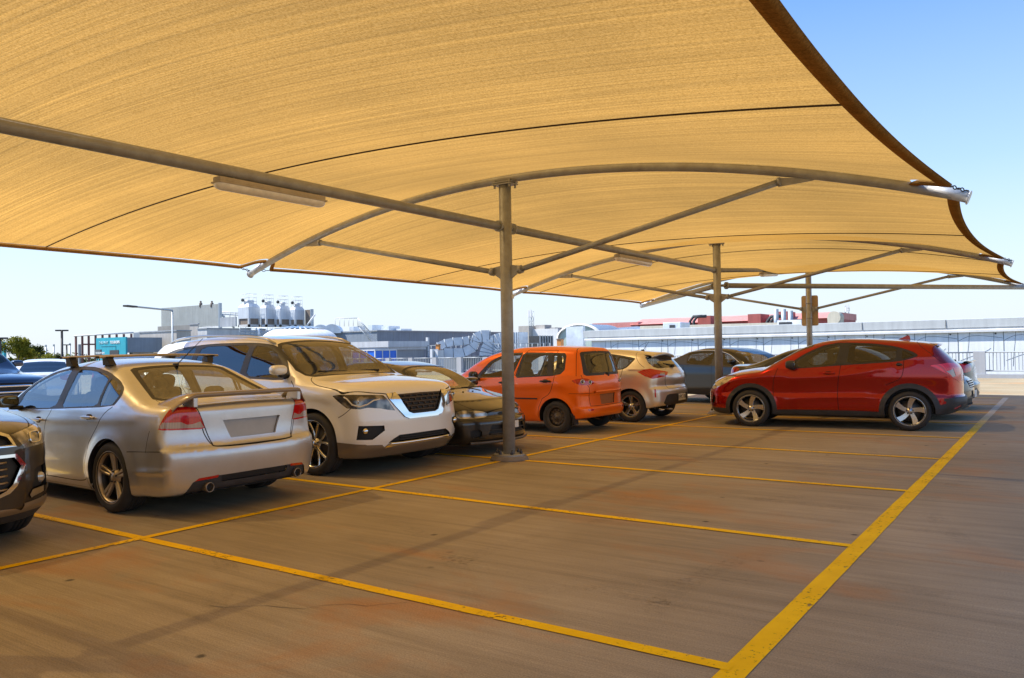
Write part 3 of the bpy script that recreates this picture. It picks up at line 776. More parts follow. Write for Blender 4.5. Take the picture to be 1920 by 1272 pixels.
def arc(cx, cz, r, a0, a1, n=14): return [(cx+r*math.cos(math.radians(a)), cz+r*math.sin(math.radians(a))) for a in np.linspace(a0, a1, n)]
class Car:
    def __init__(s, name, label, cat, S, loc, rz, paint_m, group=None, res=.03, seats=True, tint=None):
        s.sh = sh = Shell(S); s.S = S; s.root = empty(name, loc, rz); tag(s.root, label, cat, group)
        s.xm = (sh.wx[0]+sh.wx[1])/2; s.paint = paint_m
        V, Q = sh.mesh(res)
        bm = bmesh.new(); bv = [bm.verts.new(v) for v in V]
        for q in Q:
            if len(set(q)) == 4:
                try: bm.faces.new([bv[i] for i in q])
                except ValueError: pass
        bm.normal_update()
        feats = S['feats']; polys = []
        for ft in feats:
            nm, a, poly = ft[0], ft[1], ft[2]; opt = ft[3] if len(ft) > 3 else {}
            poly = chaikin(poly, opt.get('r', 2), opt.get('q', .2)) if opt.get('r', 2) else poly
            cut(bm, poly, a); polys.append((nm, a, poly, opt))
        bm.verts.index_update(); bm.normal_update()
        P = np.array([v.co[:] for v in bm.verts]); faces = [[v.index for v in f.verts] for f in bm.faces]
        C = np.array([P[f].mean(0) for f in faces]); FN = np.array([f.normal[:] for f in bm.faces]); bm.free()
        G_ = P.copy()
        for xw in sh.wx:
            dx, dz = P[:, 0]-xw, P[:, 2]-sh.R; r = np.hypot(dx, dz); k = (np.abs(r-sh.Ra) < .004) & (P[:, 1] > sh.ys(P[:, 0], P[:, 2])-.006)
            G_[k, 0] = xw+dx[k]*(sh.Ra+.035)/r[k]; G_[k, 2] = sh.R+dz[k]*(sh.Ra+.035)/r[k]; G_[k, 1] = sh.ys(G_[k, 0], G_[k, 2])
        g = sh.grad(G_); NV = g/np.maximum(np.linalg.norm(g, axis=1), 1e-6)[:, None]
        lab = np.zeros(len(faces), int); names = ['body']; opts = [{}]
        # wheel wells and underside
        ysurf = sh.ys(C[:, 0], C[:, 2])
        well = np.zeros(len(faces), bool)
        for xw in sh.wx:
            r = np.hypot(C[:, 0]-xw, C[:, 2]-sh.R); well |= (r < sh.Ra+.003) & (C[:, 1] < ysurf-.004) & (C[:, 1] > sh.yin-.03)
        under = (FN[:, 2] < -.96) & (C[:, 2] < sh.bot(C[:, 0])+.03)
        for nm, a, poly, opt in polys:
            u, v = view_uv(C, a)
            if a == 'T': dn = FN[:, 2]
            else: t = math.radians(a); dn = -math.sin(t)*FN[:, 0]+math.cos(t)*FN[:, 1]
            k = inside(poly, u, v) & (dn > opt.get('nmin', .05)) & ~well
            if 'xr' in opt: k &= (C[:, 0] > opt['xr'][0]) & (C[:, 0] < opt['xr'][1])
            if 'zr' in opt: k &= (C[:, 2] > opt['zr'][0]) & (C[:, 2] < opt['zr'][1])
            if 'over' in opt: k &= np.isin(lab, [i for i, q in enumerate(names) if q in opt['over']])
            names.append(nm); opts.append(opt); lab[k] = len(names)-1
        lab[well] = -1; lab[under & ~well] = -1
        # merge labels of same name
        uniq = []
        for n_ in names:
            if n_ not in uniq: uniq.append(n_)
        l2 = np.array([uniq.index(n_) for n_ in names]+[0]); part = np.where(lab >= 0, l2[lab], -1)
        s.P, s.faces, s.NV, s.part, s.uniq, s.FN = P, faces, NV, part, uniq, FN
        s.mats = S['mats']; s.parts = {}
        gapi = uniq.index('gap') if 'gap' in uniq else -9
        order = [n_ for n_ in uniq if n_ != 'gap']
        for n_ in order:
            i = uniq.index(n_); o_ = {}
            for nm, op in zip(names, opts):
                if nm == n_: o_ = op
            if n_ == 'body': sel = (part == i) | (part == -1) | (part == gapi)
            else: sel = part == i
            if not sel.any(): continue
            mm = s.mats.get(n_, (paint_m, 0, 'full'))
            s.emit(n_, sel, mm[0], mm[1], mm[2], lip=(n_ in ('body', 'door', 'front_door', 'rear_door', 'bumper', 'tailgate', 'boot_lid', 'bonnet')), under=(part == -1), gap=(part == gapi))
        # dark cabin lining
        zc = S.get('cabin_z', .62); x0, x1 = S['cabin']
        sel = np.isin(part, [uniq.index(q) for q in uniq if q not in ('windscreen', 'rear_window', 'window', 'front_window', 'quarter_window', 'headlight')]) & (C[:, 2] > zc) & (C[:, 0] > x0) & (C[:, 0] < x1)
        s.emit('cabin_lining', sel, liner_m, .045, 'full', lip=False)
        m = MB(); m.box((x0, -sh.hw+.22, .38), (x1, sh.hw-.22, .42)); m.box((x0-.02, -sh.hw+.2, .42), (x0+.02, sh.hw-.2, zc+.15)); s.add('cabin_floor', m, black_pl)
        if seats: s.seats(S)
    def tf(s, P):
        P = np.asarray(P, float).reshape(-1, 3); return np.stack([(s.xm-P[:, 0])*s.S.get('sx', 1), -P[:, 1]*s.S.get('sy', 1), P[:, 2]], 1)
    def add(s, name, mb, mat, parent=None, mirror=False, **k):
        """mb in shell coordinates (x back from the nose); mirrored copies become their own part"""
        out = []
        v0 = list(mb.v)
        for sg in ((1, -1) if mirror else (1,)):
            mb.v = [tuple(v) for v in s.tf([(x, y*sg, z) for x, y, z in v0])]
            out.append(mb.build(name, mat, parent or s.root, **k))
        mb.v = v0
        return out if mirror else out[0]
    def emit(s, name, sel, mat, inset, mode, lip=False, under=None, gap=None):
        P, NV = s.P, s.NV; fi = np.nonzero(sel)[0]; used = sorted({i for k in fi for i in s.faces[k]}); mp = {u: j for j, u in enumerate(used)}
        V = P[used]-NV[used]*inset; N_ = NV[used]; F = [[mp[i] for i in s.faces[k]] for k in fi]; mi = [0]*len(F)
        if under is not None:
            for j, k in enumerate(fi):
                if under[k]: mi[j] = 1
                elif gap[k]: mi[j] = 2
        LN = [[N_[i] for i in f] for f in F]
        if under is not None:
            for j, k in enumerate(fi):
                if under[k]: LN[j] = [s.FN[k]]*len(F[j])
        if gap is not None:
            gv = {i for j, f in enumerate(F) if mi[j] == 2 for i in f}
        if lip:
            cnt = {}
            for f in F:
                for a, b in zip(f, f[1:]+f[:1]): cnt[(a, b)] = 1
            be = [(a, b) for (a, b) in cnt if (b, a) not in cnt and not (abs(V[a][1]) < 1e-5 and abs(V[b][1]) < 1e-5)]
            nb = {}; V = list(V)
            for a, b in be:
                for q in (a, b):
                    if q not in nb: nb[q] = len(V); V.append(V[q]-N_[q]*.022)
                F.append([b, a, nb[a], nb[b]]); cc = (V[a]+V[b])/2; bxs = s.S.get('lip_paint'); mi.append(0 if (gap is None or (bxs and bxs[0] < cc[0] < bxs[1] and abs(cc[1]) < bxs[2] and bxs[3] < cc[2] < bxs[4])) else 2)
                fn = np.cross(V[a]-V[b], V[nb[a]]-V[a]); fn = fn/max(np.linalg.norm(fn), 1e-9); LN.append([fn]*4)
            V = np.array(V)
        sides = []
        Vf = np.array(V)
        if mode == 'full':
            n = len(Vf); seam = np.abs(P[used][:, 1]) < 1e-6; seam = np.concatenate([seam, np.zeros(n-len(seam), bool)])
            mmap = np.where(seam, np.arange(n), np.arange(n)+n); V2 = np.concatenate([Vf, Vf*[1, -1, 1]])
            F2 = F+[[int(mmap[i]) for i in f][::-1] for f in F]
            LN2 = LN+[[v*[1, -1, 1] for v in l][::-1] for l in LN]; sides.append((V2, F2, LN2, mi+mi))
        else:
            sides.append((Vf, F, LN, mi)); sides.append((Vf*[1, -1, 1], [f[::-1] for f in F], [[v*[1, -1, 1] for v in l][::-1] for l in LN], mi))
        for (V2, F2, LN2, m2) in sides:
            W = s.tf(V2); me = bpy.data.meshes.new(name)
            me.from_pydata(W.tolist(), [], F2)
            me.materials.append(mat)
            if under is not None: me.materials.append(black_pl); me.materials.append(gap_m)
            me.polygons.foreach_set('material_index', np.array(m2, dtype=np.int32))
            me.polygons.foreach_set('use_smooth', [True]*len(F2)); me.update()
            nl = np.array([v for l in LN2 for v in l]); nl = np.stack([-nl[:, 0], -nl[:, 1], nl[:, 2]], 1)
            me.normals_split_custom_set(nl.tolist())
            if me.validate(): pass
            o = bpy.data.objects.new(name, me); COL.objects.link(o); o.parent = s.root
            s.parts.setdefault(name, []).append(o)
    def nest(s, child, par):
        for c in s.parts.get(child, []):
            ps = s.parts.get(par, []); 
            if not ps: continue
            cy = sum(v.co.y for v in c.data.vertices)/max(1, len(c.data.vertices))
            best = min(ps, key=lambda p: abs(sum(v.co.y for v in p.data.vertices)/max(1, len(p.data.vertices))-cy)); c.parent = best
    def seats(s, S):
        x1, xr, zs = S.get('seat', (s.xm-.1, s.xm+.75, .55)); mt = S.get('seat_mat', interior_m); hw = s.sh.hw
        for sg in (-1, 1):
            y = sg*.36; m = MB()
            m.add(*superell((x1-.15, y, zs), (.27, .25, .09), (.4, .5)), True)
            M4 = Matrix.Rotation(.28, 4, 'Y'); m.add(*superell((x1+.15, y, zs+.30), (.08, .24, .30), (.5, .4), M4), True)
            m.add(*superell((x1+.24, y, zs+.66), (.05, .13, .085), (.6, .6), M4), True)
            s.add('seat', m, mt)
        m = MB(); m.add(*superell((xr+.0, 0, zs), (.27, .62, .09), (.3, .5)), True)
        M4 = Matrix.Rotation(.32, 4, 'Y'); m.add(*superell((xr+.28, 0, zs+.26), (.08, .62, .26), (.3, .4), M4), True)
        for y in (-.38, .38): m.add(*superell((xr+.38, y, zs+.55), (.045, .12, .07), (.6, .6), M4), True)
        s.add('rear_seat', m, mt)
        xd = S.get('dash', x1-.95); zd = S.get('dash_z', .92)
        m = MB(); m.add(*superell((xd, 0, zd-.12), (.28, hw-.2, .13), (.4, .6)), True); s.add('dashboard', m, interior_m)
        c_ = Vector((xd+.32, .37, zd-.03)); M4 = Matrix.Translation(c_) @ Matrix.Rotation(-1.15, 4, 'Y')
        m = MB().tube([tuple(M4 @ Vector((.18*math.cos(t), .18*math.sin(t), 0))) for t in np.linspace(0, 2*PI, 25)[:-1]], .014, 8, closed=True)
        m.tube([tuple(M4 @ Vector((-.17, 0, 0))), tuple(M4 @ Vector((.17, 0, 0)))], .02, 6); s.add('steering_wheel', m, black_pl)
        m = MB(); m.add(*superell((S.get('mirror_x', xd+.45), 0, S.get('mirror_z', s.sh.top(s.xm)-.2)), (.015, .12, .03), (.5, .5)), True); s.add('inside_mirror', m, black_pl)
    def wheels(s, R, wd, rr, style, rim_m, yo=None):
        yo = yo if yo is not None else s.sh.hw-.02
        for xw in s.sh.wx:
            for sg in (1, -1):
                p = s.tf([(xw, sg*(yo-wd/2), R)])[0]; make_wheel('wheel', R, wd, rr, style, s.root, tuple(p), -sg, rim_m)
    def mirrors(s, x, z, size=(.09, .13, .075), cap=None, dy=.0, sides=(1, -1)):
        p = s.sh.on_side(x, z-.05); y = (p[1] if p is not None else s.sh.hw)
        for sg in sides:
            m = MB(); m.add(*superell((x, sg*(y+.13+dy), z+.03), size, (.55, .65)), True)
            o = s.add('side_mirror', m, cap or s.paint)
            b = MB(); b.add(*superell((x+.02, sg*(y+.03), z-.045), (.05, .08, .022), (.6, .6)), True); q = s.add('mirror_arm', b, black_pl); q.parent = o
            b = MB(); b.add(*superell((x+size[0]*.9, sg*(y+.13+dy), z+.03), (.008, size[1]*.86, size[2]*.8), (.55, .65)), True); q = s.add('mirror_glass', b, pbr('mirror_glass', (.25, .27, .28), .05, 1)); q.parent = o
    def handle(s, x, z, L_=.19, mat=None, h=.022, th=.02, door=None):
        p = s.sh.on_side(x, z)
        for k, sg in enumerate((1, -1)):
            m = MB(); m.add(*superell((x, sg*(p[1]+.022), z), (L_/2, th, h*.75), (.35, .6)), True)
            o = s.add('door_handle', m, mat or s.paint)
            b = MB(); b.add(*superell((x-.01, sg*(p[1]-.004), z-.003), (L_*.28, .012, h*1.5), (.7, .7)), True); q = s.add('handle_cup', b, gap_m)
            if door and door in s.parts: o.parent = s.parts[door][k]; q.parent = s.parts[door][k]
    def ring(s, x, z, rx, rz=None, mat=None, name='fuel_flap', sides=(1,)):
        rz = rz or rx; V = []; n = 40
        for sg in sides:
            m = MB(); pts = []
            for t in np.linspace(0, 2*PI, n+1)[:-1]:
                p = s.sh.on_side(x+rx*math.cos(t), z+rz*math.sin(t)); pts.append((p[0], sg*(p[1]+.0005), p[2]))
            m.tube(pts, .0035, 6, closed=True); s.add(name, m, gap_m)
    def plate(s, where, z, w_=.37, h=.13, mat=None, tilt=0, txt=None, name='number_plate', y=0, off=.012):
        p = s.sh.on_rear(y, z) if where == 'rear' else s.sh.on_front(y, z); sx = 1 if where == 'rear' else -1
        m = MB(); M4 = Matrix.Translation(Vector((p[0]+sx*off, y, z))) @ Matrix.Rotation(tilt, 4, 'Y'); m.box((-.006, -w_/2, -h/2), (.006, w_/2, h/2), .003, M4)
        o = s.add(name, m, mat or plate_m)
        if txt:
            cu = bpy.data.curves.new('plate_text', 'FONT'); cu.body = txt; cu.size = h*.78; cu.align_x = 'CENTER'; cu.align_y = 'CENTER'; cu.extrude = .0006; cu.space_character = 1.05
            tmp = bpy.data.objects.new('plate_text', cu); COL.objects.link(tmp); me_ = bpy.data.meshes.new_from_object(tmp.evaluated_get(bpy.context.evaluated_depsgraph_get())); bpy.data.objects.remove(tmp)
            to = bpy.data.objects.new('plate_text', me_); COL.objects.link(to); to.parent = o; me_.materials.clear(); me_.materials.append(pbr('plate_ink', (.02, .04, .10), .5))
            c_ = s.tf([(p[0]+sx*(off+.0075), y, z)])[0]; to.location = c_
            to.rotation_euler = (PI/2, 0, PI/2 if where == 'front' else -PI/2)
            if tilt: to.rotation_euler = (PI/2+0, 0, PI/2 if where == 'front' else -PI/2)
        return o
# ------------------------------------------------------------------ red crossover
def arc(cx, cz, r, a0, a1, n=14): return [(cx+r*math.cos(math.radians(a)), cz+r*math.sin(math.radians(a))) for a in np.linspace(a0, a1, n)]
def ring_poly(cx, cz, r0, r1, a0=-35, a1=215): return arc(cx, cz, r1, a0, a1, 22)+arc(cx, cz, r0, a1, a0, 22)
def base_mats(pt, gl_side, gl_rear=None, gl_front=None, clad=None):
    g2 = gl_rear or gl_side
    return {'window': (gl_side, .006, 'pair'), 'front_window': (gl_front or gl_side, .006, 'pair'), 'quarter_window': (g2, .006, 'pair'), 'window_trim': (black_pl, .003, 'pair'),
            'windscreen': (gl_front or glass_clear, .004, 'full'), 'windscreen_trim': (black_pl, .003, 'full'), 'rear_window': (g2, .004, 'full'), 'door': (pt, 0, 'pair'), 'front_door': (pt, 0, 'pair'), 'rear_door': (pt, 0, 'pair'),
            'bonnet': (pt, 0, 'full'), 'tailgate': (pt, 0, 'full'), 'boot_lid': (pt, 0, 'full'), 'front_bumper': (pt, 0, 'full'), 'rear_bumper': (pt, 0, 'full'),
            'headlight': (head_m, .004, 'pair'), 'tail_light': (red_lamp, .0, 'pair'), 'reversing_light': (clear_lamp, .0, 'pair'), 'reflector': (red_lamp, .002, 'pair'), 'grille': (mesh_m, .02, 'full'),
            'cladding': (clad or dark_pl, -.003, 'pair'), 'lower_bumper': (clad or dark_pl, -.002, 'full'), 'front_lower_bumper': (clad or dark_pl, -.002, 'full'), 'fog_recess': (mesh_m, .03, 'pair'), 'intake': (mesh_m, .03, 'full'), 'sill_trim': (clad or dark_pl, -.002, 'pair')}
red_paint = paint('red_paint', (.36, .004, .001), .8, .26, .12, coat=.9)
rim_silver = pbr('rim_silver', (.55, .54, .52), .25, .9)
sx = .0
HRV = dict(L=4.35, hw=.89, R=.333, Ra=.385, axles=(.87, 3.47), yin=.60,
    top=[(0, .84), (.06, .86), (.18, .90), (.5, .995), (.8, 1.045), (1.03, 1.075), (1.27, 1.19), (1.53, 1.325), (1.73, 1.43), (1.94, 1.50), (2.21, 1.555), (2.5, 1.578), (2.8, 1.575), (3.13, 1.555), (3.5, 1.525), (3.74, 1.50), (3.86, 1.47), (4.05, 1.32), (4.16, 1.21), (4.27, 1.09), (4.35, .97)],
    crown=[(0, .10), (.6, .10), (1.1, .09), (1.6, .05), (3.5, .06), (4.3, .05)],
    front=[(.2, .13), (.28, .05), (.42, .0), (.62, .0), (.72, .03), (.80, .09), (.9, .2), (1.0, .4)], cf=(.36, 3.2),
    rear=[(.2, .22), (.3, .13), (.42, .03), (.5, .0), (.56, .01), (.60, .05), (.8, .05), (.95, .055), (1.05, .07), (1.2, .18), (1.42, .34), (1.6, .42)], cr=(.26, 3.0),
    belt=[(0, .85), (1.0, 1.0), (1.6, 1.06), (2.4, 1.12), (3.3, 1.18), (3.6, 1.24), (4.3, 1.25)],
    plan=[(0, .90), (.5, .955), (1.0, .975), (2.2, .98), (3.2, 1.0), (3.8, .985), (4.35, .92)],
    sec=[(.18, .09), (.28, .04), (.4, .015), (.55, .012), (.62, .03), (.75, .02), (.9, .0), (1.02, .01), (1.2, .035)],
    tumble=[(0, 0), (.03, .012), (.1, .05), (.3, .17), (.45, .30), (.6, .5)],
    bot=[(0, .26), (.3, .22), (1.4, .22), (2.9, .22), (4.0, .28), (4.35, .36)], kt=[(0, .1), (1.0, .09), (1.5, .10), (4.35, .10)], kf=.10, kr=.06, flare=.02,
    creases=[([(1.35, .47), (2.3, .56), (2.95, .585)], .010, .08, 1.35, 3.0), ([(1.4, .83), (2.35, .92), (3.0, 1.05)], .010, .09, 1.4, 3.3)],
    cabin=(1.12, 4.12), seat=(2.2, 3.0, .62), dash=1.62, dash_z=.98)
DLO = [(1.54, 1.045), (2.38, 1.105), (3.29, 1.165), (3.46, 1.20), (3.64, 1.262), (3.52, 1.345), (3.29, 1.425), (2.95, 1.482), (2.54, 1.505), (2.36, 1.502), (2.18, 1.478), (2.0, 1.415), (1.76, 1.29), (1.58, 1.16)]
HRV['feats'] = [
    ('gap', 0, strip(curve2([(1.36, 1.07), (1.28, .84), (1.27, .59), (1.30, .33)]), .009), {'r': 0}),
    ('gap', 0, strip(curve2([(2.50, 1.51), (2.41, 1.09), (2.355, .71), (2.36, .33)]), .009), {'r': 0}),
    ('gap', 0, strip(curve2([(3.41, 1.37), (3.40, 1.16), (3.35, .90), (3.12, .77)]), .009), {'r': 0}),
    ('gap', 0, strip([(2.50, 1.53), (2.0, 1.44)], .004), {'r': 0}),
    ('gap', 0, strip([(3.60, 1.50), (3.66, 1.42), (3.80, 1.30), (3.95, 1.16)], .007), {'r': 0}),
    ('gap', 'T', strip([(.06, .62), (.3, .70), (.9, .715), (1.12, .74)], .009), {'r': 0, 'nmin': .3}),
    ('window_trim', 0, DLO, {'r': 2}),
    ('front_window', 0, [(1.74, 1.075), (2.325, 1.118), (2.395, 1.475), (2.2, 1.455), (2.03, 1.398), (1.80, 1.28), (1.66, 1.17)], {'r': 1, 'q': .12}),
    ('window', 0, [(2.50, 1.135), (3.27, 1.186), (3.30, 1.395), (2.93, 1.458), (2.555, 1.478)], {'r': 1, 'q': .12}),
    ('quarter_window', 0, [(3.37, 1.205), (3.57, 1.265), (3.43, 1.345), (3.38, 1.36)], {'r': 1, 'q': .1}),
    ('windscreen_trim', 'T', [(1.02, -.01), (1.05, .35), (1.22, .70), (1.30, .715), (1.62, .66), (1.93, .60), (2.02, .3), (2.04, -.01)], {'r': 0, 'nmin': .35, 'zr': (1.05, 2)}),
    ('windscreen', 'T', [(1.10, -.01), (1.13, .33), (1.28, .66), (1.62, .635), (1.90, .57), (1.97, .3), (1.99, -.01)], {'r': 0, 'nmin': .35, 'zr': (1.08, 2)}),
    ('cladding', 0, ring_poly(.87, .333, .37, .46, -12, 200), {'r': 0}), ('cladding', 0, ring_poly(3.47, .333, .37, .47, -20, 200), {'r': 0}),
    ('cladding', 0, [(1.2, .18), (1.2, .315), (1.6, .325), (2.6, .325), (3.1, .31), (3.1, .18)], {'r': 0}),
    ('lower_bumper', 0, [(3.78, .1), (3.78, .44), (3.96, .45), (4.18, .52), (4.36, .60), (4.45, .5), (4.45, .2)], {'r': 0, 'nmin': -.3}),
    ('lower_bumper', -90, [(.1, .2), (.1, .57), (-.8, .57), (-1, .5), (-1, .2)], {'r': 0, 'xr': (4.0, 4.6)}),
    ('front_lower_bumper', 90, [(-.01, .1), (-.01, .33), (1, .33), (1, .1)], {'r': 0, 'xr': (-.1, .55)}),
    ('front_lower_bumper', 0, [(-.1, .1), (-.1, .33), (.52, .33), (.52, .1)], {'r': 0}),
    ('rear_window', -90, [(.1, 1.12), (-.52, 1.12), (-.60, 1.18), (-.54, 1.40), (-.2, 1.43), (.1, 1.43)], {'r': 1, 'xr': (3.7, 4.6)}),
    ('tail_light', -45, [((3.72-.80)*.7071, 1.10), ((4.06-.80)*.7071, 1.14), ((4.22-.55)*.7071, 1.12), ((4.22-.5)*.7071, 1.0), ((4.24-.58)*.7071, .80), ((4.10-.76)*.7071, .89), ((3.94-.80)*.7071, .98)], {'r': 1, 'q': .1, 'nmin': .1}),
    ('reversing_light', -45, [((3.97-.79)*.7071, 1.0), ((4.12-.74)*.7071, 1.04), ((4.16-.70)*.7071, .92), ((4.10-.76)*.7071, .90)], {'r': 0}),
    ('headlight', 45, [((.10+.62)*.7071, .66), ((.10+.5)*.7071, .74), ((.18+.68)*.7071, .86), ((.35+.80)*.7071, .925), ((.56+.86)*.7071, .93), ((.42+.84)*.7071, .80), ((.22+.74)*.7071, .69)], {'r': 1, 'q': .15}),
    ('grille', 90, [(-.01, .60), (.50, .62), (.58, .72), (.56, .80), (-.01, .80)], {'r': 0, 'xr': (-.1, .4)}),
    ('fog_recess', 45, [((.1+.66)*.7071, .40), ((.16+.76)*.7071, .42), ((.18+.78)*.7071, .54), ((.12+.68)*.7071, .56)], {'r': 1}),
    ('reflector', -45, [((4.13-.7)*.7071, .36), ((4.25-.62)*.7071, .41), ((4.24-.62)*.7071, .44), ((4.08-.74)*.7071, .39)], {'r': 0}),
]
HRV['mats'] = base_mats(red_paint, glass_mat('glass_smoke', (.42, .41, .38)), glass_dark, glass_mat('glass_mid', (.60, .62, .58)))
HRV['mats']['tail_light'] = (lamp_mat('tail_lamp_bright', (.95, .012, .02)), -.004, 'pair')
def build_hrv():
    c = Car('parked_car', 'red crossover seen side on, with black plastic wheel arches and a fin antenna', 'car', HRV, (2.62, 11.88, 0), -3.0136, red_paint, res=.03)
    c.wheels(.333, .215, .245, ('spoke', 5, 'single', .075, .10, .25), rim_silver, .885)
    c.mirrors(1.60, 1.10, (.085, .12, .075), dark_pl)
    c.handle(2.22, .975, .2); c.handle(3.33, 1.12, .10, dark_pl)
    c.ring(3.575, 1.07, .075)
    m = MB()   # roof spoiler
    g = []
    for y in np.linspace(-.60, .60, 17):
        q = 1-(abs(y)/.62)**3*.35; zz = c.sh.on_top(3.62, y)[2]
        g.append([(3.60, y, zz+.002), (3.85, y, 1.485-.03*(y/.6)**2), (3.80+.2*q, y, 1.462-.04*(y/.6)**2), (3.80+.19*q, y, 1.445-.04*(y/.6)**2), (3.78, y, 1.42-.06*(y/.6)**2)])
    m.sheet(g); c.add('roof_spoiler', m, red_paint, fixn=False)
    m = MB().prism([(3.30, -.012, 1.545), (3.44, -.012, 1.61), (3.485, -.012, 1.615), (3.50, -.012, 1.53)], (0, .024, 0)); c.add('fin_antenna', m, red_paint, bevel=.006)
    m = MB(); m.tube([(1.35, .80, .225), (3.0, .80, .215)], .035, 10); c.add('side_step', m, dark_pl)
    c.plate('rear', .86, txt=None, off=.004); c.plate('front', .50)
    m = MB().tube([(4.16, .02, 1.16), (4.10, -.3, 1.20)], .012, 8); m.add(*superell((4.17, .0, 1.15), (.03, .04, .03)), True); c.add('rear_wiper', m, black_pl)
    return c
# ------------------------------------------------------------------ silver sedan
K = .70711
def rc(x, y, z): return ((x-y)*K, z)        # rear corner view coordinates
def fc(x, y, z): return ((x+y)*K, z)        # front corner view coordinates
silver = paint('silver_paint', (.64, .655, .68), .8, .36, .08, .22)
SED = dict(L=4.894, hw=.95, R=.335, Ra=.372, axles=(.90, 3.815), yin=.66,
    top=[(0, .66), (.1, .72), (.4, .83), (.8, .93), (1.15, .985), (1.32, 1.02), (1.6, 1.17), (1.9, 1.31), (2.15, 1.395), (2.5, 1.44), (2.8, 1.455), (3.2, 1.43), (3.45, 1.385), (3.75, 1.27), (4.0, 1.165), (4.25, 1.075), (4.42, 1.045), (4.7, 1.035), (4.82, 1.015), (4.9, .96)],
    crown=[(0, .10), (1.0, .09), (1.5, .06), (2.8, .07), (3.6, .05), (4.3, .035), (4.9, .04)],
    front=[(.15, .1), (.25, .02), (.45, .0), (.6, .02), (.75, .12), (.9, .4)], cf=(.42, 3.0),
    rear=[(.15, .16), (.24, .06), (.40, .015), (.55, .0), (.62, .012), (.66, .055), (.8, .08), (.95, .085), (1.0, .10), (1.1, .2)], cr=(.24, 3.2),
    belt=[(0, .72), (1.0, .86), (1.7, .905), (2.6, .94), (3.6, .99), (4.2, 1.02), (4.9, 1.05)],
    plan=[(0, .88), (.5, .95), (1.0, .985), (2.2, .985), (3.2, .99), (3.8, 1.0), (4.4, .975), (4.9, .90)],
    sec=[(.14, .10), (.22, .045), (.3, .02), (.5, .0), (.68, .0), (.8, .01), (.92, .03), (1.02, .06)],
    tumble=[(0, 0), (.03, .012), (.1, .04), (.25, .115), (.40, .205), (.5, .32)], sx=.974, sy=.941,
    bot=[(0, .18), (.4, .17), (1.4, .16), (3.3, .16), (4.4, .19), (4.9, .24)], kt=[(0, .12), (1.1, .08), (1.6, .11), (3.4, .12), (4.2, .10), (4.9, .06)], kf=.10, kr=.055, flare=.03,
    creases=[([(1.5, .80), (3.3, .86), (4.5, .90)], .006, .05, 1.4, 4.4), ([(4.2, .415), (4.85, .45)], .014, .03, 4.15, 5.0)],
    lip_paint=(4.4, 5, .42, .66, .9), cabin=(1.45, 4.15), seat=(2.45, 3.25, .52), dash=1.85, dash_z=.88)
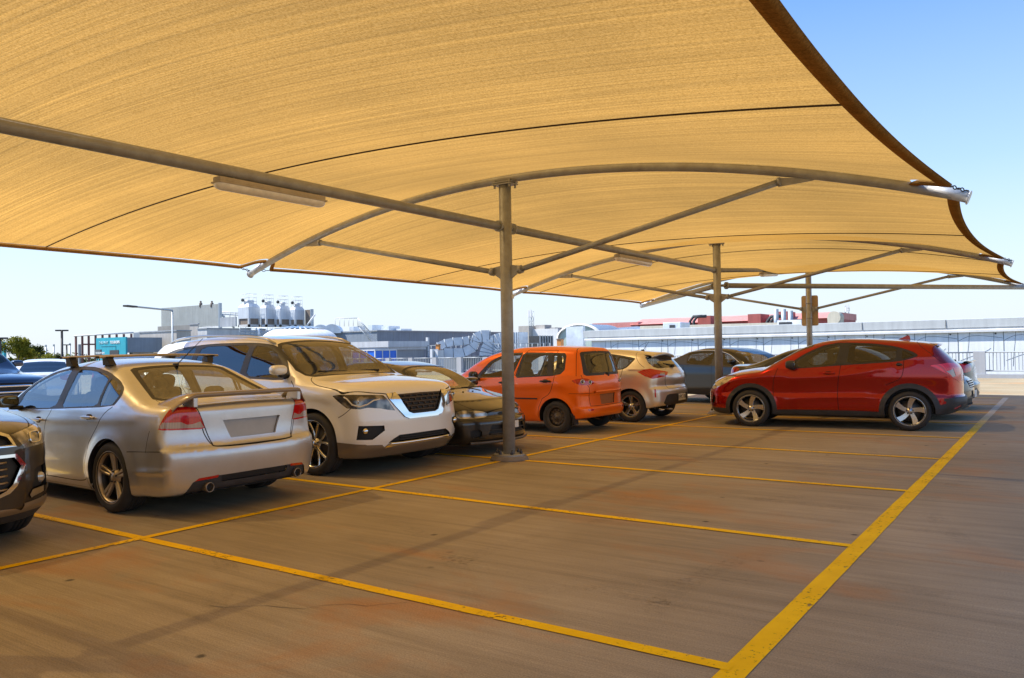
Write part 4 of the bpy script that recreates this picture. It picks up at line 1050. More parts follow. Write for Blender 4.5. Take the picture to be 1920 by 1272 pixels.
SED['feats'] = [
    ('gap', 0, strip(curve2([(2.64, 1.37), (2.60, 1.05), (2.575, .93), (2.49, .79), (2.48, .60), (2.49, .26)]), .009), {'r': 0}),
    ('gap', 0, strip(curve2([(3.80, 1.0), (3.68, .93), (3.56, .786), (3.43, .64)]), .009), {'r': 0}),
    ('gap', 0, strip(curve2([(3.43, .64), (3.34, .42), (3.28, .27), (2.49, .255)]), .009), {'r': 0}),
    ('gap', 0, strip(curve2([(1.60, .92), (1.46, .8), (1.40, .6), (1.40, .26), (2.49, .255)]), .009), {'r': 0}),
    ('gap', 0, strip([(4.15, .60), (4.62, .62)], .007), {'r': 0}),
    ('gap', 0, strip([(4.42, .60), (4.47, .80)], .006), {'r': 0}),
    ('window_trim', 0, [(1.50, .905), (2.6, .945), (3.80, .998), (3.87, 1.07), (3.885, 1.11), (3.84, 1.17), (3.67, 1.245), (3.41, 1.322), (3.05, 1.37), (2.75, 1.378), (2.48, 1.37), (2.17, 1.32), (1.87, 1.225), (1.66, 1.10)], {'r': 1, 'q': .2}),
    ('front_window', 0, [(1.72, .93), (2.60, .96), (2.595, 1.165), (2.55, 1.345), (2.42, 1.335), (2.20, 1.295), (1.90, 1.20), (1.74, 1.09)], {'r': 1, 'q': .12}),
    ('window', 0, [(2.735, .968), (3.465, 1.0), (3.47, 1.275), (3.3, 1.315), (3.0, 1.342), (2.735, 1.348)], {'r': 1, 'q': .08}),
    ('quarter_window', 0, [(3.515, 1.003), (3.755, 1.014), (3.825, 1.09), (3.825, 1.145), (3.71, 1.212), (3.52, 1.268)], {'r': 1, 'q': .1}),
    ('windscreen_trim', 'T', [(1.24, -.01), (1.28, .35), (1.45, .70), (1.60, .735), (1.9, .67), (2.10, .60), (2.2, .3), (2.22, -.01)], {'r': 0, 'nmin': .35, 'zr': (1.0, 2)}),
    ('windscreen', 'T', [(1.34, -.01), (1.37, .33), (1.52, .67), (1.9, .63), (2.08, .56), (2.15, .3), (2.17, -.01)], {'r': 0, 'nmin': .35, 'zr': (1.0, 2)}),
    ('rear_window_trim', 'T', [(3.47, -.01), (3.48, .30), (3.50, .50), (3.54, .56), (3.85, .63), (4.20, .71), (4.27, .66), (4.30, .35), (4.31, -.01)], {'r': 0, 'nmin': .2, 'zr': (1.05, 2)}),
    ('rear_window', 'T', [(3.52, -.01), (3.53, .28), (3.545, .46), (3.58, .50), (3.85, .575), (4.16, .655), (4.22, .61), (4.25, .35), (4.26, -.01)], {'r': 0, 'nmin': .2, 'zr': (1.05, 2)}),
    ('gap', 'T', strip([(4.31, 0), (4.30, .4), (4.24, .70), (4.5, .73), (4.72, .715)], .008), {'r': 0, 'nmin': .3}),
    ('gap', -90, strip(curve2([(-.60, 1.02), (-.565, .92), (-.53, .82), (-.50, .73), (-.475, .67), (-.43, .638), (0, .632), (.05, .632)]), .010), {'r': 0, 'xr': (4.4, 5)}),
    ('gap', -90, strip(curve2([(-.63, 1.02), (-.58, .92), (-.555, .82), (-.53, .74), (-.48, .66), (-.40, .635), (0, .625), (.05, .625)]), .010), {'r': 0, 'xr': (4.4, 5)}),
    ('tail_light', -45, [rc(4.575, .893, .81), rc(4.60, .86, .90), rc(4.631, .802, .992), rc(4.631, .747, 1.012), rc(4.686, .67, 1.01), rc(4.73, .595, 1.0), rc(4.763, .56, .918), rc(4.777, .525, .80)], {'r': 1, 'q': .1, 'nmin': .05}),
    ('reversing_light', -45, [rc(4.58, .89, .825), rc(4.613, .868, .878), rc(4.707, .728, .874), rc(4.728, .685, .85), rc(4.75, .64, .852), rc(4.766, .567, .872), rc(4.776, .535, .815)], {'r': 0, 'nmin': .05}),
    ('plate_recess', -90, [(.02, .868), (-.345, .868), (-.27, .702), (.02, .70)], {'r': 0, 'xr': (4.4, 5)}),
    ('diffuser', -90, [(.02, .375), (-.42, .372), (-.62, .362), (-.67, .33), (-.74, .20), (-.6, .12), (.02, .12)], {'r': 0, 'xr': (4.4, 5), 'nmin': -.2}),
    ('diffuser_mesh', -90, [(.02, .37), (-.40, .365), (-.39, .305), (.02, .305)], {'r': 0, 'xr': (4.4, 5)}),
    ('reflector', -90, [(-.43, .378), (-.62, .365), (-.655, .338), (-.44, .352)], {'r': 0, 'xr': (4.4, 5)}),
    ('sill_trim', 0, [(1.25, .1), (1.25, .185), (3.5, .20), (3.5, .1)], {'r': 0}),
    ('headlight', 45, [fc(.12, .60, .58), fc(.12, .50, .64), fc(.35, .72, .76), fc(.62, .86, .80), fc(.60, .88, .74), fc(.30, .82, .60)], {'r': 1, 'q': .1}),
    ('grille', 90, [(-.01, .55), (.40, .56), (.44, .64), (-.01, .66)], {'r': 0, 'xr': (-.1, .5)}),
]
g_sil = glass_mat('glass_sedan', (.66, .72, .70))
SED['mats'] = base_mats(silver, g_sil, glass_mat('glass_rear', (.76, .78, .70)), g_sil, silver)
SED['mats'].update({'plate_recess': (pbr('blank_plate', (.40, .41, .42), .45, var=.08), .03, 'full'), 'diffuser': (dark_pl, .012, 'full'), 'diffuser_mesh': (mesh_m, .025, 'full'), 'rear_window_trim': (black_pl, .002, 'full')})
rim_bronze = pbr('rim_dusty', (.46, .39, .30), .4, .7, var=.2, vscale=10)
def build_sedan():
    c = Car('sedan', 'dusty silver sedan with boot spoiler and roof racks, seen from behind', 'car', SED, (-2.659, 1.316, 0), 3.131, silver, res=.027)
    c.wheels(.338, .245, .245, ('spoke', 5, 'pair', .024, .034, 0), rim_bronze, .94)
    c.mirrors(1.80, .985, (.08, .12, .07), black_pl)
    c.handle(2.35, .832, .20); c.handle(3.41, .890, .22)
    # boot spoiler
    m = MB(); g = []
    ys_ = np.linspace(-.80, .80, 41)
    for y in ys_:
        a = abs(y); q = np.clip((a-.60)/.20, 0, 1); q = q*q*(3-2*q)
        zl = c.sh.on_top(4.66, y)[2]; zt_ = 1.125*(1-q)+(zl+.012)*q; x0 = 4.60-.32*q; x1 = 4.80-.12*q; th = .034*(1-q)+.012*q
        base = [(x0, zt_-th*.3), (x0+.03, zt_+.004), ((x0+x1)/2, zt_+.006), (x1-.01, zt_+.004), (x1, zt_-.012), (x1-.01, zt_-th), ((x0+x1)/2, zt_-th), (x0, zt_-th*.3)]
        g.append([(x, y, z) for x, z in base])
    m.sheet(g)
    c.add('boot_spoiler', m, paint('spoiler_dust', (.24, .185, .135), .3, .5, .08, .5))
    for sg in (-1, 1):
        zz = c.sh.on_top(4.7, sg*.60)[2]
        m = MB().prism([(4.58, sg*.60, zz-.01), (4.78, sg*.60, zz-.01), (4.78, sg*.60, 1.10), (4.63, sg*.60, 1.10)], (0, sg*.045, 0)); c.add('spoiler_support', m, silver, bevel=.006)
    # roof racks
    bar_m = pbr('rack_bar', (.45, .40, .33), .4, .6); foot_m = pbr('rack_foot', (.035, .028, .02), .55)
    for x in (2.42, 3.20):
        e = empty('roof_rack', tuple(c.tf([(x, 0, 1.40)])[0]), 0, c.root); m = MB()
        pr = [(x+.045*math.cos(t), 1.487+.013*math.sin(t)) for t in np.linspace(0, 2*PI, 17)]
        g = [[(px, y, pz-.016*(y/.66)**2) for px, pz in pr] for y in np.linspace(-.68, .68, 15)]; m.sheet(g)
        v = [(p[0]-(c.xm-x), p[1], p[2]-1.40) for p in [(c.xm-a, -b, cc) for a, b, cc in m.v]]; m.v = v; m.build('crossbar', bar_m, e)
        for sg in (-1, 1):
            m = MB(); zz = c.sh.on_top(x, .565)[2]-.01
            m.prism([(-.075, sg*.52, zz-1.40), (.075, sg*.52, zz-1.40), (.05, sg*.54, .055), (.085, sg*.55, .078), (-.085, sg*.55, .078), (-.05, sg*.54, .055)], (0, sg*.07, 0)); m.build('rack_foot', foot_m, e, bevel=.008)
    m = MB(); m.tube([(3.50, 0, 1.375), (3.99, 0, 1.645)], [.006, .0025], 6); m.add(*superell((3.49, 0, 1.378), (.045, .016, .018)), True); c.add('antenna', m, black_pl)
    for sg in (-1, 1):
        m = MB().lathe([(.040, -.12), (.046, .02), (.046, .055), (.040, .058), (.037, .05), (.035, -.1), (0, -.1)], 24, Matrix.Translation((4.80, sg*.53, .275)) @ Matrix.Rotation(PI/2, 4, 'Y'))
        c.add('exhaust_tip', m, pbr('exhaust_metal', (.28, .24, .2), .35, .9))
    return c

# ------------------------------------------------------------------ white SUV
white_p = paint('white_paint', (.84, .83, .80), .25, .4, .03, .04)
SUV = dict(L=5.04, hw=.98, R=.381, Ra=.43, axles=(.95, 3.85), yin=.68,
    top=[(0, .98), (.1, 1.03), (.3, 1.10), (.7, 1.155), (1.1, 1.195), (1.22, 1.225), (1.5, 1.39), (1.75, 1.53), (1.98, 1.635), (2.2, 1.69), (2.7, 1.735), (3.4, 1.74), (4.0, 1.71), (4.5, 1.67), (4.62, 1.63), (4.8, 1.42), (4.95, 1.15), (5.04, .95)],
    crown=[(0, .05), (1.0, .06), (1.6, .05), (4.9, .05)],
    front=[(.2, .17), (.28, .09), (.36, .02), (.5, .0), (.65, .0), (.75, .015), (.95, .05), (1.05, .10), (1.15, .25)], cf=(.34, 3.2),
    rear=[(.2, .2), (.35, .05), (.55, .0), (.7, .03), (.95, .05), (1.3, .18), (1.6, .38)], cr=(.22, 3.4),
    belt=[(0, .98), (1.0, 1.08), (1.6, 1.12), (3.0, 1.17), (4.0, 1.22), (5.0, 1.25)],
    plan=[(0, .90), (.5, .965), (1.0, .99), (2.4, .985), (3.8, 1.0), (4.5, .97), (5.04, .9)],
    sec=[(.18, .09), (.3, .03), (.45, .01), (.6, .015), (.8, .01), (.95, .0), (1.05, .01), (1.2, .03)],
    tumble=[(0, 0), (.03, .015), (.1, .045), (.3, .13), (.45, .22), (.6, .34), (.7, .5)],
    bot=[(0, .26), (.3, .22), (1.4, .24), (3.8, .24), (5.0, .34)], kt=[(0, .10), (1.1, .10), (1.6, .12), (5, .12)], kf=.09, kr=.09, flare=.025,
    creases=[([(.6, .93), (1.5, 1.0), (3, 1.05), (4.5, 1.08)], .015, .08, .5, 4.6)],
    cabin=(1.35, 4.7), seat=(2.4, 3.3, .75), dash=1.68, dash_z=1.12)
SUV['feats'] = [
    ('gap', 0, strip(curve2([(1.36, 1.14), (1.27, 1.05), (1.25, .8), (1.33, .5), (1.42, .3)]), .009), {'r': 0}),
    ('gap', 0, strip([(2.40, 1.62), (2.44, 1.1), (2.44, .3)], .009), {'r': 0}), ('gap', 0, strip(curve2([(3.60, 1.6), (3.64, 1.1), (3.5, .9), (3.42, .6)]), .009), {'r': 0}),
    ('gap', 0, strip(curve2([(.32, .835), (.42, .76), (.52, .71)]), .008), {'r': 0}),
    ('gap', 'T', strip(curve2([(.10, .50), (.22, .74), (.404, .915), (.58, .93), (.88, .925), (1.04, .875), (1.12, .82), (1.17, .76)]), .009), {'r': 0, 'nmin': .2}),
    ('window_trim', 0, [(1.36, 1.135), (2.4, 1.165), (3.6, 1.20), (4.35, 1.24), (4.55, 1.33), (4.35, 1.48), (4.0, 1.58), (3.3, 1.635), (2.45, 1.635), (2.05, 1.605), (1.80, 1.53), (1.55, 1.35)], {'r': 2}),
    ('front_window', 0, [(1.56, 1.17), (2.30, 1.195), (2.33, 1.595), (2.05, 1.565), (1.84, 1.49), (1.66, 1.36)], {'r': 1, 'q': .1}),
    ('window', 0, [(2.44, 1.20), (3.50, 1.23), (3.46, 1.595), (2.44, 1.605)], {'r': 1, 'q': .1}),
    ('quarter_window', 0, [(3.60, 1.235), (4.28, 1.27), (4.42, 1.34), (4.25, 1.46), (3.95, 1.545), (3.58, 1.59)], {'r': 1, 'q': .1}),
    ('windscreen_trim', 'T', [(1.10, -.01), (1.12, .30), (1.17, .72), (1.25, .80), (1.40, .83), (1.85, .73), (1.98, .64), (2.04, .3), (2.06, -.01)], {'r': 0, 'nmin': .3, 'zr': (1.17, 2)}),
    ('windscreen', 'T', [(1.17, -.01), (1.18, .30), (1.24, .70), (1.30, .76), (1.42, .785), (1.84, .69), (1.93, .6), (1.98, .3), (2.0, -.01)], {'r': 0, 'nmin': .3, 'zr': (1.17, 2)}),
    ('roof_glass', 'T', [(2.16, -.01), (2.16, .38), (2.30, .44), (4.2, .44), (4.2, -.01)], {'r': 0, 'nmin': .5, 'zr': (1.5, 2)}),
    ('headlight', 45, [fc(.60, .953, .968), fc(.50, .945, .983), fc(.305, .868, .982), fc(.187, .718, .975), fc(.124, .589, .965), fc(.10, .56, .93), fc(.065, .49, .82), fc(.055, .462, .778), fc(.08, .55, .79), fc(.114, .641, .811), fc(.19, .776, .828), fc(.248, .852, .812), fc(.388, .922, .823), fc(.502, .943, .895)], {'r': 1, 'q': .06}),
    ('grille', 90, [(.405, .968), (-.01, .972), (-.01, .724), (.20, .726), (.27, .75), (.345, .857)][::-1], {'r': 0, 'xr': (-.1, .5)}),
    ('grille_surround', 90, [(.405, .968), (.42, .985), (.55, .975), (.535, .92), (.455, .82), (.34, .695), (.27, .668), (-.01, .668), (-.01, .72), (.20, .722), (.27, .746), (.345, .853)], {'r': 0, 'xr': (-.1, .5)}),
    ('fog_recess', 45, [fc(.082, .62, .612), fc(.253, .869, .620), fc(.276, .884, .457), fc(.148, .749, .452), fc(.078, .615, .553)], {'r': 0}),
    ('intake', 90, [(-.01, .488), (.42, .486), (.50, .45), (.57, .402), (-.01, .402)], {'r': 0, 'xr': (-.1, .6)}),
    ('chrome_strip', 90, [(-.01, .408), (.46, .405), (.56, .392), (.61, .352), (.59, .345), (.50, .36), (.44, .368), (-.01, .368)], {'r': 0, 'xr': (-.1, .6)}),
    ('lower_bumper', 90, [(-.01, .366), (.44, .366), (.60, .345), (.64, .385), (1.0, .40), (1.0, .08), (.62, .08), (.58, .08), (-.01, .08)], {'r': 0, 'xr': (-.1, .5)}),
    ('lower_bumper', 0, [(.0, .08), (.0, .27), (.2, .40), (.60, .43), (.60, .08)], {'r': 0, 'nmin': .3}),
    ('sill_trim', 0, [(1.3, .15), (1.3, .34), (3.5, .34), (3.5, .15)], {'r': 0}),
    ('tail_light', -45, [rc(4.5, .93, .95), rc(4.6, .9, 1.18), rc(4.85, .7, 1.12), rc(4.9, .66, .95)], {'r': 1}),
]
SUV['mats'] = base_mats(white_p, glass_mat('glass_privacy', (.10, .115, .13)), None, glass_mat('glass_front_suv', (.34, .38, .38)), paint('lower_bumper_paint', (.17, .13, .09), .2, .5, .03, .1))
SUV['mats']['windscreen'] = (glass_clear, .004, 'full')
SUV['mats'].update({'grille_surround': (chrome, -.014, 'full'), 'chrome_strip': (chrome, -.012, 'full'), 'roof_glass': (pbr('roof_glass', (.02, .022, .025), .05, coat=1), .001, 'full')})
rim_machined = pbr('rim_machined', (.62, .60, .56), .2, .95)
def grille_bars(c, zs, yw, x_off, rad, mat, name='grille_bar', n=21, zc=lambda y, z: z):
    for z in zs:
        m = MB(); w_ = yw(z); pts = []
        for y in np.linspace(-w_, w_, n):
            p = c.sh.on_front(y, zc(y, z)); pts.append((p[0]+x_off, y, p[2]))
        m.tube(pts, rad, 8); c.add(name, m, mat)
def build_suv():
    c = Car('parked_suv', 'large white suv with chrome v shaped grille, between the silver sedan and the black coupe', 'suv', SUV, (-2.74, 3.90, 0), -.01, white_p, res=.03)
    c.wheels(.381, .235, .285, ('spoke', 5, 'vee', .028, .034, 0), rim_machined, .97)
    c.mirrors(1.48, 1.245, (.075, .105, .062), white_p, .0, (1,))
    grille_bars(c, (.388,), lambda z: .54, -.006, .017, chrome, 'chrome_glint_bar')  # round bar added over the chrome strip to catch the sky
    c.handle(2.22, .98, .22); c.handle(3.42, 1.03, .22)
    gb = pbr('grille_bar_grey', (.07, .055, .045), .35, .5)
    grille_bars(c, (.765, .815, .865, .915, .955), lambda z: .20+(z-.73)*.83, .012, .013, gb)
    m = MB()
    for z in (.79, .84, .89, .935):
        w_ = .18+(z-.73)*.83
        for k, y in enumerate(np.arange(-w_, w_, .105)):
            p = c.sh.on_front(y, z); m.tube([(p[0]+.014, y, z-.025), (p[0]+.014, y+.012, z+.025)], .011, 6)
    c.add('grille_lattice', m, gb)
    grille_bars(c, (.425, .455), lambda z: .40, .02, .007, black_pl)
    for sg in (-1, 1):
        m = MB(); p = c.sh.on_front(sg*.80, .555)
        if p is not None:
            m.add(*superell((p[0]+.02, sg*.81, .556), (.03, .04, .04), (1, 1)), True); c.add('fog_lamp', m, chrome)
        p = c.sh.on_front(sg*.86, .903); m = MB().lathe([(0, -.006), (.03, -.006), (.036, 0), (.03, .004)], 20, Matrix.Translation((p[0]-.001, sg*.86, .903)) @ Matrix.Rotation(sg*.9, 4, 'Z') @ Matrix.Rotation(-PI/2, 4, 'Y')); c.add('headlamp_lens', m, chrome)
        m = MB(); pts = []
        for a, z in ((.935, .955), (.925, .935), (.90, .865), (.85, .84), (.78, .865), (.71, .91), (.64, .92)):
            q = c.sh.on_front(sg*a, z)
            if q is not None: pts.append((q[0]-.002, sg*a, z))
        if len(pts) > 2: m.tube(pts, .009, 8); c.add('running_light', m, pbr('drl_white', (.75, .7, .6), .2))
        m = MB(); pts = []
        for x in np.linspace(2.0, 4.4, 15):
            p = c.sh.on_top(x, sg*.66); k = 1-((x-3.2)/1.2)**8; pts.append((x, sg*.66, p[2]+.012+.045*k))
        m.tube(pts, .017, 10); c.add('roof_rail', m, pbr('roof_rail', (.5, .5, .5), .3, .8))
    for sg in (-1, 1):
        m = MB().tube([(1.27, sg*.30-.2, 1.235), (1.30, sg*.30+.25, 1.245)], .010, 6); c.add('wiper', m, black_pl)
    return c

# ------------------------------------------------------------------ brown SUV, corner in view
brown_p = paint('brown_paint', (.022, .013, .006), .35, .35, .1, .02)
BRN = dict(L=4.67, hw=.93, R=.36, Ra=.41, axles=(.93, 3.637), yin=.62,
    top=[(0, .90), (.06, .93), (.2, .98), (.6, 1.05), (1.05, 1.105), (1.2, 1.14), (1.6, 1.39), (1.95, 1.58), (2.3, 1.68), (2.9, 1.715), (3.8, 1.69), (4.2, 1.62), (4.45, 1.3), (4.67, .95)],
    crown=[(0, .10), (1.0, .08), (4.6, .05)],
    front=[(.18, .18), (.26, .07), (.34, .0), (.5, .0), (.66, .02), (.8, .035), (.9, .07), (1.0, .2)], cf=(.40, 2.9),
    rear=[(.2, .2), (.4, .03), (.6, .0), (.95, .05), (1.3, .2), (1.6, .4)], cr=(.22, 3.4),
    belt=[(0, .92), (1.0, 1.03), (2.4, 1.08), (4.6, 1.16)], plan=[(0, .93), (.4, .965), (1.0, .985), (2.4, .98), (3.8, 1.0), (4.67, .9)],
    sec=[(.18, .09), (.3, .03), (.45, .01), (.7, .01), (.9, .0), (1.1, .03)], tumble=[(0, 0), (.03, .015), (.1, .05), (.3, .14), (.45, .24), (.6, .38)],
    bot=[(0, .24), (.3, .2), (1.4, .22), (4.6, .3)], kt=[(0, .08), (1.1, .09), (1.6, .12), (5, .12)], kf=.08, kr=.09, flare=.03, cabin=(1.25, 4.3), seat=(2.3, 3.1, .7), dash=1.6, dash_z=1.03,
    creases=[([(.3, .70), (.6, .74)], .012, .06, .1, .8)])
BRN['feats'] = [
    ('gap', 'T', strip(curve2([(.0, .40), (.08, .52), (.22, .66), (.5, .78), (1.0, .83)]), .009), {'r': 0, 'nmin': .15}),
    ('window_trim', 0, [(1.35, 1.06), (4.1, 1.17), (4.0, 1.5), (3.3, 1.6), (2.4, 1.6), (1.9, 1.5)], {'r': 1}), ('window', 0, [(1.55, 1.10), (2.35, 1.12), (2.38, 1.56), (1.95, 1.45)], {'r': 1}), ('window', 0, [(2.5, 1.13), (3.5, 1.15), (3.4, 1.55), (2.5, 1.57)], {'r': 1}),
    ('windscreen', 'T', [(1.15, -.01), (1.2, .4), (1.35, .72), (1.8, .68), (1.98, .58), (2.02, -.01)], {'r': 0, 'nmin': .3, 'zr': (1.1, 2)}),
    ('headlight', 45, [fc(.145, .50, .895), fc(.256, .656, .922), fc(.44, .814, .944), fc(.60, .90, .945), fc(.62, .92, .90), fc(.52, .90, .80), fc(.40, .87, .785), fc(.215, .709, .782), fc(.151, .612, .775), fc(.138, .558, .84)], {'r': 1, 'q': .08}),
    ('grille', 90, [(-.01, .905), (.41, .89), (.46, .87), (.49, .815), (-.01, .825)], {'r': 0, 'xr': (-.1, .4)}), ('grille', 90, [(-.01, .742), (.50, .722), (.56, .65), (.48, .522), (.42, .480), (.36, .46), (-.01, .455)], {'r': 0, 'xr': (-.1, .4)}),
    ('grille_surround', 90, [(-.01, .762), (.52, .745), (.60, .655), (.51, .505), (.45, .458), (.37, .437), (-.01, .43), (-.01, .455), (.36, .46), (.42, .48), (.475, .522), (.555, .65), (.50, .722), (-.01, .742)], {'r': 0, 'xr': (-.1, .4)}),
    ('grille_surround', 90, [(-.01, .93), (.42, .912), (.48, .888), (.525, .80), (-.01, .812), (-.01, .825), (.495, .815), (.46, .872), (.41, .892), (-.01, .907)], {'r': 0, 'xr': (-.1, .4)}),
    ('fog_recess', 45, [fc(.185, .70, .605), fc(.36, .87, .635), fc(.36, .88, .44), fc(.137, .643, .405)], {'r': 1, 'q': .1}),
    ('chrome_strip', 45, [fc(.128, .625, .415), fc(.147, .656, .452), fc(.36, .88, .462), fc(.36, .88, .43), fc(.155, .66, .397), fc(.137, .638, .387)], {'r': 0}),
    ('gap', 45, strip([fc(.36, .87, .71), fc(.46, .9, .62), fc(.40, .9, .62)], .03), {'r': 0}),
    ('skid_plate', 90, [(-.01, .35), (.40, .345), (.50, .335), (.58, .30), (.95, .34), (.95, .27), (.5, .25), (-.01, .25)], {'r': 0, 'xr': (-.1, .6)}),
    ('skid_plate', 0, [(.1, .29), (.1, .36), (.56, .40), (.58, .36), (.5, .30)], {'r': 0}),
    ('lower_bumper', 90, [(-.01, .258), (1, .29), (1, .1), (-.01, .1)], {'r': 0, 'xr': (-.1, .6)}), ('lower_bumper', 0, [(.0, .1), (.0, .29), (.5, .29), (.56, .1)], {'r': 0}),
]
BRN['mats'] = base_mats(brown_p, glass_dark, None, glass_dark); BRN['mats']['headlight'] = (head_pale, .004, 'pair')
BRN['mats'].update({'grille_surround': (chrome, -.012, 'full'), 'chrome_strip': (chrome, -.010, 'pair'), 'skid_plate': (pbr('skid_bronze', (.30, .22, .13), .4, .5), -.006, 'full')})
def build_brown():
    c = Car('parked_suv', 'brown suv cut by the left edge, only its front corner and headlamp in view', 'suv', BRN, (-2.62, -1.29, 0), .01, brown_p, res=.027)
    c.wheels(.36, .235, .25, ('spoke', 5, 'single', .06, .08, .1), rim_silver, .92)
    gb = pbr('grille_bar_bronze', (.35, .27, .18), .3, .8)
    grille_bars(c, (.49, .54, .59, .64, .69), lambda z: .44, .0, .009, gb)
    for sg in (-1, 1):
        p = c.sh.on_front(sg*.78, .52); m = MB(); m.add(*superell((p[0]+.045, sg*.775, .520), (.03, .045, .045), (1, 1)), True); c.add('fog_lamp', m, pbr('lamp_glass', (.5, .47, .4), .08, .5, coat=1))
        ring = [(.73+.055*abs(math.cos(t))**.5*math.copysign(1, math.cos(t)), .85+.042*abs(math.sin(t))**.5*math.copysign(1, math.sin(t))) for t in np.linspace(0, 2*PI, 25)[:-1]]
        m = MB().tube([(c.sh.on_front(sg*a, z)[0]-.002, sg*a, z) for a, z in ring], .006, 8, closed=True)
        c.add('headlamp_ring', m, chrome)
    return c

# ------------------------------------------------------------------ black coupe
blk_p = paint('black_paint', (.012, .011, .010), .1, .3, .05, .06)
CPE = dict(L=4.19, hw=.845, R=.29, Ra=.33, axles=(.92, 3.335), yin=.58,
    top=[(0, .62), (.05, .65), (.25, .745), (.6, .83), (.85, .885), (1.0, .93), (1.3, 1.12), (1.52, 1.225), (1.8, 1.29), (2.2, 1.33), (2.7, 1.32), (3.1, 1.23), (3.5, 1.05), (3.8, .97), (4.1, .95), (4.19, .85)],
    crown=[(0, .07), (.9, .06), (1.5, .05), (4, .05)],
    front=[(.13, .10), (.2, .02), (.3, .0), (.45, .0), (.5, .02), (.53, .06), (.62, .09), (.75, .3)], cf=(.30, 2.6),
    rear=[(.2, .1), (.5, .0), (.8, .05), (1.0, .15)], cr=(.2, 3),
    belt=[(0, .68), (1.0, .84), (2.0, .88), (4.2, .93)], plan=[(0, .93), (.4, .965), (1.0, .985), (2.4, 1.0), (3.8, .98), (4.2, .92)],
    sec=[(.14, .09), (.25, .03), (.45, .0), (.6, .01), (.75, .02), (.9, .05)], tumble=[(0, 0), (.03, .02), (.1, .06), (.25, .15), (.4, .27)],
    bot=[(0, .16), (.3, .15), (4.2, .2)], kt=[(0, .07), (.9, .09), (1.6, .11), (4.2, .1)], kf=.06, kr=.08, flare=.012, cabin=(1.1, 3.5), seat=(1.95, 2.6, .45), dash=1.38, dash_z=.78)
CPE['feats'] = [
    ('gap', 'T', strip(curve2([(.10, 0), (.11, .3), (.16, .50), (.30, .62), (.6, .68), (.95, .72)]), .009), {'r': 0, 'nmin': .2}),
    ('window_trim', 0, [(1.2, .865), (2.9, .91), (3.3, .95), (3.0, 1.12), (2.5, 1.23), (2.1, 1.25), (1.75, 1.2), (1.45, 1.06)], {'r': 1}), ('window', 0, [(1.4, .89), (2.4, .915), (2.42, 1.21), (2.1, 1.215), (1.8, 1.17), (1.55, 1.05)], {'r': 1}), ('quarter_window', 0, [(2.5, .925), (3.1, .96), (2.9, 1.1), (2.5, 1.2)], {'r': 1}),
    ('windscreen_trim', 'T', [(.90, -.01), (.94, .35), (1.08, .66), (1.2, .69), (1.45, .62), (1.56, .56), (1.62, .3), (1.63, -.01)], {'r': 0, 'nmin': .3, 'zr': (.86, 2)}),
    ('windscreen', 'T', [(.97, -.01), (1.0, .34), (1.14, .64), (1.44, .585), (1.53, .53), (1.57, .3), (1.58, -.01)], {'r': 0, 'nmin': .3, 'zr': (.86, 2)}),
    ('rear_window', 'T', [(3.0, -.01), (3.02, .45), (3.5, .55), (3.6, -.01)], {'r': 0, 'nmin': .3}),
    ('headlight', 45, [fc(.39, .80, .585), fc(.36, .785, .635), fc(.32, .74, .648), fc(.232, .604, .645), fc(.15, .458, .622), fc(.115, .37, .575), fc(.12, .44, .532), fc(.214, .652, .527), fc(.352, .798, .535)], {'r': 2}),
    ('grille', 90, [(-.01, .545), (.20, .545), (.20, .585), (-.01, .59)], {'r': 1, 'xr': (-.1, .4)}),
    ('intake', 90, [(-.01, .42), (.40, .42), (.46, .29), (-.01, .28)], {'r': 0, 'xr': (-.1, .4)}),
    ('fog_recess', 45, [fc(.1, .56, .37), fc(.2, .70, .37), fc(.2, .70, .27), fc(.1, .56, .26)], {'r': 1}),
    ('gap', 90, strip([(-.01, .515), (.5, .515), (.85, .50)], .006), {'r': 0, 'xr': (-.1, .6)}),
]
CPE['mats'] = M_ = base_mats(blk_p, glass_mat('glass_coupe', (.75, .79, .72)), None, glass_mat('glass_coupe_front', (.82, .86, .76)))
M_['headlight'] = (head_pale, .004, 'pair'); SUV['mats']['headlight'] = (head_dark, .004, 'pair')
def build_coupe():
    c = Car('coupe', 'low black coupe with oval headlamps behind the nearest post', 'car', CPE, (-2.56, 5.80, 0), .025, blk_p, res=.03)
    c.wheels(.29, .185, .19, ('spoke', 6, 'single', .04, .05, 0), rim_silver, .835)
    c.mirrors(1.35, .94); c.plate('front', .40, .372, .10, txt='1CKS 214' if False else None, off=.02, y=0)
    grille_bars(c, (.30, .35), lambda z: .42, .01, .008, dark_pl)
    m = MB()
    for sg in (-1, 1): m.tube([(.93, sg*.35-.25, .91), (.96, sg*.35+.22, .915)], .009, 6)
    c.add('wiper', m, black_pl)
    pts = [(c.sh.on_front(y, .205)[0]-.03, y, .19) for y in np.linspace(-.72, .72, 17)]
    g = [[(p[0], p[1], .205), (p[0]-.015, p[1], .19), (p[0], p[1], .165), (p[0]+.08, p[1], .16)] for p in pts]; c.add('front_lip', MB().sheet(g), pbr('lip_grey', (.11, .09, .07), .3))
    for sg in (-1, 1):
        p = c.sh.on_top(.75, sg*.12); m = MB(); m.add(*superell((p[0], p[1], p[2]+.004), (.012, .015, .006)), True); c.add('washer_jet', m, gap_m)
    return c

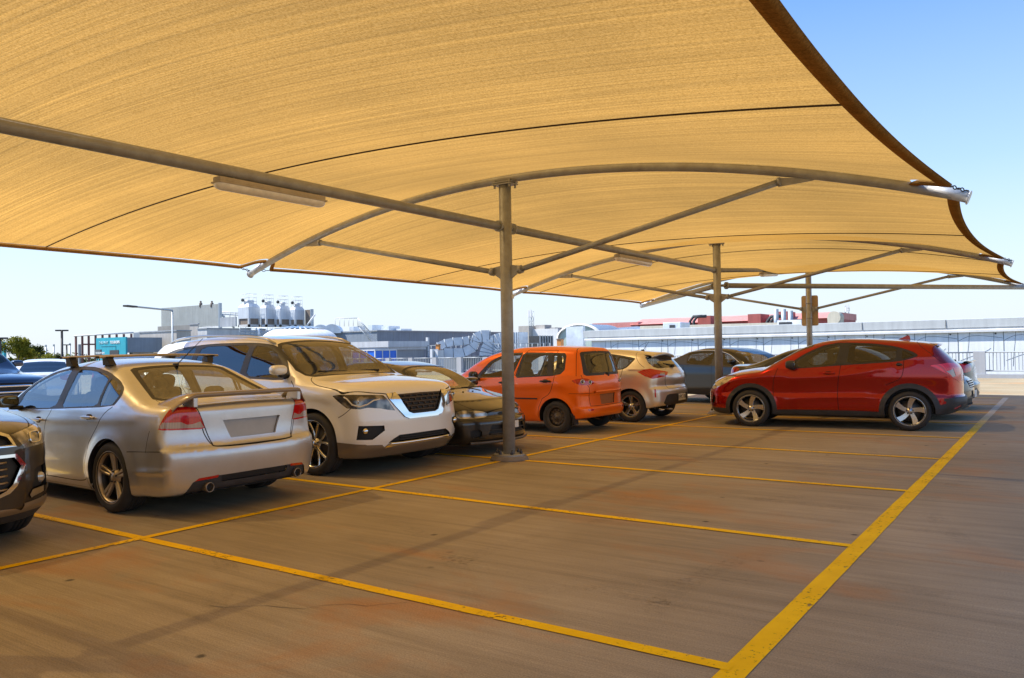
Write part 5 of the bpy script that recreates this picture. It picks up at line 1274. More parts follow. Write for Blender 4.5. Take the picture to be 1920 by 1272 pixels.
# ------------------------------------------------------------------ orange hatchback
org_p = paint('orange_paint', (.92, .155, .0), .3, .35, .06, coat=.55)
ORG = dict(L=3.925, hw=.84, R=.288, Ra=.335, axles=(.80, 3.29), yin=.58,
    top=[(0, .74), (.08, .80), (.3, .87), (.7, .945), (.98, .99), (1.1, 1.05), (1.45, 1.27), (1.75, 1.41), (2.0, 1.475), (2.4, 1.525), (2.9, 1.535), (3.4, 1.515), (3.62, 1.49), (3.70, 1.45), (3.78, 1.25), (3.87, 1.0), (3.925, .85)],
    crown=[(0, .07), (.9, .06), (1.5, .05), (4, .045)],
    front=[(.15, .12), (.25, .03), (.45, .0), (.6, .02), (.75, .09), (.9, .3)], cf=(.30, 2.8),
    rear=[(.2, .12), (.28, .03), (.36, .0), (.44, .005), (.47, .04), (.65, .05), (.72, .035), (.9, .05), (1.0, .085), (1.2, .155), (1.4, .23), (1.5, .28)], cr=(.16, 3.4),
    belt=[(0, .78), (1.0, .92), (1.6, .955), (3.3, 1.01), (4.0, 1.02)], plan=[(0, .93), (.4, .965), (1.0, .985), (2.4, 1.0), (3.3, 1.0), (3.925, .92)],
    sec=[(.16, .08), (.26, .03), (.4, .005), (.6, .0), (.75, .005), (.9, .015), (1.0, .03)], tumble=[(0, 0), (.03, .012), (.1, .04), (.3, .11), (.42, .17), (.55, .32)],
    bot=[(0, .2), (.3, .18), (1.2, .19), (2.8, .19), (3.925, .28)], kt=[(0, .08), (.9, .09), (1.6, .10), (3.9, .08)], kf=.08, kr=.06, flare=.02, cabin=(1.25, 3.72), seat=(2.15, 2.85, .5), dash=1.55, dash_z=.90, seat_mat=interior_l,
    creases=[([(1.0, .78), (3.3, .84)], .006, .08, .9, 3.6)])
ORG['feats'] = [
    ('gap', 0, strip(curve2([(1.20, .93), (1.12, .8), (1.15, .5), (1.22, .27)]), .008), {'r': 0}),
    ('gap', 0, strip(curve2([(2.60, 1.47), (2.42, 1.05), (2.38, .8), (2.38, .27)]), .009), {'r': 0}), ('gap', 0, strip(curve2([(3.24, 1.45), (3.26, 1.0), (3.18, .72), (3.02, .60)]), .009), {'r': 0}), ('gap', 0, strip([(3.02, .60), (2.95, .45), (2.93, .27)], .008), {'r': 0}),
    ('gap', 0, strip([(2.60, 1.47), (3.24, 1.45)], .006), {'r': 0}),
    ('window_trim', 0, [(1.50, .955), (2.36, .985), (2.52, 1.425), (2.3, 1.42), (2.05, 1.38), (1.80, 1.27)], {'r': 1, 'q': .1}), ('window_trim', 0, [(2.42, .965), (3.21, 1.005), (3.38, 1.035), (3.45, 1.11), (3.44, 1.35), (3.40, 1.405), (3.1, 1.42), (2.52, 1.425)], {'r': 1, 'q': .08}),
    ('front_window', 0, [(1.62, .975), (2.33, 1.0), (2.475, 1.40), (2.3, 1.395), (2.07, 1.355), (1.84, 1.25)], {'r': 1, 'q': .1}),
    ('window', 0, [(2.49, .995), (2.92, 1.01), (3.02, 1.385), (2.55, 1.395)], {'r': 0}), ('window', 0, [(2.95, 1.01), (3.10, 1.02), (3.06, 1.382), (3.045, 1.382)], {'r': 0}), ('quarter_window', 0, [(3.22, 1.03), (3.36, 1.055), (3.40, 1.12), (3.385, 1.33), (3.33, 1.375), (3.16, 1.385)], {'r': 1, 'q': .1}),
    ('windscreen', 'T', [(1.0, -.01), (1.04, .35), (1.2, .68), (1.6, .62), (1.88, .55), (1.93, .3), (1.94, -.01)], {'r': 0, 'nmin': .3, 'zr': (.98, 2)}),
    ('rear_window_trim', -90, [(.02, 1.0), (-.60, 1.0), (-.66, 1.03), (-.585, 1.39), (-.53, 1.42), (.02, 1.435)], {'r': 1, 'q': .08, 'xr': (3.4, 4)}),
    ('rear_window', -90, [(.02, 1.045), (-.50, 1.05), (-.535, 1.10), (-.50, 1.36), (-.45, 1.385), (.02, 1.40)], {'r': 1, 'q': .08, 'xr': (3.4, 4)}),
    ('gap', 0, strip([(3.56, 1.50), (3.61, 1.42), (3.68, 1.0)], .008), {'r': 0}),
    ('gap', -90, strip(curve2([(-.71, 1.02), (-.70, .93), (-.60, .8), (-.60, .72), (-.57, .50), (-.52, .475), (0, .47), (.05, .47)]), .009), {'r': 0, 'xr': (3.4, 4)}),
    ('gap', 0, strip([(3.55, .70), (3.9, .70)], .006), {'r': 0}),
    ('tail_light', -45, [rc(3.62, .83, .925), rc(3.72, .81, .955), rc(3.82, .74, .965), rc(3.86, .64, .955), rc(3.875, .50, .91), rc(3.875, .47, .88), rc(3.875, .50, .855), rc(3.86, .66, .84), rc(3.76, .79, .85), rc(3.68, .82, .885)], {'r': 2, 'nmin': .05}),
    ('plate_recess', -90, [(.02, .672), (-.285, .672), (-.245, .492), (.02, .49)], {'r': 0, 'xr': (3.4, 4)}),
    ('reflector', -90, [(-.53, .43), (-.68, .425), (-.66, .395), (-.54, .40)], {'r': 0, 'xr': (3.4, 4)}),
    ('headlight', 45, [fc(.12, .6, .62), fc(.15, .6, .72), fc(.4, .8, .82), fc(.4, .82, .7)], {'r': 1}),
]
ORG['mats'] = base_mats(org_p, glass_mat('glass_orange', (.86, .90, .88)), glass_mat('glass_orange_rear', (.66, .66, .60)), glass_mat('glass_orange', (.86, .90, .88)))
ORG['mats'].update({'plate_recess': (pbr('recess_paint', (.30, .10, .02), .6), .015, 'full'), 'rear_window_trim': (black_pl, .002, 'full')})
def build_orange():
    c = Car('hatchback', 'orange hatchback with bare steel wheels beside the nearest post', 'car', ORG, (-2.40, 9.095, 0), 3.149, org_p, res=.027)
    c.wheels(.288, .18, .185, ('steel',), pbr('steel_wheel', (.13, .105, .08), .55, .4, var=.2, vscale=15), .83)
    c.mirrors(1.58, .985, (.06, .09, .075), black_pl)
    c.handle(2.20, .885, .20, black_pl); c.handle(3.09, .915, .22, black_pl)
    c.ring(3.575, .81, .095)
    for sg in (-1, 1):
        p = c.sh.on_side(2.6, .605); m = MB(); m.box((1.3, p[1]-.006, .59), (2.36, p[1]+.007, .612), .003); m.box((2.42, p[1]-.006, .592), (2.92, p[1]+.007, .614), .003); m.v = [(x, sg*y, z) for x, y, z in m.v]; c.add('side_moulding', m, black_pl)
        m = MB(); m.prism([(3.58, sg*.70, .36), (3.66, sg*.70, .17), (3.67, sg*.70, .17), (3.66, sg*.70, .32)], (0, sg*.13, 0)); m.box((3.62, .66, .16), (3.635, .83, .36)); m.v = [(x, abs(y)*sg, z) for x, y, z in m.v]; c.add('mud_flap', m, black_pl)
        for (a, z) in ((.725, .905), (.56, .89)):
            p = c.sh.on_rear(sg*a, z); nrm = c.sh.grad(np.array([[p[0], a, z]]))[0]; rot = Vector((nrm[0], sg*nrm[1], nrm[2])).to_track_quat('Z', 'Y').to_matrix().to_4x4()
            m = MB().lathe([(.043, -.01), (.043, .005), (.034, .007), (.030, .0), (0, .002)], 24, Matrix.Translation((p[0], sg*a, z)) @ rot); c.add('lamp_ring', m, pbr('lamp_ring', (.55, .5, .5), .15, .9))
            m = MB().lathe([(0, .010), (.018, .008), (.02, .0)], 16, Matrix.Translation((p[0], sg*a, z)) @ rot); c.add('lamp_eye', m, pbr('lamp_eye', (.12, .1, .12), .1, .5))
    m = MB().tube([(3.79, .10, 1.045), (3.80, -.02, 1.04), (3.78, -.36, 1.075)], [.016, .012, .008], 8); m.add(*superell((3.82, .12, 1.01), (.03, .035, .04)), True); c.add('rear_wiper', m, black_pl)
    g = [[(c.sh.on_rear(y, .72)[0]+dx, y, .72+dz) for dx, dz in ((-.01, .02), (.03, .012), (.032, -.004), (-.005, -.03))] for y in np.linspace(-.47, .47, 15)]; c.add('tailgate_ledge', MB().sheet(g), org_p)
    return c

# ------------------------------------------------------------------ champagne hatchback
chp_p = paint('champagne_paint', (.74, .69, .61), .7, .34, .07, .03)
COR = dict(sx=.944, sy=.983, L=4.275, hw=.88, R=.316, Ra=.358, axles=(.89, 3.49), yin=.62,
    top=[(0, .68), (.1, .74), (.4, .86), (.8, .93), (1.05, .98), (1.4, 1.19), (1.75, 1.36), (2.1, 1.44), (2.5, 1.465), (3.0, 1.455), (3.4, 1.42), (3.68, 1.385), (3.78, 1.345), (3.95, 1.22), (4.1, 1.08), (4.2, .97), (4.275, .85)],
    crown=[(0, .07), (.9, .06), (1.5, .05), (4, .05)],
    front=[(.15, .12), (.25, .03), (.45, .0), (.6, .02), (.75, .12), (.9, .4)], cf=(.36, 2.8),
    rear=[(.2, .16), (.3, .05), (.42, .0), (.58, .0), (.66, .02), (.72, .06), (.85, .05), (.95, .06), (1.0, .10), (1.1, .18), (1.3, .38)], cr=(.26, 2.8),
    belt=[(0, .74), (1.0, .90), (2.4, .98), (3.3, 1.03), (4.2, 1.06)], plan=[(0, .92), (.4, .96), (1.0, .985), (2.4, .99), (3.5, 1.0), (4.275, .9)],
    sec=[(.16, .09), (.26, .03), (.4, .005), (.6, .0), (.75, .0), (.9, .01), (1.03, .04)], tumble=[(0, 0), (.03, .015), (.1, .05), (.3, .17), (.4, .25), (.5, .4)],
    bot=[(0, .2), (.3, .18), (1.2, .18), (3.0, .18), (4.275, .34)], kt=[(0, .08), (.9, .09), (1.6, .11), (4.2, .09)], kf=.08, kr=.08, flare=.02, cabin=(1.25, 4.0), seat=(2.25, 2.95, .55), dash=1.6, dash_z=.88)
COR['feats'] = [
    ('gap', 0, strip(curve2([(3.32, 1.06), (3.28, .88), (3.20, .70)]), .009), {'r': 0}), ('gap', 0, strip([(2.3, 1.36), (2.26, 1.0), (2.24, .3)], .009), {'r': 0}),
    ('window_trim', 0, [(1.5, .93), (2.4, .99), (3.30, 1.035), (3.42, 1.09), (3.56, 1.24), (3.55, 1.275), (3.1, 1.345), (2.6, 1.385), (2.2, 1.37), (1.9, 1.27)], {'r': 1}),
    ('front_window', 0, [(1.65, .96), (2.2, 1.0), (2.24, 1.345), (1.95, 1.25)], {'r': 1, 'q': .1}), ('window', 0, [(2.36, 1.01), (3.10, 1.05), (3.12, 1.32), (2.7, 1.355), (2.38, 1.355)], {'r': 1, 'q': .1}), ('quarter_window', 0, [(3.15, 1.055), (3.28, 1.065), (3.39, 1.11), (3.50, 1.24), (3.16, 1.31)], {'r': 1, 'q': .1}),
    ('windscreen', 'T', [(1.1, -.01), (1.14, .35), (1.3, .68), (1.6, .64), (1.9, .56), (1.95, .3), (1.96, -.01)], {'r': 0, 'nmin': .3, 'zr': (.98, 2)}),
    ('rear_window', -90, [(.02, 1.07), (-.45, 1.065), (-.62, 1.06), (-.70, 1.09), (-.72, 1.16), (-.66, 1.29), (.02, 1.345)], {'r': 1, 'q': .1, 'xr': (3.4, 4.3)}),
    ('gap', 0, strip(curve2([(3.54, 1.41), (3.56, 1.32), (3.66, 1.18), (3.80, 1.08)]), .007), {'r': 0}),
    ('gap', -90, strip(curve2([(-.52, .96), (-.56, .84), (-.52, .70), (-.46, .665), (0, .66), (.04, .66)]), .010), {'r': 0, 'xr': (3.6, 4.4)}),
    ('tail_light', -45, [rc(3.648, .841, 1.0), rc(3.80, .81, 1.045), rc(3.914, .773, 1.062), rc(4.016, .681, 1.038), rc(4.145, .38, .99), rc(4.15, .45, .94), rc(4.157, .533, .905), rc(3.976, .815, .86), rc(3.815, .844, .917)], {'r': 1, 'q': .08, 'nmin': .03}),
    ('reversing_light', -45, [rc(4.086, .655, .975), rc(4.131, .506, .98), rc(4.145, .56, .92), rc(4.083, .69, .922)], {'r': 0, 'nmin': .03}),
    ('lower_bumper', -90, [(.02, .55), (-.50, .555), (-.58, .53), (-.62, .46), (-.66, .38), (-.5, .3), (.02, .28)], {'r': 1, 'q': .1, 'xr': (3.8, 4.5), 'nmin': -.1}),
    ('reflector', -45, [rc(4.00, .80, .66), rc(4.03, .78, .66), rc(4.03, .78, .50), rc(4.01, .80, .50)], {'r': 0}),
]
COR['mats'] = base_mats(chp_p, glass_mat('glass_corolla', (.3, .3, .28)), glass_mat('glass_corolla_rear', (.42, .40, .35)))
def build_champagne():
    c = Car('hatchback', 'champagne hatchback with red wing shaped tail lamps next to the orange car', 'car', COR, (-2.174, 11.517, 0), 3.176, chp_p, res=.03)
    c.wheels(.316, .205, .215, ('spoke', 5, 'pair', .028, .034, 0), rim_silver, .87)
    c.ring(3.555, .855, .082); c.handle(3.1, .93, .2)
    m = MB(); g = []
    for y in np.linspace(-.62, .62, 19):
        q = 1-.4*(abs(y)/.62)**3; zz = c.sh.on_top(3.62, y)[2]
        g.append([(3.58, y, zz+.001), (3.86*1, y, 1.375-.05*(y/.6)**2), (3.80+.15*q, y, 1.355-.055*(y/.6)**2), (3.80+.14*q, y, 1.325-.06*(y/.6)**2), (3.76, y, 1.32-.07*(y/.6)**2)])
    m.sheet(g); c.add('roof_spoiler', m, chp_p)
    m = MB(); m.tube([(3.42, 0, 1.42), (3.56, 0, 1.60)], [.006, .003], 6); m.add(*superell((3.41, 0, 1.422), (.04, .016, .016)), True); c.add('antenna', m, black_pl)
    c.plate('rear', .475, .372, .134, txt='1FPC 188', off=.02)
    m = MB().tube([(4.06, .0, 1.12), (4.0, -.28, 1.15)], .011, 8); m.add(*superell((4.09, .02, 1.10), (.035, .05, .03)), True); c.add('rear_wiper', m, black_pl)
    m = MB().tube([(4.0, -.40, .27), (4.24, -.40, .245)], .022, 12); c.add('exhaust_tip', m, pbr('exhaust_metal', (.28, .24, .2), .35, .9))
    return c

# ------------------------------------------------------------------ cars further off
def generic(L, hw, H, axles, R, cowl, head, rhead, rbase, deck, hood, nose=.66, suv=False, tail=None, ffeat=(), pt=None, gl=None, estate=False):
    z0 = .0; belt = hood-.03
    S = dict(L=L, hw=hw, R=R, Ra=R+.04, axles=axles, yin=hw-.28,
        top=[(0, nose), (.08, nose+.05), (.4, nose+.62*(hood-nose)), (cowl-.1, hood), (cowl, hood+.03), ((cowl+head)/2, hood+.03+.56*(H-hood)), (head, H-.055), (head+.4, H-.01), ((head+rhead)/2+.2, H), (rhead, H-.06), ((rhead+rbase)/2, (H-.06+deck)/2+.01), (rbase, deck+.02), (rbase+.1, deck), (L-.12, deck-.01), (L, deck-.1)] if not estate else
            [(0, nose), (.08, nose+.05), (.4, nose+.62*(hood-nose)), (cowl-.1, hood), (cowl, hood+.03), ((cowl+head)/2, hood+.03+.56*(H-hood)), (head, H-.055), (head+.4, H-.01), ((head+rhead)/2+.2, H), (rhead, H-.05), (rhead+.12, H-.12), (L-.1, deck), (L, deck-.2)],
        crown=[(0, .08), (L, .05)], front=[(.18, .12), (.3, .02), (.5, .0), (nose, .03), (nose+.15, .12), (nose+.3, .3)], cf=(.34, 2.9),
        rear=[(.18, .14), (.32, .02), (.55, .0), (.62, .05), (.9, .08), (1.1, .16), (1.4, .34)], cr=(.22, 3.0),
        belt=[(0, belt-.12), (cowl, belt-.02), (rbase, belt+.07), (L, belt+.08)], plan=[(0, .91), (.5, .96), (1, .985), (L-1, 1.0), (L, .91)],
        sec=[(.16, .09), (.28, .03), (.45, .0), (belt-.2, .0), (belt, .03)], tumble=[(0, 0), (.03, .015), (.1, .055), (.25, .14), (.42, .26), (.6, .45)],
        bot=[(0, .2), (L, .24)], kt=[(0, .09), (cowl, .09), (head, .12), (L, .08)], kf=.09, kr=.08, flare=.015, cabin=(cowl+.15, rbase-.05), seat=(head+.3, head+1.1, belt-.4), dash=cowl+.35, dash_z=belt-.03)
    xb = head+.45; zt = H-.085
    S['feats'] = [
        ('gap', 0, strip([(cowl+.12, belt), (cowl+.02, .5), (cowl+.08, .28)], .01), {'r': 0}), ('gap', 0, strip([(xb+.04, zt), (xb, .28)], .01), {'r': 0}), ('gap', 0, strip([(xb+.95, belt), (xb+.8, .7)], .01), {'r': 0}),
        ('window_trim', 0, [(cowl+.25, belt), (rbase-.45, belt+.065), (rbase-.28, belt+.10), (rhead+.05, zt-.06), (rhead-.4, zt), (head+.3, zt), (head, zt-.04), ((cowl+head)/2+.1, (belt+zt)/2+.03)], {'r': 1}),
        ('front_window', 0, [(cowl+.42, belt+.03), (xb-.05, belt+.045), (xb-.02, zt-.03), (head+.3, zt-.035), (head+.04, zt-.075), ((cowl+head)/2+.2, (belt+zt)/2)], {'r': 1, 'q': .1}),
        ('window', 0, [(xb+.05, belt+.05), (xb+.85, belt+.08), (xb+.88, zt-.07), (xb+.5, zt-.03), (xb+.06, zt-.03)], {'r': 1, 'q': .1}),
        ('windscreen', 'T', [(cowl+.03, -.01), (cowl+.06, .35), (cowl+.2, hw*.74), (head-.1, hw*.68), (head-.03, hw*.6), (head+.01, .3), (head+.02, -.01)], {'r': 0, 'nmin': .3, 'zr': (hood, 3)}),
        ('headlight', 45, [fc(.1, hw*.62, nose-.08), fc(.12, hw*.6, nose+.0), fc(.4, hw*.88, nose+.10), fc(.55, hw*.93, nose+.12), fc(.5, hw*.95, nose+.02), fc(.28, hw*.88, nose-.06)], {'r': 1}),
        ('grille', 90, [(-.01, nose-.14), (hw*.42, nose-.13), (hw*.5, nose+.0), (-.01, nose+.01)], {'r': 0, 'xr': (-.1, .5)}),
        ('intake', 90, [(-.01, .42), (hw*.6, .40), (hw*.5, .28), (-.01, .28)], {'r': 0, 'xr': (-.1, .5)}),
        ('tail_light', -45, [rc(L-.42, hw*.95, deck-.2), rc(L-.38, hw*.94, deck-.06), rc(L-.15, hw*.75, deck-.05), rc(L-.08, hw*.55, deck-.07), rc(L-.08, hw*.55, deck-.2), rc(L-.2, hw*.85, deck-.25)], {'r': 1, 'nmin': .03}),
    ]
    if estate: S['feats'].append(('rear_window', -90, [(.02, deck+.05), (-hw*.7, deck+.06), (-hw*.62, H-.16), (.02, H-.13)], {'r': 1, 'xr': (L-1.2, L+.1)}))
    else: S['feats'].append(('rear_window', 'T', [(rhead+.05, -.01), (rhead+.08, hw*.6), (rbase-.12, hw*.74), (rbase-.02, hw*.4), (rbase, -.01)], {'r': 0, 'nmin': .15, 'zr': (deck+.01, 3)}))
    S['feats'] += list(ffeat); g_ = gl or glass_mat('glass_far', (.35, .37, .38)); S['mats'] = base_mats(pt, g_, g_, g_); return S
navy = paint('navy_paint', (.02, .04, .085), .5, .3, .05, .0); graph = paint('graphite_paint', (.05, .055, .06), .6, .3, .06); whitecar = paint('gloss_white', (.75, .76, .78), .0, .3, .01)
bluegrey = paint('slate_paint', (.010, .013, .018), .2, .3, .05, coat=.5); skyp = paint('pale_blue_paint', (.35, .42, .48), .5, .3, .05); dgreen = paint('dark_teal_paint', (.015, .03, .035), .5, .3, .05)
def far_car(label, S, X, Y, rz, pt, style=5, res=.04, rim=None, group=None, name='sedan', cat='car'):
    c = Car(name, label, cat, S, (X, Y, 0), rz, pt, res=res)
    c.wheels(S['R'], .21, S['R']*.66, ('spoke', style, 'single', .05, .06, .1), rim or rim_silver)
    c.mirrors(S['cabin'][0]+.32, S['dash_z']+.14, (.07, .11, .065)); 
    return c
def build_far():
    S = generic(4.90, .91, 1.45, (.95, 3.77), .33, 1.35, 2.05, 3.35, 4.2, 1.06, .98, .68, pt=bluegrey)
    S['mats']['window_trim'] = (black_pl, .003, 'pair')
    c = far_car('dark sedan with chrome window line beyond the champagne hatchback', S, -.85, 16.9, -.30, bluegrey, res=.034)
    for sg in (-1, 1):
        m = MB(); pts = [c.sh.on_side(x, z) for x, z in curve2([(1.55, .955), (1.78, 1.10), (2.1, 1.27), (2.5, 1.36), (3.0, 1.375), (3.5, 1.32), (3.95, 1.16)])]
        m.tube([(p[0], sg*(p[1]+.003), p[2]) for p in pts if p is not None], .008, 6); c.add('chrome_line', m, chrome)
    S = generic(4.75, .90, 1.45, (.92, 3.67), .33, 1.30, 2.0, 3.3, 4.1, 1.08, .98, .74, pt=graph)
    c = far_car('graphite sedan facing the aisle, half hidden behind the red crossover', S, 4.72-2.295, 14.2, 0, graph, res=.034)
    grille_bars(c, (.63, .67, .71, .745), lambda z: .40, .0, .010, chrome); c.plate('front', .48, off=.03)
    S = generic(4.55, .88, 1.44, (.90, 3.55), .32, 1.25, 1.95, 3.2, 3.95, 1.06, .95, .68, pt=dgreen)
    c = far_car('dark teal sedan with a lip spoiler, tail just showing past the graphite one', S, 4.62-(4.55-2.225), 16.85, PI, dgreen, res=.034)
    g = [[(4.28, y, 1.055), (4.44, y, 1.095-.03*abs(y)), (4.46, y, 1.08-.03*abs(y)), (4.42, y, 1.04)] for y in np.linspace(-.66, .66, 9)]; c.add('lip_spoiler', MB().sheet(g), dgreen)
    # across the aisle on the left
    S = generic(5.15, .95, 1.86, (.95, 3.9), .40, 1.35, 2.1, 4.55, 5.0, 1.20, 1.26, 1.06, pt=navy, estate=True, gl=glass_mat('glass_navy', (.30, .40, .42)))
    S['rear'] = [(.2, .1), (.5, 0), (1.2, .05), (1.7, .2)]
    S['feats'] = [f for f in S['feats'] if f[0] not in ('grille', 'headlight', 'intake')]+[('grille', 90, [(-.01, .80), (.46, .82), (.54, 1.02), (-.01, 1.03)], {'r': 0, 'xr': (-.1, .5)}), ('headlight', 45, [fc(.12, .62, .86), fc(.12, .6, 1.0), fc(.4, .86, 1.04), (fc(.4, .9, .9))], {'r': 1}), ('intake', 90, [(-.01, .45), (.6, .45), (.5, .6), (-.01, .6)], {'r': 0, 'xr': (-.1, .5)})]
    c = far_car('tall navy four wheel drive at the left edge behind the silver sedan', S, -9.6-2.43, 3.02, 0, navy, res=.036, name='parked_suv', cat='suv')
    grille_bars(c, (.86, .97), lambda z: .48, -.012, .022, chrome); c.plate('front', .68, .372, .11, txt='1DUN 104', off=.03)
    S = generic(4.8, .91, 1.44, (.95, 3.75), .33, 1.35, 2.0, 3.3, 4.1, 1.02, .97, .7, pt=whitecar, gl=glass_mat('glass_far_dark', (.12, .13, .15)))
    far_car('white sedan seen from behind, beyond the navy four wheel drive', S, -20.6, 8.9, PI-.5, whitecar, res=.045)
    S = generic(4.5, .90, 1.50, (.9, 3.5), .33, 1.2, 1.9, 3.6, 4.2, 1.05, .98, .75, pt=bluegrey, estate=True)
    far_car('slate blue hatchback roof showing past the front roof rack', S, -16.2, 9.9, 0, bluegrey, res=.05, name='hatchback')
    S2 = generic(4.6, .90, 1.50, (.9, 3.6), .33, 1.2, 1.95, 3.6, 4.3, 1.05, .98, .75, pt=skyp, estate=True)
    far_car('pale blue car whose roof shows above the silver sedan roof', S2, -14.5, 13.6, 0, skyp, res=.05, name='hatchback')
    far_car('second pale blue car further behind the silver sedan, near the blue wall', S2, -24.0, 17.5, 0, skyp, res=.06, name='hatchback')
# ------------------------------------------------------------------ surroundings
def atd(x, y, D): return CAM_O+ray(x, y)*D
def pxX(x, Y): d = ray(x, 650); return CAM_O[0]+d[0]*(Y-CAM_O[1])/d[1]
def pxY(x, X): d = ray(x, 650); return CAM_O[1]+d[1]*(X-CAM_O[0])/d[0]
def wall_mat(name, col, rib=None, var=.1, rough=.7, ribdir='X', metal=0):
    if name in MC: return MC[name]
    N = NT(name); p = N.n('ShaderNodeBsdfPrincipled', i_Roughness=rough, i_Metallic=metal); co = N.coord()
    n = N.noise(co, .6, 5, .6); c = N.ramp(n, [(.3, tuple(v*(1-var) for v in col)), (.7, tuple(min(1, v*(1+var)) for v in col))])
    st = N.coord((2, 2, .15)); n2 = N.noise(st, 2, 4, .6); c = N.mix(c, N.ramp(n2, [(.3, .88), (.7, 1.06)]), 1.0, 'MULTIPLY')
    N.l(c, p, 2, 'Base Color')
    if rib:
        wv = N.n('ShaderNodeTexWave', i_Scale=rib, bands_direction=ribdir); N.l(co, wv, 0, 0); b = N.n('ShaderNodeBump', i_Strength=.7, i_Distance=.03); N.l(wv, b, 1, 'Height'); N.l(b, p, 0, 'Normal')
    MC[name] = N.done(p); return MC[name]
W_BEIGE = wall_mat('precast_beige', (.44, .41, .37)); W_GREY = wall_mat('panel_grey', (.34, .36, .38), 1.2, ribdir='X'); W_SLATE = wall_mat('panel_slate', (.22, .26, .31)); W_LIGHT = wall_mat('panel_light', (.56, .57, .57)); W_WHITE = wall_mat('panel_white', (.74, .74, .73), rough=.5)
W_TEAL = wall_mat('panel_teal', (.02, .36, .46), rough=.5); W_RIB = wall_mat('corrugated_grey', (.36, .38, .36), 5, rough=.5, ribdir='DIAGONAL'); W_BLUE = pbr('blue_glazing', (.01, .15, .70), .35, var=.2, vscale=.8); DUCT = pbr('duct_metal', (.70, .75, .80), .4, .25, var=.18, vscale=1.5); W_RED = wall_mat('red_cladding', (.40, .10, .085)); W_PINK = wall_mat('red_roof_sheet', (.66, .26, .23), 3); W_BROWN = wall_mat('rust_wall', (.22, .17, .13)); W_DARK = pbr('dark_louvre', (.05, .055, .06), .7, var=.2, vscale=3); W_GREEN = wall_mat('pale_green_glass', (.42, .50, .44), rough=.3); POLE = pbr('pole_dark', (.03, .03, .032), .6); POLE_L = pbr('pole_galv', (.35, .40, .44), .5, .5); MAR = pbr('maroon_fin', (.16, .06, .05), .6); CREAM = wall_mat('cream_render', (.62, .57, .45))
def thing(name, label, cat, loc, group=None):
    r = empty(name, tuple(loc)); tag(r, label, cat, group); return r
def part(root, name, mat, mb, par=None, **k):
    l = root.location; mb.v = [(v[0]-l[0], v[1]-l[1], v[2]-l[2]) for v in mb.v]; return mb.build(name, mat, par or root, **k)
def cbox(xc, ytop, D, xl, xr, zb=-7.0):
    """axis aligned block: nearest vertical corner at photo column xc, left end xl, right end xr"""
    C = atd(xc, ytop, D); X0 = pxX(xl, C[1]) if xl is not None else C[0]-4; Y1 = pxY(xr, C[0]) if xr is not None else C[1]+4
    return (min(X0, C[0]-.1), C[1], zb), (C[0], max(Y1, C[1]+.1), C[2])
def bx(lo, hi, dx=0): return MB().box(lo, hi)
# --- parapet and railing along the deck end
YR = 34.0
conc_l = wall_mat('pier_concrete', (.36, .38, .41)); rail_m = pbr('rail_galv', (.33, .36, .39), .5, .3)
r = thing('upstand_wall', 'low pale concrete kerb carrying the railing at the far deck end', 'kerb', (-12, YR, 0)); part(r, 'kerb', conc_l, MB().box((-44, YR-.22, -.3), (16, YR+.12, .16)))
def rail(x0, x1, label):
    r = thing('railing_panel', label, 'railing', ((x0+x1)/2, YR, .16), 'galvanised railing panels along the deck end')
    m = MB()
    for z in (.30, 1.05): m.tube([(x0, YR, z), (x1, YR, z)], .028, 8)
    part(r, 'rail', rail_m, m); m = MB(); n = int((x1-x0)/.125)
    for k in range(1, n): x = x0+(x1-x0)*k/n; m.box((x-.014, YR-.011, .31), (x+.014, YR+.011, 1.04))
    part(r, 'bars', rail_m, m)
piers = [3.35, -5.7, -12.6]+[-13.9-1.95*k for k in range(12)]
piers = sorted(piers+[13.0])
for i, x in enumerate(piers):
    wv = .42 if x > 0 else .33
    r = thing('rail_pier', 'grey concrete pier in the deck end railing, number of a long row' if False else ('wide grey concrete pier right of the red crossover' if abs(x-3.35) < .1 else 'narrow grey concrete pier in the railing across the deck end'), 'pier', (x, YR, 0), 'concrete piers of the deck end railing')
    part(r, 'pier', conc_l, MB().box((x-wv/2, YR-.16, .1), (x+wv/2, YR+.1, 1.09)))
    if i: rail(piers[i-1]+.22, x-wv/2, 'galvanised bar railing panel on the deck end kerb')
# --- long pale wall building to the right
Yw = 45.0
r = thing('long_building', 'long pale grey building with deep metal fascia behind the deck end railing', 'building', (-4, Yw, 0))
xa, xb_ = pxX(1095, Yw), 16
part(r, 'wall', wall_mat('pattern_wall', (.84, .86, .86), var=.04), MB().box((xa+.6, Yw+.02, -7), (xb_, Yw+9, 2.3)))
part(r, 'fascia', wall_mat('fascia_metal', (.60, .62, .61), var=.05, rough=.4), MB().prism([(xa, Yw-.06, 2.25), (xa, Yw-.08, 2.70), (xa, Yw+.8, 2.74), (xa, Yw+.8, 2.25)], (xb_-xa, 0, 0)))
part(r, 'gutter', W_WHITE, MB().prism([(xa+.1, Yw-.16, 2.0), (xa+.1, Yw-.16, 2.12), (xa+.1, Yw-.12, 2.15), (xa+.1, Yw+.015, 2.15), (xa+.1, Yw+.015, 2.0)], (xb_-xa, 0, 0)))
part(r, 'soffit', wall_mat('soffit_grey', (.42, .44, .45)), MB().box((xa+.3, Yw-.03, 2.153), (xb_, Yw+.017, 2.248)))
m = MB(); gr = MB()
sp = 2.08; x = 1.55
k0 = int((xa-x)/sp)+1
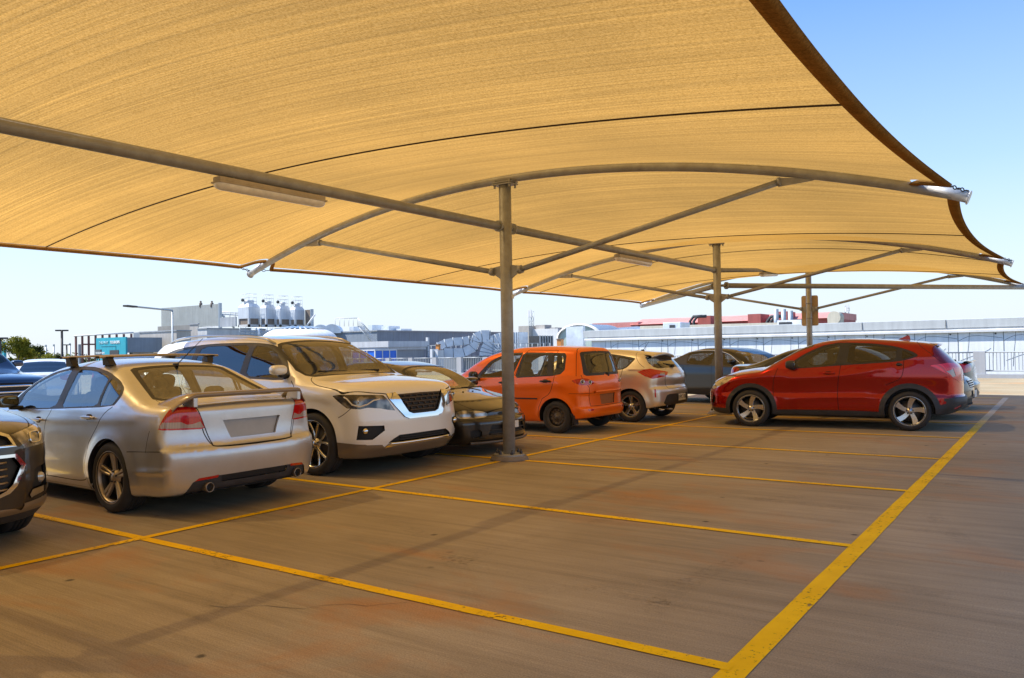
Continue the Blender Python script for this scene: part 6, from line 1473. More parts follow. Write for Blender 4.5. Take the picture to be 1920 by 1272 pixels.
for k in range(k0, 8):
    x0 = x+k*sp
    m.box((x0-.012, Yw+.006, 0.2), (x0+.012, Yw+.019, 2.0))
    g = [(x0+.55, 2.0), (x0+.50, 1.4), (x0+.44, .9), (x0+.40, .2)]; m.tube([(a, Yw+.018, z) for a, z in g], .010, 4)
    m.tube([(a, Yw+.018, z) for a, z in [(x0-.42, 2.0), (x0-.45, 1.3), (x0-.5, .3)]], .010, 4)
    m.tube([(a, Yw+.018, z) for a, z in curve2([(x0, 1.52), (x0+.3, 1.70), (x0+.62, 1.80), (x0+1.1, 1.80), (x0+1.6, 1.74), (x0+2.05, 1.66)], 4)], .010, 4)
    m.tube([(a, Yw+.018, z) for a, z in curve2([(x0+.1, .5), (x0+.7, .75), (x0+1.3, 1.0), (x0+1.5, 1.15)], 4)], .010, 4)
part(r, 'panel_joints', pbr('joint_grey', (.16, .18, .18), .8), m)
m = MB()
for xx in (-11.9, -3.2, 1.0): m.box((xx-.008, Yw-.10, 2.26), (xx+.008, Yw-.07, 2.70))
part(r, 'fascia_joints', jm, m)
m = MB()
for k in range(-8, 6): m.add(*superell((1.2+k*2.08, Yw, 1.90), (.04, .03, .04), (1, 1), nu=8, nv=6), True)
part(r, 'spot_lamps', W_DARK, m)
# --- red roofed plant building behind it
r = thing('red_roof_building', 'long building with red metal roof and plant beyond the pale wall', 'building', (-14, 80, 0))
a = at(1112, 609, 80); b = at(1556, 586, 80)
x0, x1 = a[0], b[0]; z1 = at(1200, 602, 80)[2]; zt = at(1400, 594, 80)[2]
part(r, 'wall', W_RED, MB().box((x0+3, 80, -7), (x1, 92, zt-.46)))
part(r, 'roof', W_PINK, MB().prism([(x0+5, 79.6, zt-.45), (x0+5, 83, zt+.25), (x0+5, 92.5, zt+.25), (x0+5, 92.5, zt-.45)], (x1-x0-5, 0, 0)))
part(r, 'lower_roof', W_PINK, MB().box((x0, 79.8, -7), (x0+6, 90, at(1140, 606, 80)[2])))
for (xa_, xb2, yt) in ((1308, 1332, 593), (1402, 1426, 589.5), (1452, 1476, 585)):
    p = at(xa_, yt, 78); q = at(xb2, yt, 78); part(r, 'plant_room', W_RED, MB().box((p[0], 78, 1), (q[0], 81, p[2])))
for (xx, yt) in ((1455, 580), (1469, 580), (1482, 583)):
    p = at(xx, yt, 70); part(r, 'flue', POLE_L, MB().tube([(p[0], 70, 2), (p[0], 70, p[2])], .22, 10))
for xx in (1297, 1304, 1442, 1449):
    p = at(xx, 594, 77.5); m = MB().tube([(p[0]-.2, 77.5, 2.2), (p[0]-.2, 77.5, p[2]-.5), (p[0]+.2, 77.5, p[2]), (p[0]+1.2, 77.5, p[2])], .16, 8); part(r, 'roof_pipe', W_DARK, m)
m = MB(); p = at(1563, 584, 78); m.tube([(p[0], 78, p[2]-.62), (p[0], 79.6, p[2]-.62)], .62, 24); m.box((p[0]-.6, 78.05, p[2]-4), (p[0]+.6, 79.5, p[2]-.7)); part(r, 'round_tank', CREAM, m)
r = thing('cream_parapet', 'cream roof parapet between the pale wall and the red roof', 'parapet', (-8, 62, 0)); p = at(1200, 614, 62); q = at(1500, 604, 62); part(r, 'parapet', CREAM, MB().prism([(p[0], 62, 0), (q[0], 62, 0), (q[0], 62, q[2]), (p[0], 62, p[2]+.1)], (0, .4, 0)))
r = thing('air_conditioner', 'white rooftop air conditioner with dark grille on the pale parapet', 'air conditioner', (-6, 58, 2)); lo = at(1457, 612, 58); hi = at(1487, 600, 58); part(r, 'case', W_WHITE, MB().box((lo[0], 58, lo[2]-.6), (hi[0]+.6, 59, hi[2]))); part(r, 'grille', W_DARK, MB().box((lo[0]+.15, 57.97, lo[2]-.1), (hi[0]-.1, 58, hi[2]-.15)))
r = thing('duct_box', 'galvanised duct box at the left end of the red roof', 'duct', (-14, 58, 2)); lo = at(1243, 618, 58); hi = at(1276, 604, 58); part(r, 'duct_box', DUCT, MB().box((lo[0], 58, lo[2]-.6), (hi[0], 60, hi[2]), .05)); part(r, 'inlet', W_DARK, MB().box((lo[0]+.6, 57.96, lo[2]+.1), (hi[0]-.5, 58, lo[2]+.35)))
def mast(px, yt, yb, D, label, w_=.5):
    p = atd(px, yt, D); zb = atd(px, yb, D)[2]-1; r = thing('lattice_mast', label, 'mast', (p[0], p[1], zb), 'thin masts on the far roofs'); m = MB()
    for a_, b_ in ((-1, -1), (1, -1), (1, 1), (-1, 1)): m.tube([(p[0]+a_*w_/2, p[1]+b_*w_/2, zb), (p[0]+a_*w_/2, p[1]+b_*w_/2, p[2])], .045, 5)
    n = max(3, int((p[2]-zb)/w_))
    for k in range(n):
        z0, z1 = zb+(p[2]-zb)*k/n, zb+(p[2]-zb)*(k+1)/n; s_ = 1 if k % 2 else -1
        m.tube([(p[0]-s_*w_/2, p[1]-w_/2, z0), (p[0]+s_*w_/2, p[1]-w_/2, z1)], .03, 4); m.tube([(p[0]+w_/2, p[1]-s_*w_/2, z0), (p[0]+w_/2, p[1]+s_*w_/2, z1)], .03, 4)
    part(r, 'lattice', POLE_L, m); m = MB()
    for k in range(3): m.box((p[0]-.35+.25*k, p[1]-.4, p[2]-.9), (p[0]-.2+.25*k, p[1]-.3, p[2]+.2))
    part(r, 'antenna_panel', W_WHITE, m)
mast(1588, 574, 608, 120, 'thin lattice mast at the right end of the red roof'); mast(996, 584, 615, 120, 'lattice mast just right of the nearest post'); 
# --- curved roof hall
r = thing('curved_roof_hall', 'low hall with white arched roof and pale green end glazing', 'building', (-26, 62, 0))
c0 = at(1046, 640, 60); c1 = at(1122, 622, 60); cx = (c0[0]+c1[0])/2; rx = (c1[0]-c0[0])/2; zt = at(1082, 610, 60)[2]; zb = at(1082, 634, 60)[2]
arcp = [(cx+rx*math.cos(t), zb+(zt-zb)*math.sin(t)) for t in np.linspace(PI, 0, 17)]
part(r, 'end_glazing', W_GREEN, MB().prism([(a_, 60.2, z) for a_, z in arcp]+[(cx+rx, 60.2, -2), (cx-rx, 60.2, -2)], (0, .3, 0)))
g = [[(cx+(rx+o_)*math.cos(t), y_, zb+(zt-zb+o_)*math.sin(t)) for t in np.linspace(PI, 0, 17)] for y_, o_ in ((60, .0), (60, .14), (60.5, .14))]; part(r, 'roof_edge', W_WHITE, MB().sheet(g)); g = [[(cx+(rx+.12)*math.cos(t), y_, zb+(zt-zb+.12)*math.sin(t)) for t in np.linspace(PI, 0, 17)] for y_ in (60.5, 65)]; part(r, 'roof', wall_mat('ribbed_metal', (.42, .48, .55), 8, rough=.35, metal=.5), MB().sheet(g))
p = at(1125, 617, 64); q = at(1215, 622, 64); part(r, 'side_roof', wall_mat('ribbed_metal', (.42, .48, .55), 8, rough=.35, metal=.5), MB().prism([(p[0], 64, p[2]), (q[0], 64, q[2]+.1), (q[0], 72, q[2]+.35), (p[0], 72, p[2]+.35)], (0, 0, -.2)))
r = thing('metal_plant_box', 'tall galvanised plant box at the left end of the pale building', 'plant box', (-24, 48, 0)); lo, hi = cbox(1093, 612, 66, 1062, 1098); part(r, 'case', DUCT, MB().box(lo, hi)); 
r = thing('white_parapet', 'white roof upstand with small rooftop units beside the lattice mast', 'parapet', (-34, 60, 0)); lo, hi = cbox(1046, 616, 84, 960, 1050); hi = (hi[0], hi[1], hi[2]+.0); part(r, 'upstand', W_WHITE, MB().box(lo, hi))
for px0, px1, yt in ((972, 992, 612), (1004, 1020, 610), (1024, 1040, 615)): p = atd(px0, yt, 86); q = atd(px1, yt, 86); part(r, 'rooftop_unit', W_BEIGE, MB().box((p[0], p[1], 0), (q[0]+.4, p[1]+1.4, p[2])))
# --- air handling ducts
r = thing('air_duct', 'big galvanised ventilation ducts with curved elbows on the lower roof', 'duct', (-30, 52, 0))
D_ = 60
def P3(x, y, D=60): return Vector(atd(x, y, D))
def duct(pts, w_, h_, name='duct'):
    m = MB(); rows = []
    for i, p in enumerate(pts):
        t = (pts[min(i+1, len(pts)-1)]-pts[max(i-1, 0)]).normalized(); n_ = Vector((CF[0], CF[1], 0)).normalized(); u = t.cross(n_).normalized(); hh = h_[i] if hasattr(h_, '__len__') else h_
        rows.append([p+u*hh, p+u*hh+n_*w_, p-u*hh+n_*w_, p-u*hh, p+u*hh])
    m.sheet(rows); m.sm = [False]*len(m.sm); part(r, name, DUCT, m)
    m = MB()
    for i in range(0, len(rows), 1): m.tube(rows[i][:4], .035, 4, closed=True)
    part(r, name+'_flange', rail_m, m)
duct([P3(822, 650), P3(835, 644), P3(850, 641), P3(868, 640), P3(880, 638)], 1.6, .30)
duct([P3(832, 662), P3(850, 662), P3(870, 661), P3(886, 652), P3(890, 640), P3(893, 632), P3(903, 628), P3(918, 628)], 1.8, .34)
duct([P3(886, 636), P3(904, 636), P3(925, 636)], 1.6, .24)
ct = P3(946, 667); rows = []
m = MB(); 
for t in np.linspace(PI, PI/2, 9): rows.append([ct+Vector((CR[0], CR[1], 0))*(1.9*math.cos(t))+Vector((0, 0, 1.75*math.sin(t))), ct+Vector((CR[0], CR[1], 0))*(1.9*math.cos(t))+Vector((0, 0, 1.75*math.sin(t)))+Vector((CF[0], CF[1], 0))*2.4])
m.sheet(rows); f0 = [v[0] for v in rows]; m.add([ct]+f0, [(0, i, i+1) for i in range(1, len(f0))]); part(r, 'elbow', DUCT, m)
m = MB()
for q in f0: m.tube([ct, q], .03, 4)
part(r, 'elbow_seams', rail_m, m)
m = MB(); m.box(tuple(atd(946, 667, 63)-np.array([0, 0, 0])), tuple(atd(986, 623, 63)+np.array([0, 2.4, 0]))) ; 
lo, hi = cbox(972, 623, 63, 944, 990, 0.5); part(r, 'plenum', DUCT, MB().box(lo, hi))
m = MB()
for k in range(8): x_ = lo[0]+(hi[0]-lo[0])*k/7; m.box((x_-.03, lo[1]-.04, lo[2]), (x_+.03, lo[1]-.005, hi[2]))
part(r, 'plenum_ribs', rail_m, m)
r = thing('louvred_unit', 'dark louvred cooling unit right of the big duct', 'cooling unit', (-28, 52, 0)); lo, hi = cbox(1012, 630, 64, 992, 1036, .6); part(r, 'case', W_DARK, MB().box(lo, hi)); m = MB()
for k in range(6): y_ = lo[1]+(hi[1]-lo[1])*k/5; m.box((hi[0]+.003, y_-.06, lo[2]), (hi[0]+.06, y_+.06, hi[2]+.03))
part(r, 'frame', rail_m, m)
for i, (px0, px1, yt, yb, D, lab) in enumerate(((817, 826, 647, 657, 60, 'small orange box left of the silver ducts'), (1044, 1055, 637, 652, 58, 'orange box standing above the orange car roof'))):
    p = atd(px0, yt, D); q = atd(px1, yb, D); r = thing('orange_cabinet', lab, 'cabinet', tuple(q)); part(r, 'case', pbr('orange_cabinet', (.62, .24, .05), .5, var=.15, vscale=2), MB().box((p[0], p[1], q[2]-1), (q[0], p[1]+.4, p[2]))); part(r, 'hood', W_BROWN, MB().box((p[0]-.03, p[1]-.05, p[2]), (q[0]+.03, p[1]+.45, p[2]+.06)))
r = thing('white_cabinet', 'white equipment cabinets in front of the silver ducts', 'cabinet', tuple(atd(812, 668, 59)))
for a_, b_, yt in ((806, 813, 655), (815, 824, 657)): p = atd(a_, yt, 59); q = atd(b_, 669, 59); part(r, 'case', W_WHITE, MB().box((p[0], p[1], q[2]-1), (q[0], p[1]+.7, p[2])))
# lower roof edge in front with guard rail
r = thing('lower_roof', 'low dark edged roof carrying the silver ducts', 'roof', tuple(atd(880, 668, 57))); lo, hi = cbox(1030, 667, 57, 798, 1062); part(r, 'roof_slab', W_SLATE, MB().box(lo, hi)); m = MB()
for z in (.45, .9): m.tube([(lo[0], lo[1]+.1, hi[2]+z), (hi[0], lo[1]+.1, hi[2]+z)], .02, 5)
for k in range(24): x_ = lo[0]+(hi[0]-lo[0])*k/23; m.tube([(x_, lo[1]+.1, hi[2]), (x_, lo[1]+.1, hi[2]+.9)], .02, 5)
part(r, 'guard_rail', POLE_L, m)
# --- warehouse and low pavilion
r = thing('warehouse', 'long blue grey windowless building behind the ducts', 'building', tuple(atd(707, 640, 92))); lo, hi = cbox(707, 621.5, 92, 625, 1040); part(r, 'wall', W_SLATE, MB().box(lo, hi)); part(r, 'coping', W_GREY, MB().box((lo[0]-.1, lo[1]-.1, hi[2]), (hi[0]+.1, hi[1], hi[2]+.14)))
m = MB()
for k in range(1, 14): y_ = lo[1]+(hi[1]-lo[1])*k/14; m.box((hi[0]+.001, y_-.03, 0), (hi[0]+.03, y_+.03, hi[2]))
part(r, 'panel_joints', W_GREY, m)
for (a_, b_, yt) in ((715, 738, 612), (655, 668, 613), (690, 703, 610), (742, 758, 617)): p = atd(a_, yt, 100); q = atd(b_, yt, 100); part(r, 'rooftop_unit', DUCT, MB().box((p[0], p[1], 2), (q[0], p[1]+2, p[2])))
r = thing('roof_stair', 'white steel stair climbing to the warehouse roof', 'stair', tuple(atd(685, 640, 88))); a_ = Vector(atd(671, 612, 88)); b_ = Vector(atd(696, 640, 88)); m = MB()
for o_ in (0, .9):
    o3 = Vector((0, 0, o_)); m.tube([a_+o3, b_+o3], .06, 6)
for k in range(12): q = a_.lerp(b_, k/11); m.tube([q, q+Vector((0, 0, .9))], .035, 4); m.box((q.x-.15, q.y, q.z-.03), (q.x+.15, q.y+.9, q.z+.02))
part(r, 'stair_flight', W_WHITE, m)
m = MB(); 
for k in range(6): q = a_+Vector((-CR[0]*.5*k, -CR[1]*.5*k, 0)); m.tube([q, q+Vector((0, 0, .9))], .035, 4)
m.tube([a_+Vector((0, 0, .9)), a_+Vector((-CR[0]*2.5, -CR[1]*2.5, .9))], .04, 5); part(r, 'landing_rail', W_WHITE, m)
r = thing('pavilion', 'low flat roofed pavilion with bright blue corner glazing', 'building', tuple(atd(728, 660, 60))); lo, hi = cbox(728, 640, 60, 600, 799)
part(r, 'wall', W_GREY, MB().box((lo[0], lo[1]+.25, -7), (hi[0]-.25, hi[1], hi[2]-.55))); part(r, 'fascia', W_LIGHT, MB().box((lo[0], lo[1], hi[2]-.45), (hi[0], hi[1]+.2, hi[2]))); part(r, 'lower_fascia', W_LIGHT, MB().box((lo[0], lo[1]+.10, hi[2]-.66), (hi[0]-.10, hi[1]+.1, hi[2]-.453)))
part(r, 'corner_post', W_LIGHT, MB().box((hi[0]-.2, hi[1]+.21, -3), (hi[0], hi[1]+.4, hi[2]+.3)))
wl, wh = cbox(703, 656.5, 56, 660, 743, -2); part(r, 'window_block', W_BLUE, MB().box(wl, (wh[0], wh[1], wh[2]-.06))); m = MB()
for k in range(4): x_ = wl[0]+(wh[0]-wl[0])*k/3; m.box((x_-.035, wl[1]-.04, wl[2]), (x_+.035, wl[1]-.003, wh[2]+.0))
for k in range(4): y_ = wl[1]+(wh[1]-wl[1])*k/3; m.box((wh[0]+.003, y_-.035, wl[2]), (wh[0]+.04, y_+.035, wh[2]+.0))
m.box((wl[0], wl[1]-.05, wh[2]-.05), (wh[0]+.05, wh[1], wh[2]+.03)); part(r, 'window_frame', W_WHITE, m)
# --- dome
r = thing('skylight_dome', 'white ribbed skylight dome rising behind the white suv roof', 'dome', tuple(atd(562, 640, 66))); c_ = Vector(atd(562, 640, 66)); ht = float(atd(562, 613, 66)[2]-c_.z); R_ = 70/CAM_F*66
prof = [(R_*math.cos(t)**.8 if t < 1.5 else 0, ht*math.sin(t)) for t in np.linspace(0, PI/2, 12)]; part(r, 'shell', W_WHITE, MB().lathe([(R_*1.02, -.9)]+prof, 48, Matrix.Translation(c_)))
m = MB()
for k in range(28):
    t0 = 2*PI*k/28; t1 = t0+2*PI/28*.72
    for (u0, u1) in ((.93, 1.32),):
        q = []
        for (uu, tt) in ((u0, t0), (u0, t1), (u1, t1), (u1, t0)): rr_ = R_*math.cos(uu)**.8*1.03; q.append((c_.x+rr_*math.cos(tt), c_.y+rr_*math.sin(tt), c_.z+ht*math.sin(uu)+.07))
        m.add(q, [(0, 1, 2, 3)])
part(r, 'glazing', pbr('dome_glazing', (.16, .20, .24), .15, coat=1), m)
# --- precast blocks and cooling plant
r = thing('precast_block', 'stepped beige concrete building below the big ribbed screen', 'building', tuple(atd(331, 640, 90)))
for (xc, yt, D, xl, xr) in ((331, 621, 90, 262, 358), (371, 608.5, 94, 356, 373), (388, 617, 92, 371, 600)):
    lo, hi = cbox(xc, yt, D, xl, xr); part(r, 'block', W_BEIGE if xc != 388 else W_LIGHT, MB().box(lo, hi)); part(r, 'coping', W_GREY, MB().box((lo[0]-.08, lo[1]-.08, hi[2]), (hi[0]+.08, hi[1]+.08, hi[2]+.12)))
lo, hi = cbox(356, 609.5, 96, 296, 357, 2); part(r, 'parapet', wall_mat('parapet_shaded', (.26, .25, .23)), MB().box(lo, hi))  # parapet's shade is put into a darker wall colour
lo, hi = cbox(238, 623.5, 105, 249, 282); p = atd(250, 624, 100); q = atd(281, 624, 100); part(r, 'grey_annex', W_SLATE, MB().box((p[0], p[1], -5), (q[0], p[1]+3, p[2])))
r = thing('ribbed_screen', 'huge light grey corrugated screen wall high on the roof', 'screen', tuple(atd(410, 612, 98))); C = atd(410, 570, 98); X0 = pxX(303, C[1]); zb = atd(410, 612, 98)[2]
part(r, 'screen', W_RIB, MB().box((X0, C[1], zb), (C[0], C[1]+.25, C[2]))); part(r, 'edge_post', POLE_L, MB().box((C[0], C[1]-.06, zb-.4), (C[0]+.22, C[1]+.3, C[2]+.1))); part(r, 'bottom_rail', W_WHITE, MB().box((X0+9, C[1]-.08, zb-.12), (C[0], C[1]-.003, zb)))
part(r, 'strut', POLE_L, MB().tube([(C[0]+.1, C[1]+.2, C[2]-1.2), tuple(atd(439, 615, 100))], .12, 6))
for xx in (375, 396): p = at(xx, 567, C[1]); m = MB().lathe([(0, -.3), (.18, -.3), (.2, .2), (.1, .26), (.1, .36), (.16, .4), (0, .5)], 12, Matrix.Translation((p[0], C[1]+.1, p[2]-.3))); part(r, 'roof_vent', W_BROWN, m)
r = thing('louvre_screen', 'grey mesh screen between the ribbed screen and the cooling towers', 'screen', tuple(atd(430, 612, 96))); p = atd(412, 596, 96); q = atd(452, 613, 96); part(r, 'screen', W_GREY, MB().box((p[0], p[1], q[2]), (q[0]+1, p[1]+.15, p[2])))
m = MB()
for k in range(5): a_ = atd(411+10*k, 586, 102); m.tube([tuple(a_), tuple(atd(411+10*k, 600, 102))], .06, 5)
for yy in (585, 589): m.tube([tuple(atd(411, yy, 102)), tuple(atd(453, yy+3, 102))], .07, 5)
part(r, 'pipe_rack', W_WHITE, m)
towers = [(466, 575.5, 447, 488.5, 563), (498.5, 577.5, 489, 518, 565), (525, 579.5, 517, 545.5, 567), (553, 581, 544, 572, 569)]
names = ['first cooling tower from the left, its full white side in the sun', 'second white cooling tower from the left', 'third white cooling tower from the left', 'white cooling tower next to the rust brown wall']
for (xc, yt, xl, xr, ytop), lab in zip(towers, names):
    D = 96; lo, hi = cbox(xc, yt, D, xl, xr, atd(xc, 613, D)[2]); r = thing('cooling_tower', lab, 'cooling tower', (hi[0], lo[1], lo[2]), 'cooling towers on the roof')
    H_ = hi[2]-lo[2]; part(r, 'casing', wall_mat('tower_casing', (.58, .62, .66), rough=.4), MB().box((lo[0], lo[1], lo[2]+H_*.42), hi)); part(r, 'leg_frame', W_LIGHT, MB().box((lo[0], lo[1], lo[2]), (lo[0]+.15, hi[1], lo[2]+H_*.42)).box((hi[0]-.2, lo[1], lo[2]), (hi[0], lo[1]+.22, lo[2]+H_*.42)).box((hi[0]-.2, hi[1]-.2, lo[2]), (hi[0], hi[1], lo[2]+H_*.42)).box((lo[0], lo[1], lo[2]), (hi[0], hi[1], lo[2]+H_*.12)))
    part(r, 'infill', W_BROWN, MB().box((lo[0]+.16, lo[1]+.1, lo[2]+H_*.12), (hi[0]-.08, hi[1]-.1, lo[2]+H_*.42)))
    cxm, cym = (lo[0]+hi[0])/2, (lo[1]+hi[1])/2; hx, hy = (hi[0]-lo[0])/2, (hi[1]-lo[1])/2; q = .66; zt = hi[2]; zs = zt+.42
    m = MB(); V = [(cxm-hx, cym-hy, zt), (cxm+hx, cym-hy, zt), (cxm+hx, cym+hy, zt), (cxm-hx, cym+hy, zt), (cxm-hx*q, cym-hy*q, zs), (cxm+hx*q, cym-hy*q, zs), (cxm+hx*q, cym+hy*q, zs), (cxm-hx*q, cym+hy*q, zs)]; m.add(V, [(0, 1, 5, 4), (1, 2, 6, 5), (2, 3, 7, 6), (3, 0, 4, 7), (4, 5, 6, 7)]); part(r, 'hood', W_WHITE, m)
    rf = min(hx, hy)*.72; part(r, 'fan_stack', wall_mat('tower_casing', (.58, .62, .66)), MB().lathe([(rf, 0), (rf*.96, .35), (rf, .62), (rf*.9, .62), (rf*.85, .3)], 20, Matrix.Translation((cxm, cym, zs-.2))))
    m = MB(); zr = zs+.35
    for dz in (.45, .9, 1.35):
        m.tube([(cxm-hx*.7, cym-hy*.7, zr+dz-.5), (cxm+hx*.7, cym-hy*.7, zr+dz-.5), (cxm+hx*.7, cym+hy*.7, zr+dz-.5), (cxm-hx*.7, cym+hy*.7, zr+dz-.5)], .02, 4, closed=True)
    for a_ in (-1, 0, 1):
        for b_ in (-1, 1): m.tube([(cxm+a_*hx*.7, cym+b_*hy*.7, zt+.3), (cxm+a_*hx*.7, cym+b_*hy*.7, zr+.85)], .02, 4)
    part(r, 'guard_rail', W_WHITE, m); part(r, 'fan_motor', W_DARK, MB().add(*superell((cxm-hx*.3, cym-hy*.8, zr+.1), (.2, .2, .2), (1, 1), nu=10, nv=8), True))
r = thing('pipe_deck', 'steel pipe deck with rails under the cooling towers', 'platform', tuple(atd(520, 616, 95))); m = MB()
C1 = atd(450, 613, 94); C2 = atd(592, 618, 94); C1 = Vector(C1); C2 = Vector(C2)
for o_ in (0, .35, .8): m.tube([C1+Vector((0, 0, -.9+o_)), C2+Vector((0, 0, -.9+o_))], .07, 6)
for k in range(15): q = C1.lerp(C2, k/14); m.tube([q+Vector((0, 0, -1.4)), q], .05, 5)
part(r, 'rails', POLE_L, m); m = MB()
for k in range(5): q = C1.lerp(C2, .05+.2*k); m.tube([q+Vector((.2, 1, -1)), q+Vector((.2, 1, -.3)), q+Vector((1.5, 1, -.3)), q+Vector((1.5, 1, -1))], .16, 8)
part(r, 'pipes', DUCT, m); part(r, 'deck_slab', W_SLATE, MB().box((min(C1.x, C2.x), min(C1.y, C2.y), C1.z-3), (max(C1.x, C2.x), max(C1.y, C2.y), C2.z-1.0)))
r = thing('rust_wall', 'rust brown acoustic wall with white brace right of the cooling towers', 'wall', tuple(atd(582, 616, 97))); p = atd(572, 581.5, 97); q = atd(592, 616, 97); part(r, 'wall', W_BROWN, MB().box((p[0], p[1], q[2]), (q[0], p[1]+.3, p[2]))); part(r, 'post', POLE_L, MB().box((q[0], p[1]-.1, q[2]-.6), (q[0]+.16, p[1]+.3, p[2]+.05))); part(r, 'brace', W_WHITE, MB().tube([tuple(atd(591, 590, 96)), tuple(atd(572, 615, 96))], .1, 6))
r = thing('curved_duct', 'curved blue grey ducts right of the rust wall', 'duct', tuple(atd(610, 620, 95)))
for xx, yy in ((601, 612), (622, 611)):
    q = Vector(atd(xx, yy, 95)); m = MB(); rows = [[q+Vector((1.1*math.cos(t)*CR[0], 1.1*math.cos(t)*CR[1], 1.1*math.sin(t)-.9)), q+Vector((1.1*math.cos(t)*CR[0]+1.5*CF[0], 1.1*math.cos(t)*CR[1]+1.5*CF[1], 1.1*math.sin(t)-.9))] for t in np.linspace(0, PI*.75, 9)]; m.sheet(rows); part(r, 'elbow', DUCT, m); f0 = [v[0] for v in rows]; c2 = q+Vector((0, 0, -.9)); part(r, 'elbow_side', DUCT, MB().add([c2]+f0, [(0, i, i+1) for i in range(1, 9)]))
# --- teal entrance
r = thing('shop_entrance', 'grey entrance block with teal front reading this way to shops', 'entrance', tuple(atd(235, 660, 87))); lo, hi = cbox(235, 633, 87, 181, 304, 0)
part(r, 'side_wall', W_SLATE, MB().box((lo[0], lo[1]+.2, lo[2]+1.9), hi)); part(r, 'teal_front', W_TEAL, MB().box((lo[0]-.1, lo[1], lo[2]), (hi[0]+.05, lo[1]+.197, hi[2]+.05)))
part(r, 'columns', W_BEIGE, MB().box((hi[0]-1, lo[1]+1, lo[2]), (hi[0]-.4, lo[1]+3.5, lo[2]+1.9)).box((hi[0]-1.5, lo[1]+6, lo[2]), (hi[0]-1, lo[1]+12, lo[2]+1.9)))
dp = at(206, 657, lo[1]); dq = at(223, 672, lo[1]); part(r, 'doorway', W_DARK, MB().box((dp[0], lo[1]-.04, lo[2]), (dq[0], lo[1]-.003, dp[2]))); q = at(206, 649, lo[1]); part(r, 'door_canopy', pbr('teal_line', (.01, .22, .28), .5), MB().box((at(190, 647, lo[1])[0], lo[1]-.03, q[2]-.06), (at(217, 647, lo[1])[0], lo[1]-.003, q[2])).box((at(217, 647, lo[1])[0], lo[1]-.03, 0), (at(217, 647, lo[1])[0]+.06, lo[1]-.003, q[2])))
def text3(parent, name, body, size, loc, mat, bold=0):
    cu = bpy.data.curves.new(name, 'FONT'); cu.body = body; cu.size = size; cu.extrude = .02; cu.offset = bold; cu.align_x = 'LEFT'; o = bpy.data.objects.new(name, cu); COL.objects.link(o)
    dg = bpy.context.evaluated_depsgraph_get(); me = bpy.data.meshes.new_from_object(o.evaluated_get(dg)); bpy.data.objects.remove(o)
    mo = bpy.data.objects.new(name, me); COL.objects.link(mo); mo.data.materials.clear(); mo.data.materials.append(mat); mo.rotation_euler = (PI/2, 0, 0); mo.parent = parent; mo.location = Vector(loc)-parent.location; return mo
WT = pbr('letter_white', (.8, .85, .85), .5); WT2 = pbr('letter_pale', (.40, .66, .72), .5)
q = at(186, 645, lo[1])
text3(r, 'lettering', 'THIS WAY', .42, (q[0], lo[1]-.03, q[2]-.02), WT2, .006); q2 = at(207, 645, lo[1]); text3(r, 'lettering', 'TO SHOPS', .42, (q2[0], lo[1]-.03, q[2]-.02), WT, .010)
r = thing('trolley_sign', 'small dark grey sign board below the teal wall', 'sign', tuple(atd(190, 664, 80))); p = atd(177, 656, 80); q = atd(203, 668, 80); part(r, 'board', pbr('sign_grey', (.10, .12, .13), .5), MB().box((p[0], p[1], q[2]), (q[0], p[1]+.15, p[2]))); text3(r, 'lettering', 'TROLLEY BAY', .28, (p[0]+.25, p[1]-.03, (p[2]+q[2])/2-.12), WT)
part(r, 'stand', POLE, MB().box((p[0]+.3, p[1]+.05, 0), (p[0]+.4, p[1]+.12, q[2])).box((q[0]-.4, p[1]+.05, 0), (q[0]-.3, p[1]+.12, q[2])))
r = thing('fin_pergola', 'row of tall maroon fins joined by a thin top beam beside the teal wall', 'pergola', tuple(atd(160, 670, 92)))
for k, xx in enumerate((141, 153, 165, 178)): p = atd(xx, 630.5-k*.5, 92); part(r, 'fin', MAR, MB().box((p[0]-.12, p[1], 0), (p[0]+.12, p[1]+.15, p[2])))
for k, xx in enumerate((191, 204, 217.5, 231, 245)): p = atd(xx, 628.5-k*.6, 92); part(r, 'fin', MAR, MB().box((p[0]-.12, p[1], 2.5), (p[0]+.12, p[1]+.15, p[2])))
a_ = atd(139, 630.5, 92); b_ = atd(250, 624, 92); part(r, 'beam', W_LIGHT, MB().tube([tuple(a_), tuple(b_)], .09, 6)); part(r, 'cross_rail', MAR, MB().tube([tuple(atd(153, 646, 92)), tuple(atd(181, 646, 92))], .1, 6)); p = atd(146, 646, 94); q = atd(152, 646, 94); part(r, 'grey_panel', W_SLATE, MB().box((p[0], p[1], 0), (q[0], p[1]+.2, p[2])))
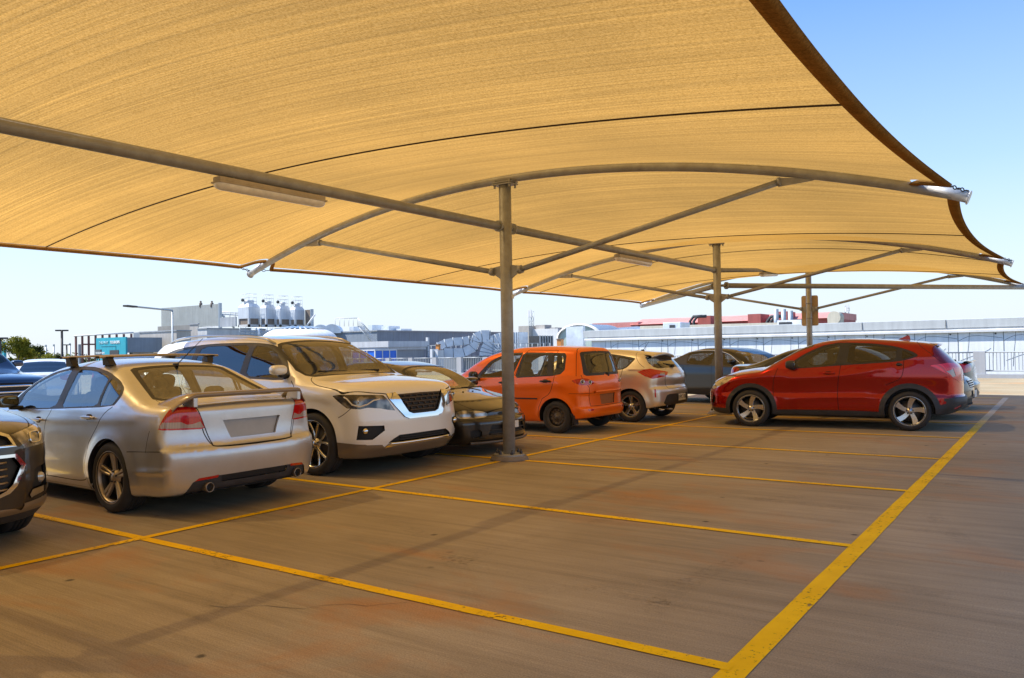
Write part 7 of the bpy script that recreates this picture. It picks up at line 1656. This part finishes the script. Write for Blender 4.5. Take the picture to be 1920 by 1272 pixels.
# --- lamp posts
def lamp(px, yt, D, label, arm=None, mat=None, r0=.11):
    p = atd(px, yt, D); r = thing('lamp_post', label, 'lamp post', (p[0], p[1], -7 if p[2] > 2 else -7)); mat = mat or POLE
    part(r, 'pole', mat, MB().tube([(p[0], p[1], -7), (p[0], p[1], p[2])], [r0*1.3, r0], 8))
    if arm == 'long':
        e = atd(254, 575.5, D*.93); part(r, 'arm', mat, MB().tube([(p[0], p[1], p[2]), tuple(e)], .06, 6)); h = Vector(e); d = (h-Vector(p)).normalized(); part(r, 'lamp_head', W_DARK, MB().box((-.0, -.17, -.06), (.95, .17, .05), .03, Matrix.Translation(h) @ d.to_track_quat('X', 'Z').to_matrix().to_4x4()))
    elif arm == 'twin':
        for s2 in (-1, 1):
            q = Vector(p)+Vector(CR)*s2*.32; part(r, 'lamp_head', mat, MB().box((-.24, -.2, -.07), (.24, .2, .07), .02, Matrix.Translation(q) @ Matrix.Rotation(-YAW, 4, 'Z')))
    else: part(r, 'lamp_head', mat, MB().box((p[0]-.1, p[1]-.1, p[2]), (p[0]+.1, p[1]+.1, p[2]+.35)))
lamp(323, 582.5, 52, 'tall slim galvanised street lamp with one very long arm', 'long', POLE_L, .05)
lamp(116, 620, 78, 'black twin headed lamp post standing left of the maroon fins', 'twin'); lamp(125, 647, 120, 'smaller black lamp post behind the twin headed one', 'twin'); lamp(0, 634.5, 66, 'black lamp post cut by the left edge above the navy car', 'twin')
lamp(86, 651, 130, 'thin pale mast left of a pair above the white sedan', None, POLE_L); lamp(101, 650, 130, 'thin pale mast right of a pair above the white sedan', None, POLE_L); lamp(131, 648, 130, 'thin pale mast right of the black lamp posts', None, POLE_L)
r = thing('teal_banner', 'teal banner board seen behind the leafy tree', 'banner', tuple(atd(10, 650, 100))); p = atd(3, 641, 100); q = atd(14, 641, 100); part(r, 'board', W_TEAL, MB().box((p[0], p[1], -3), (q[0], p[1]+.3, p[2])))
# --- trees
def foliage_mat(name, c0, c1):
    N = NT(name); co = N.coord(); n = N.noise(co, 1.1, 3, .6); n2 = N.noise(co, 9, 2, .5); c = N.ramp(n, [(.35, c0), (.65, c1)]); c = N.mix(c, N.ramp(n2, [(.3, .7), (.7, 1.3)]), 1.0, 'MULTIPLY')
    d = N.n('ShaderNodeBsdfDiffuse'); t = N.n('ShaderNodeBsdfTranslucent'); N.l(c, d, 2, 0); N.l(c, t, 2, 0); mx = N.n('ShaderNodeMixShader', i_0=.3); N.l(d, mx, 0, 1); N.l(t, mx, 0, 2); return N.done(mx)
FOL = [foliage_mat('foliage_olive', (.09, .11, .02), (.32, .30, .04)), foliage_mat('foliage_dark', (.03, .045, .015), (.075, .09, .03)), foliage_mat('foliage_dry', (.10, .085, .03), (.22, .16, .05))]
bark = pbr('bark', (.12, .09, .06), .9, var=.3)
def tree(px, yt, D, rad, hc, mat, label, n=2600, leaf=.16, flat=False, zb=-7, group='trees beyond the deck'):
    p = atd(px, yt, D); top = p[2]; r = thing('tree', label, 'tree', (p[0], p[1], zb), group); cz = top-hc/2
    R2 = random.Random(int(px*7+D)); cl = []
    for k in range(16 if not flat else 9):
        a_ = R2.uniform(0, 2*PI); rr_ = rad*R2.uniform(.15, .85)**.7; zz = R2.uniform(-.5, .5)*hc*.85; sh_ = 1-(abs(zz)/(hc*.55))**2*.6 if not flat else 1
        cl.append((Vector((p[0]+rr_*sh_*math.cos(a_), p[1]+rr_*sh_*math.sin(a_), cz+zz)), rad*R2.uniform(.22, .42)))
    m = MB().tube([(p[0], p[1], zb), (p[0]+.15, p[1], (zb+cz)/2), (p[0], p[1], cz)], [rad*.09, rad*.065, rad*.03], 8)
    for c2, q in cl[:9]: m.tube([(p[0], p[1], cz-hc*.4), tuple((Vector((p[0], p[1], cz))+c2)/2+Vector((0, 0, -.3))), tuple(c2)], [rad*.03, rad*.02, rad*.008], 5)
    part(r, 'trunk', bark, m); V = []; F = []
    for i in range(n):
        c2, q = R2.choice(cl); d = Vector((R2.gauss(0, 1), R2.gauss(0, 1), R2.gauss(0, 1)*(.45 if flat else .8))).normalized()*q*R2.random()**.4
        u = Vector((R2.gauss(0, 1), R2.gauss(0, 1), R2.gauss(0, 1))).normalized()*leaf*R2.uniform(.6, 1.3); w_ = u.cross(Vector((R2.gauss(0, 1), R2.gauss(0, 1), R2.gauss(0, 1)))).normalized()*leaf*.5
        o_ = c2+d; b0 = len(V); V += [o_-u, o_+w_, o_+u, o_-w_]; F.append((b0, b0+1, b0+2, b0+3))
    part(r, 'crown', mat, MB().add(V, F), fixn=False)
tree(29, 634, 72, 1.9, 4.2, FOL[0], 'leafy yellow green tree at the far left behind the navy car', 6500, .11)
tree(9, 662, 66, 1.2, 2.2, FOL[0], 'lower yellow green shrubby tree at the left edge', 2600, .11)
tree(48, 650, 150, 3.0, 1.6, FOL[1], 'flat topped dark pine left of its twin in the distance', 1600, .22, True); tree(62, 652.5, 150, 4.2, 1.8, FOL[1], 'wider flat topped dark pine in the distance', 2000, .22, True)
for i, (px, yt, D, rd, hc, k, lab) in enumerate(((43, 671, 120, 2.7, 3.5, 2, 'dry bush right of the leafy tree'), (60, 670, 120, 2.9, 3.5, 1, 'dark bush under the flat topped pines'), (76, 667, 120, 2.9, 4.5, 0, 'olive bush above the white sedan roof'), (90, 669, 115, 2.7, 4.5, 2, 'dry bush between the two thin masts'), (104, 670, 115, 2.5, 4, 0, 'olive bush left of the black lamp post'), (128, 663, 110, 2.5, 5, 1, 'dark bush between lamp post and maroon fins'), (136, 667, 112, 2.2, 4.5, 0, 'olive bush against the maroon fins'), (165, 671, 130, 3.4, 3.5, 1, 'dark bush seen between the maroon fins'))):
    tree(px, yt, D, rd, hc, FOL[k], lab, 1700, .2)
for fn in (build_hrv, build_sedan, build_suv, build_brown, build_coupe, build_orange, build_champagne, build_far): fn()
# unseen copied cars, added to give paint and glass something to reflect
index_kids()
def again(src, loc, rz, label, group='unseen cars added for reflections'):
    c = copy_tree(src); c.location = loc; c.rotation_euler = (0, 0, rz); tag(c, label, src['category'], group)
TOP = {o['label'][:9]: o for o in list(bpy.data.objects) if o.parent is None and 'label' in o.keys()}
def find(s): return [o for o in bpy.data.objects if o.parent is None and 'label' in o.keys() and s in o['label'] and 'group' not in o.keys()][0]
g1, g2, g3 = find('graphite sedan'), find('champagne'), find('dark teal')
again(g1, (-2.5, -3.9, 0), 0, 'graphite sedan added for reflections next to the brown suv, out of view'); again(g2, (-2.4, -6.5, 0), PI, 'champagne hatchback added for reflections two bays before the brown suv, out of view')
again(g3, (2.4, -6.4, 0), PI, 'dark teal sedan added for reflections, right row behind the camera, out of view'); again(g1, (2.5, -9.0, 0), 0, 'graphite sedan added for reflections, right row behind the camera, out of view')
again(g3, (13.6, -2.6, 0), PI, 'dark teal sedan added for reflections across the aisle to the right, out of view'); again(g1, (13.6, 2.6, 0), PI, 'graphite sedan added for reflections across the aisle to the right, out of view'); again(g2, (13.6, 7.8, 0), PI, 'champagne hatchback added for reflections across the aisle to the right, out of view')
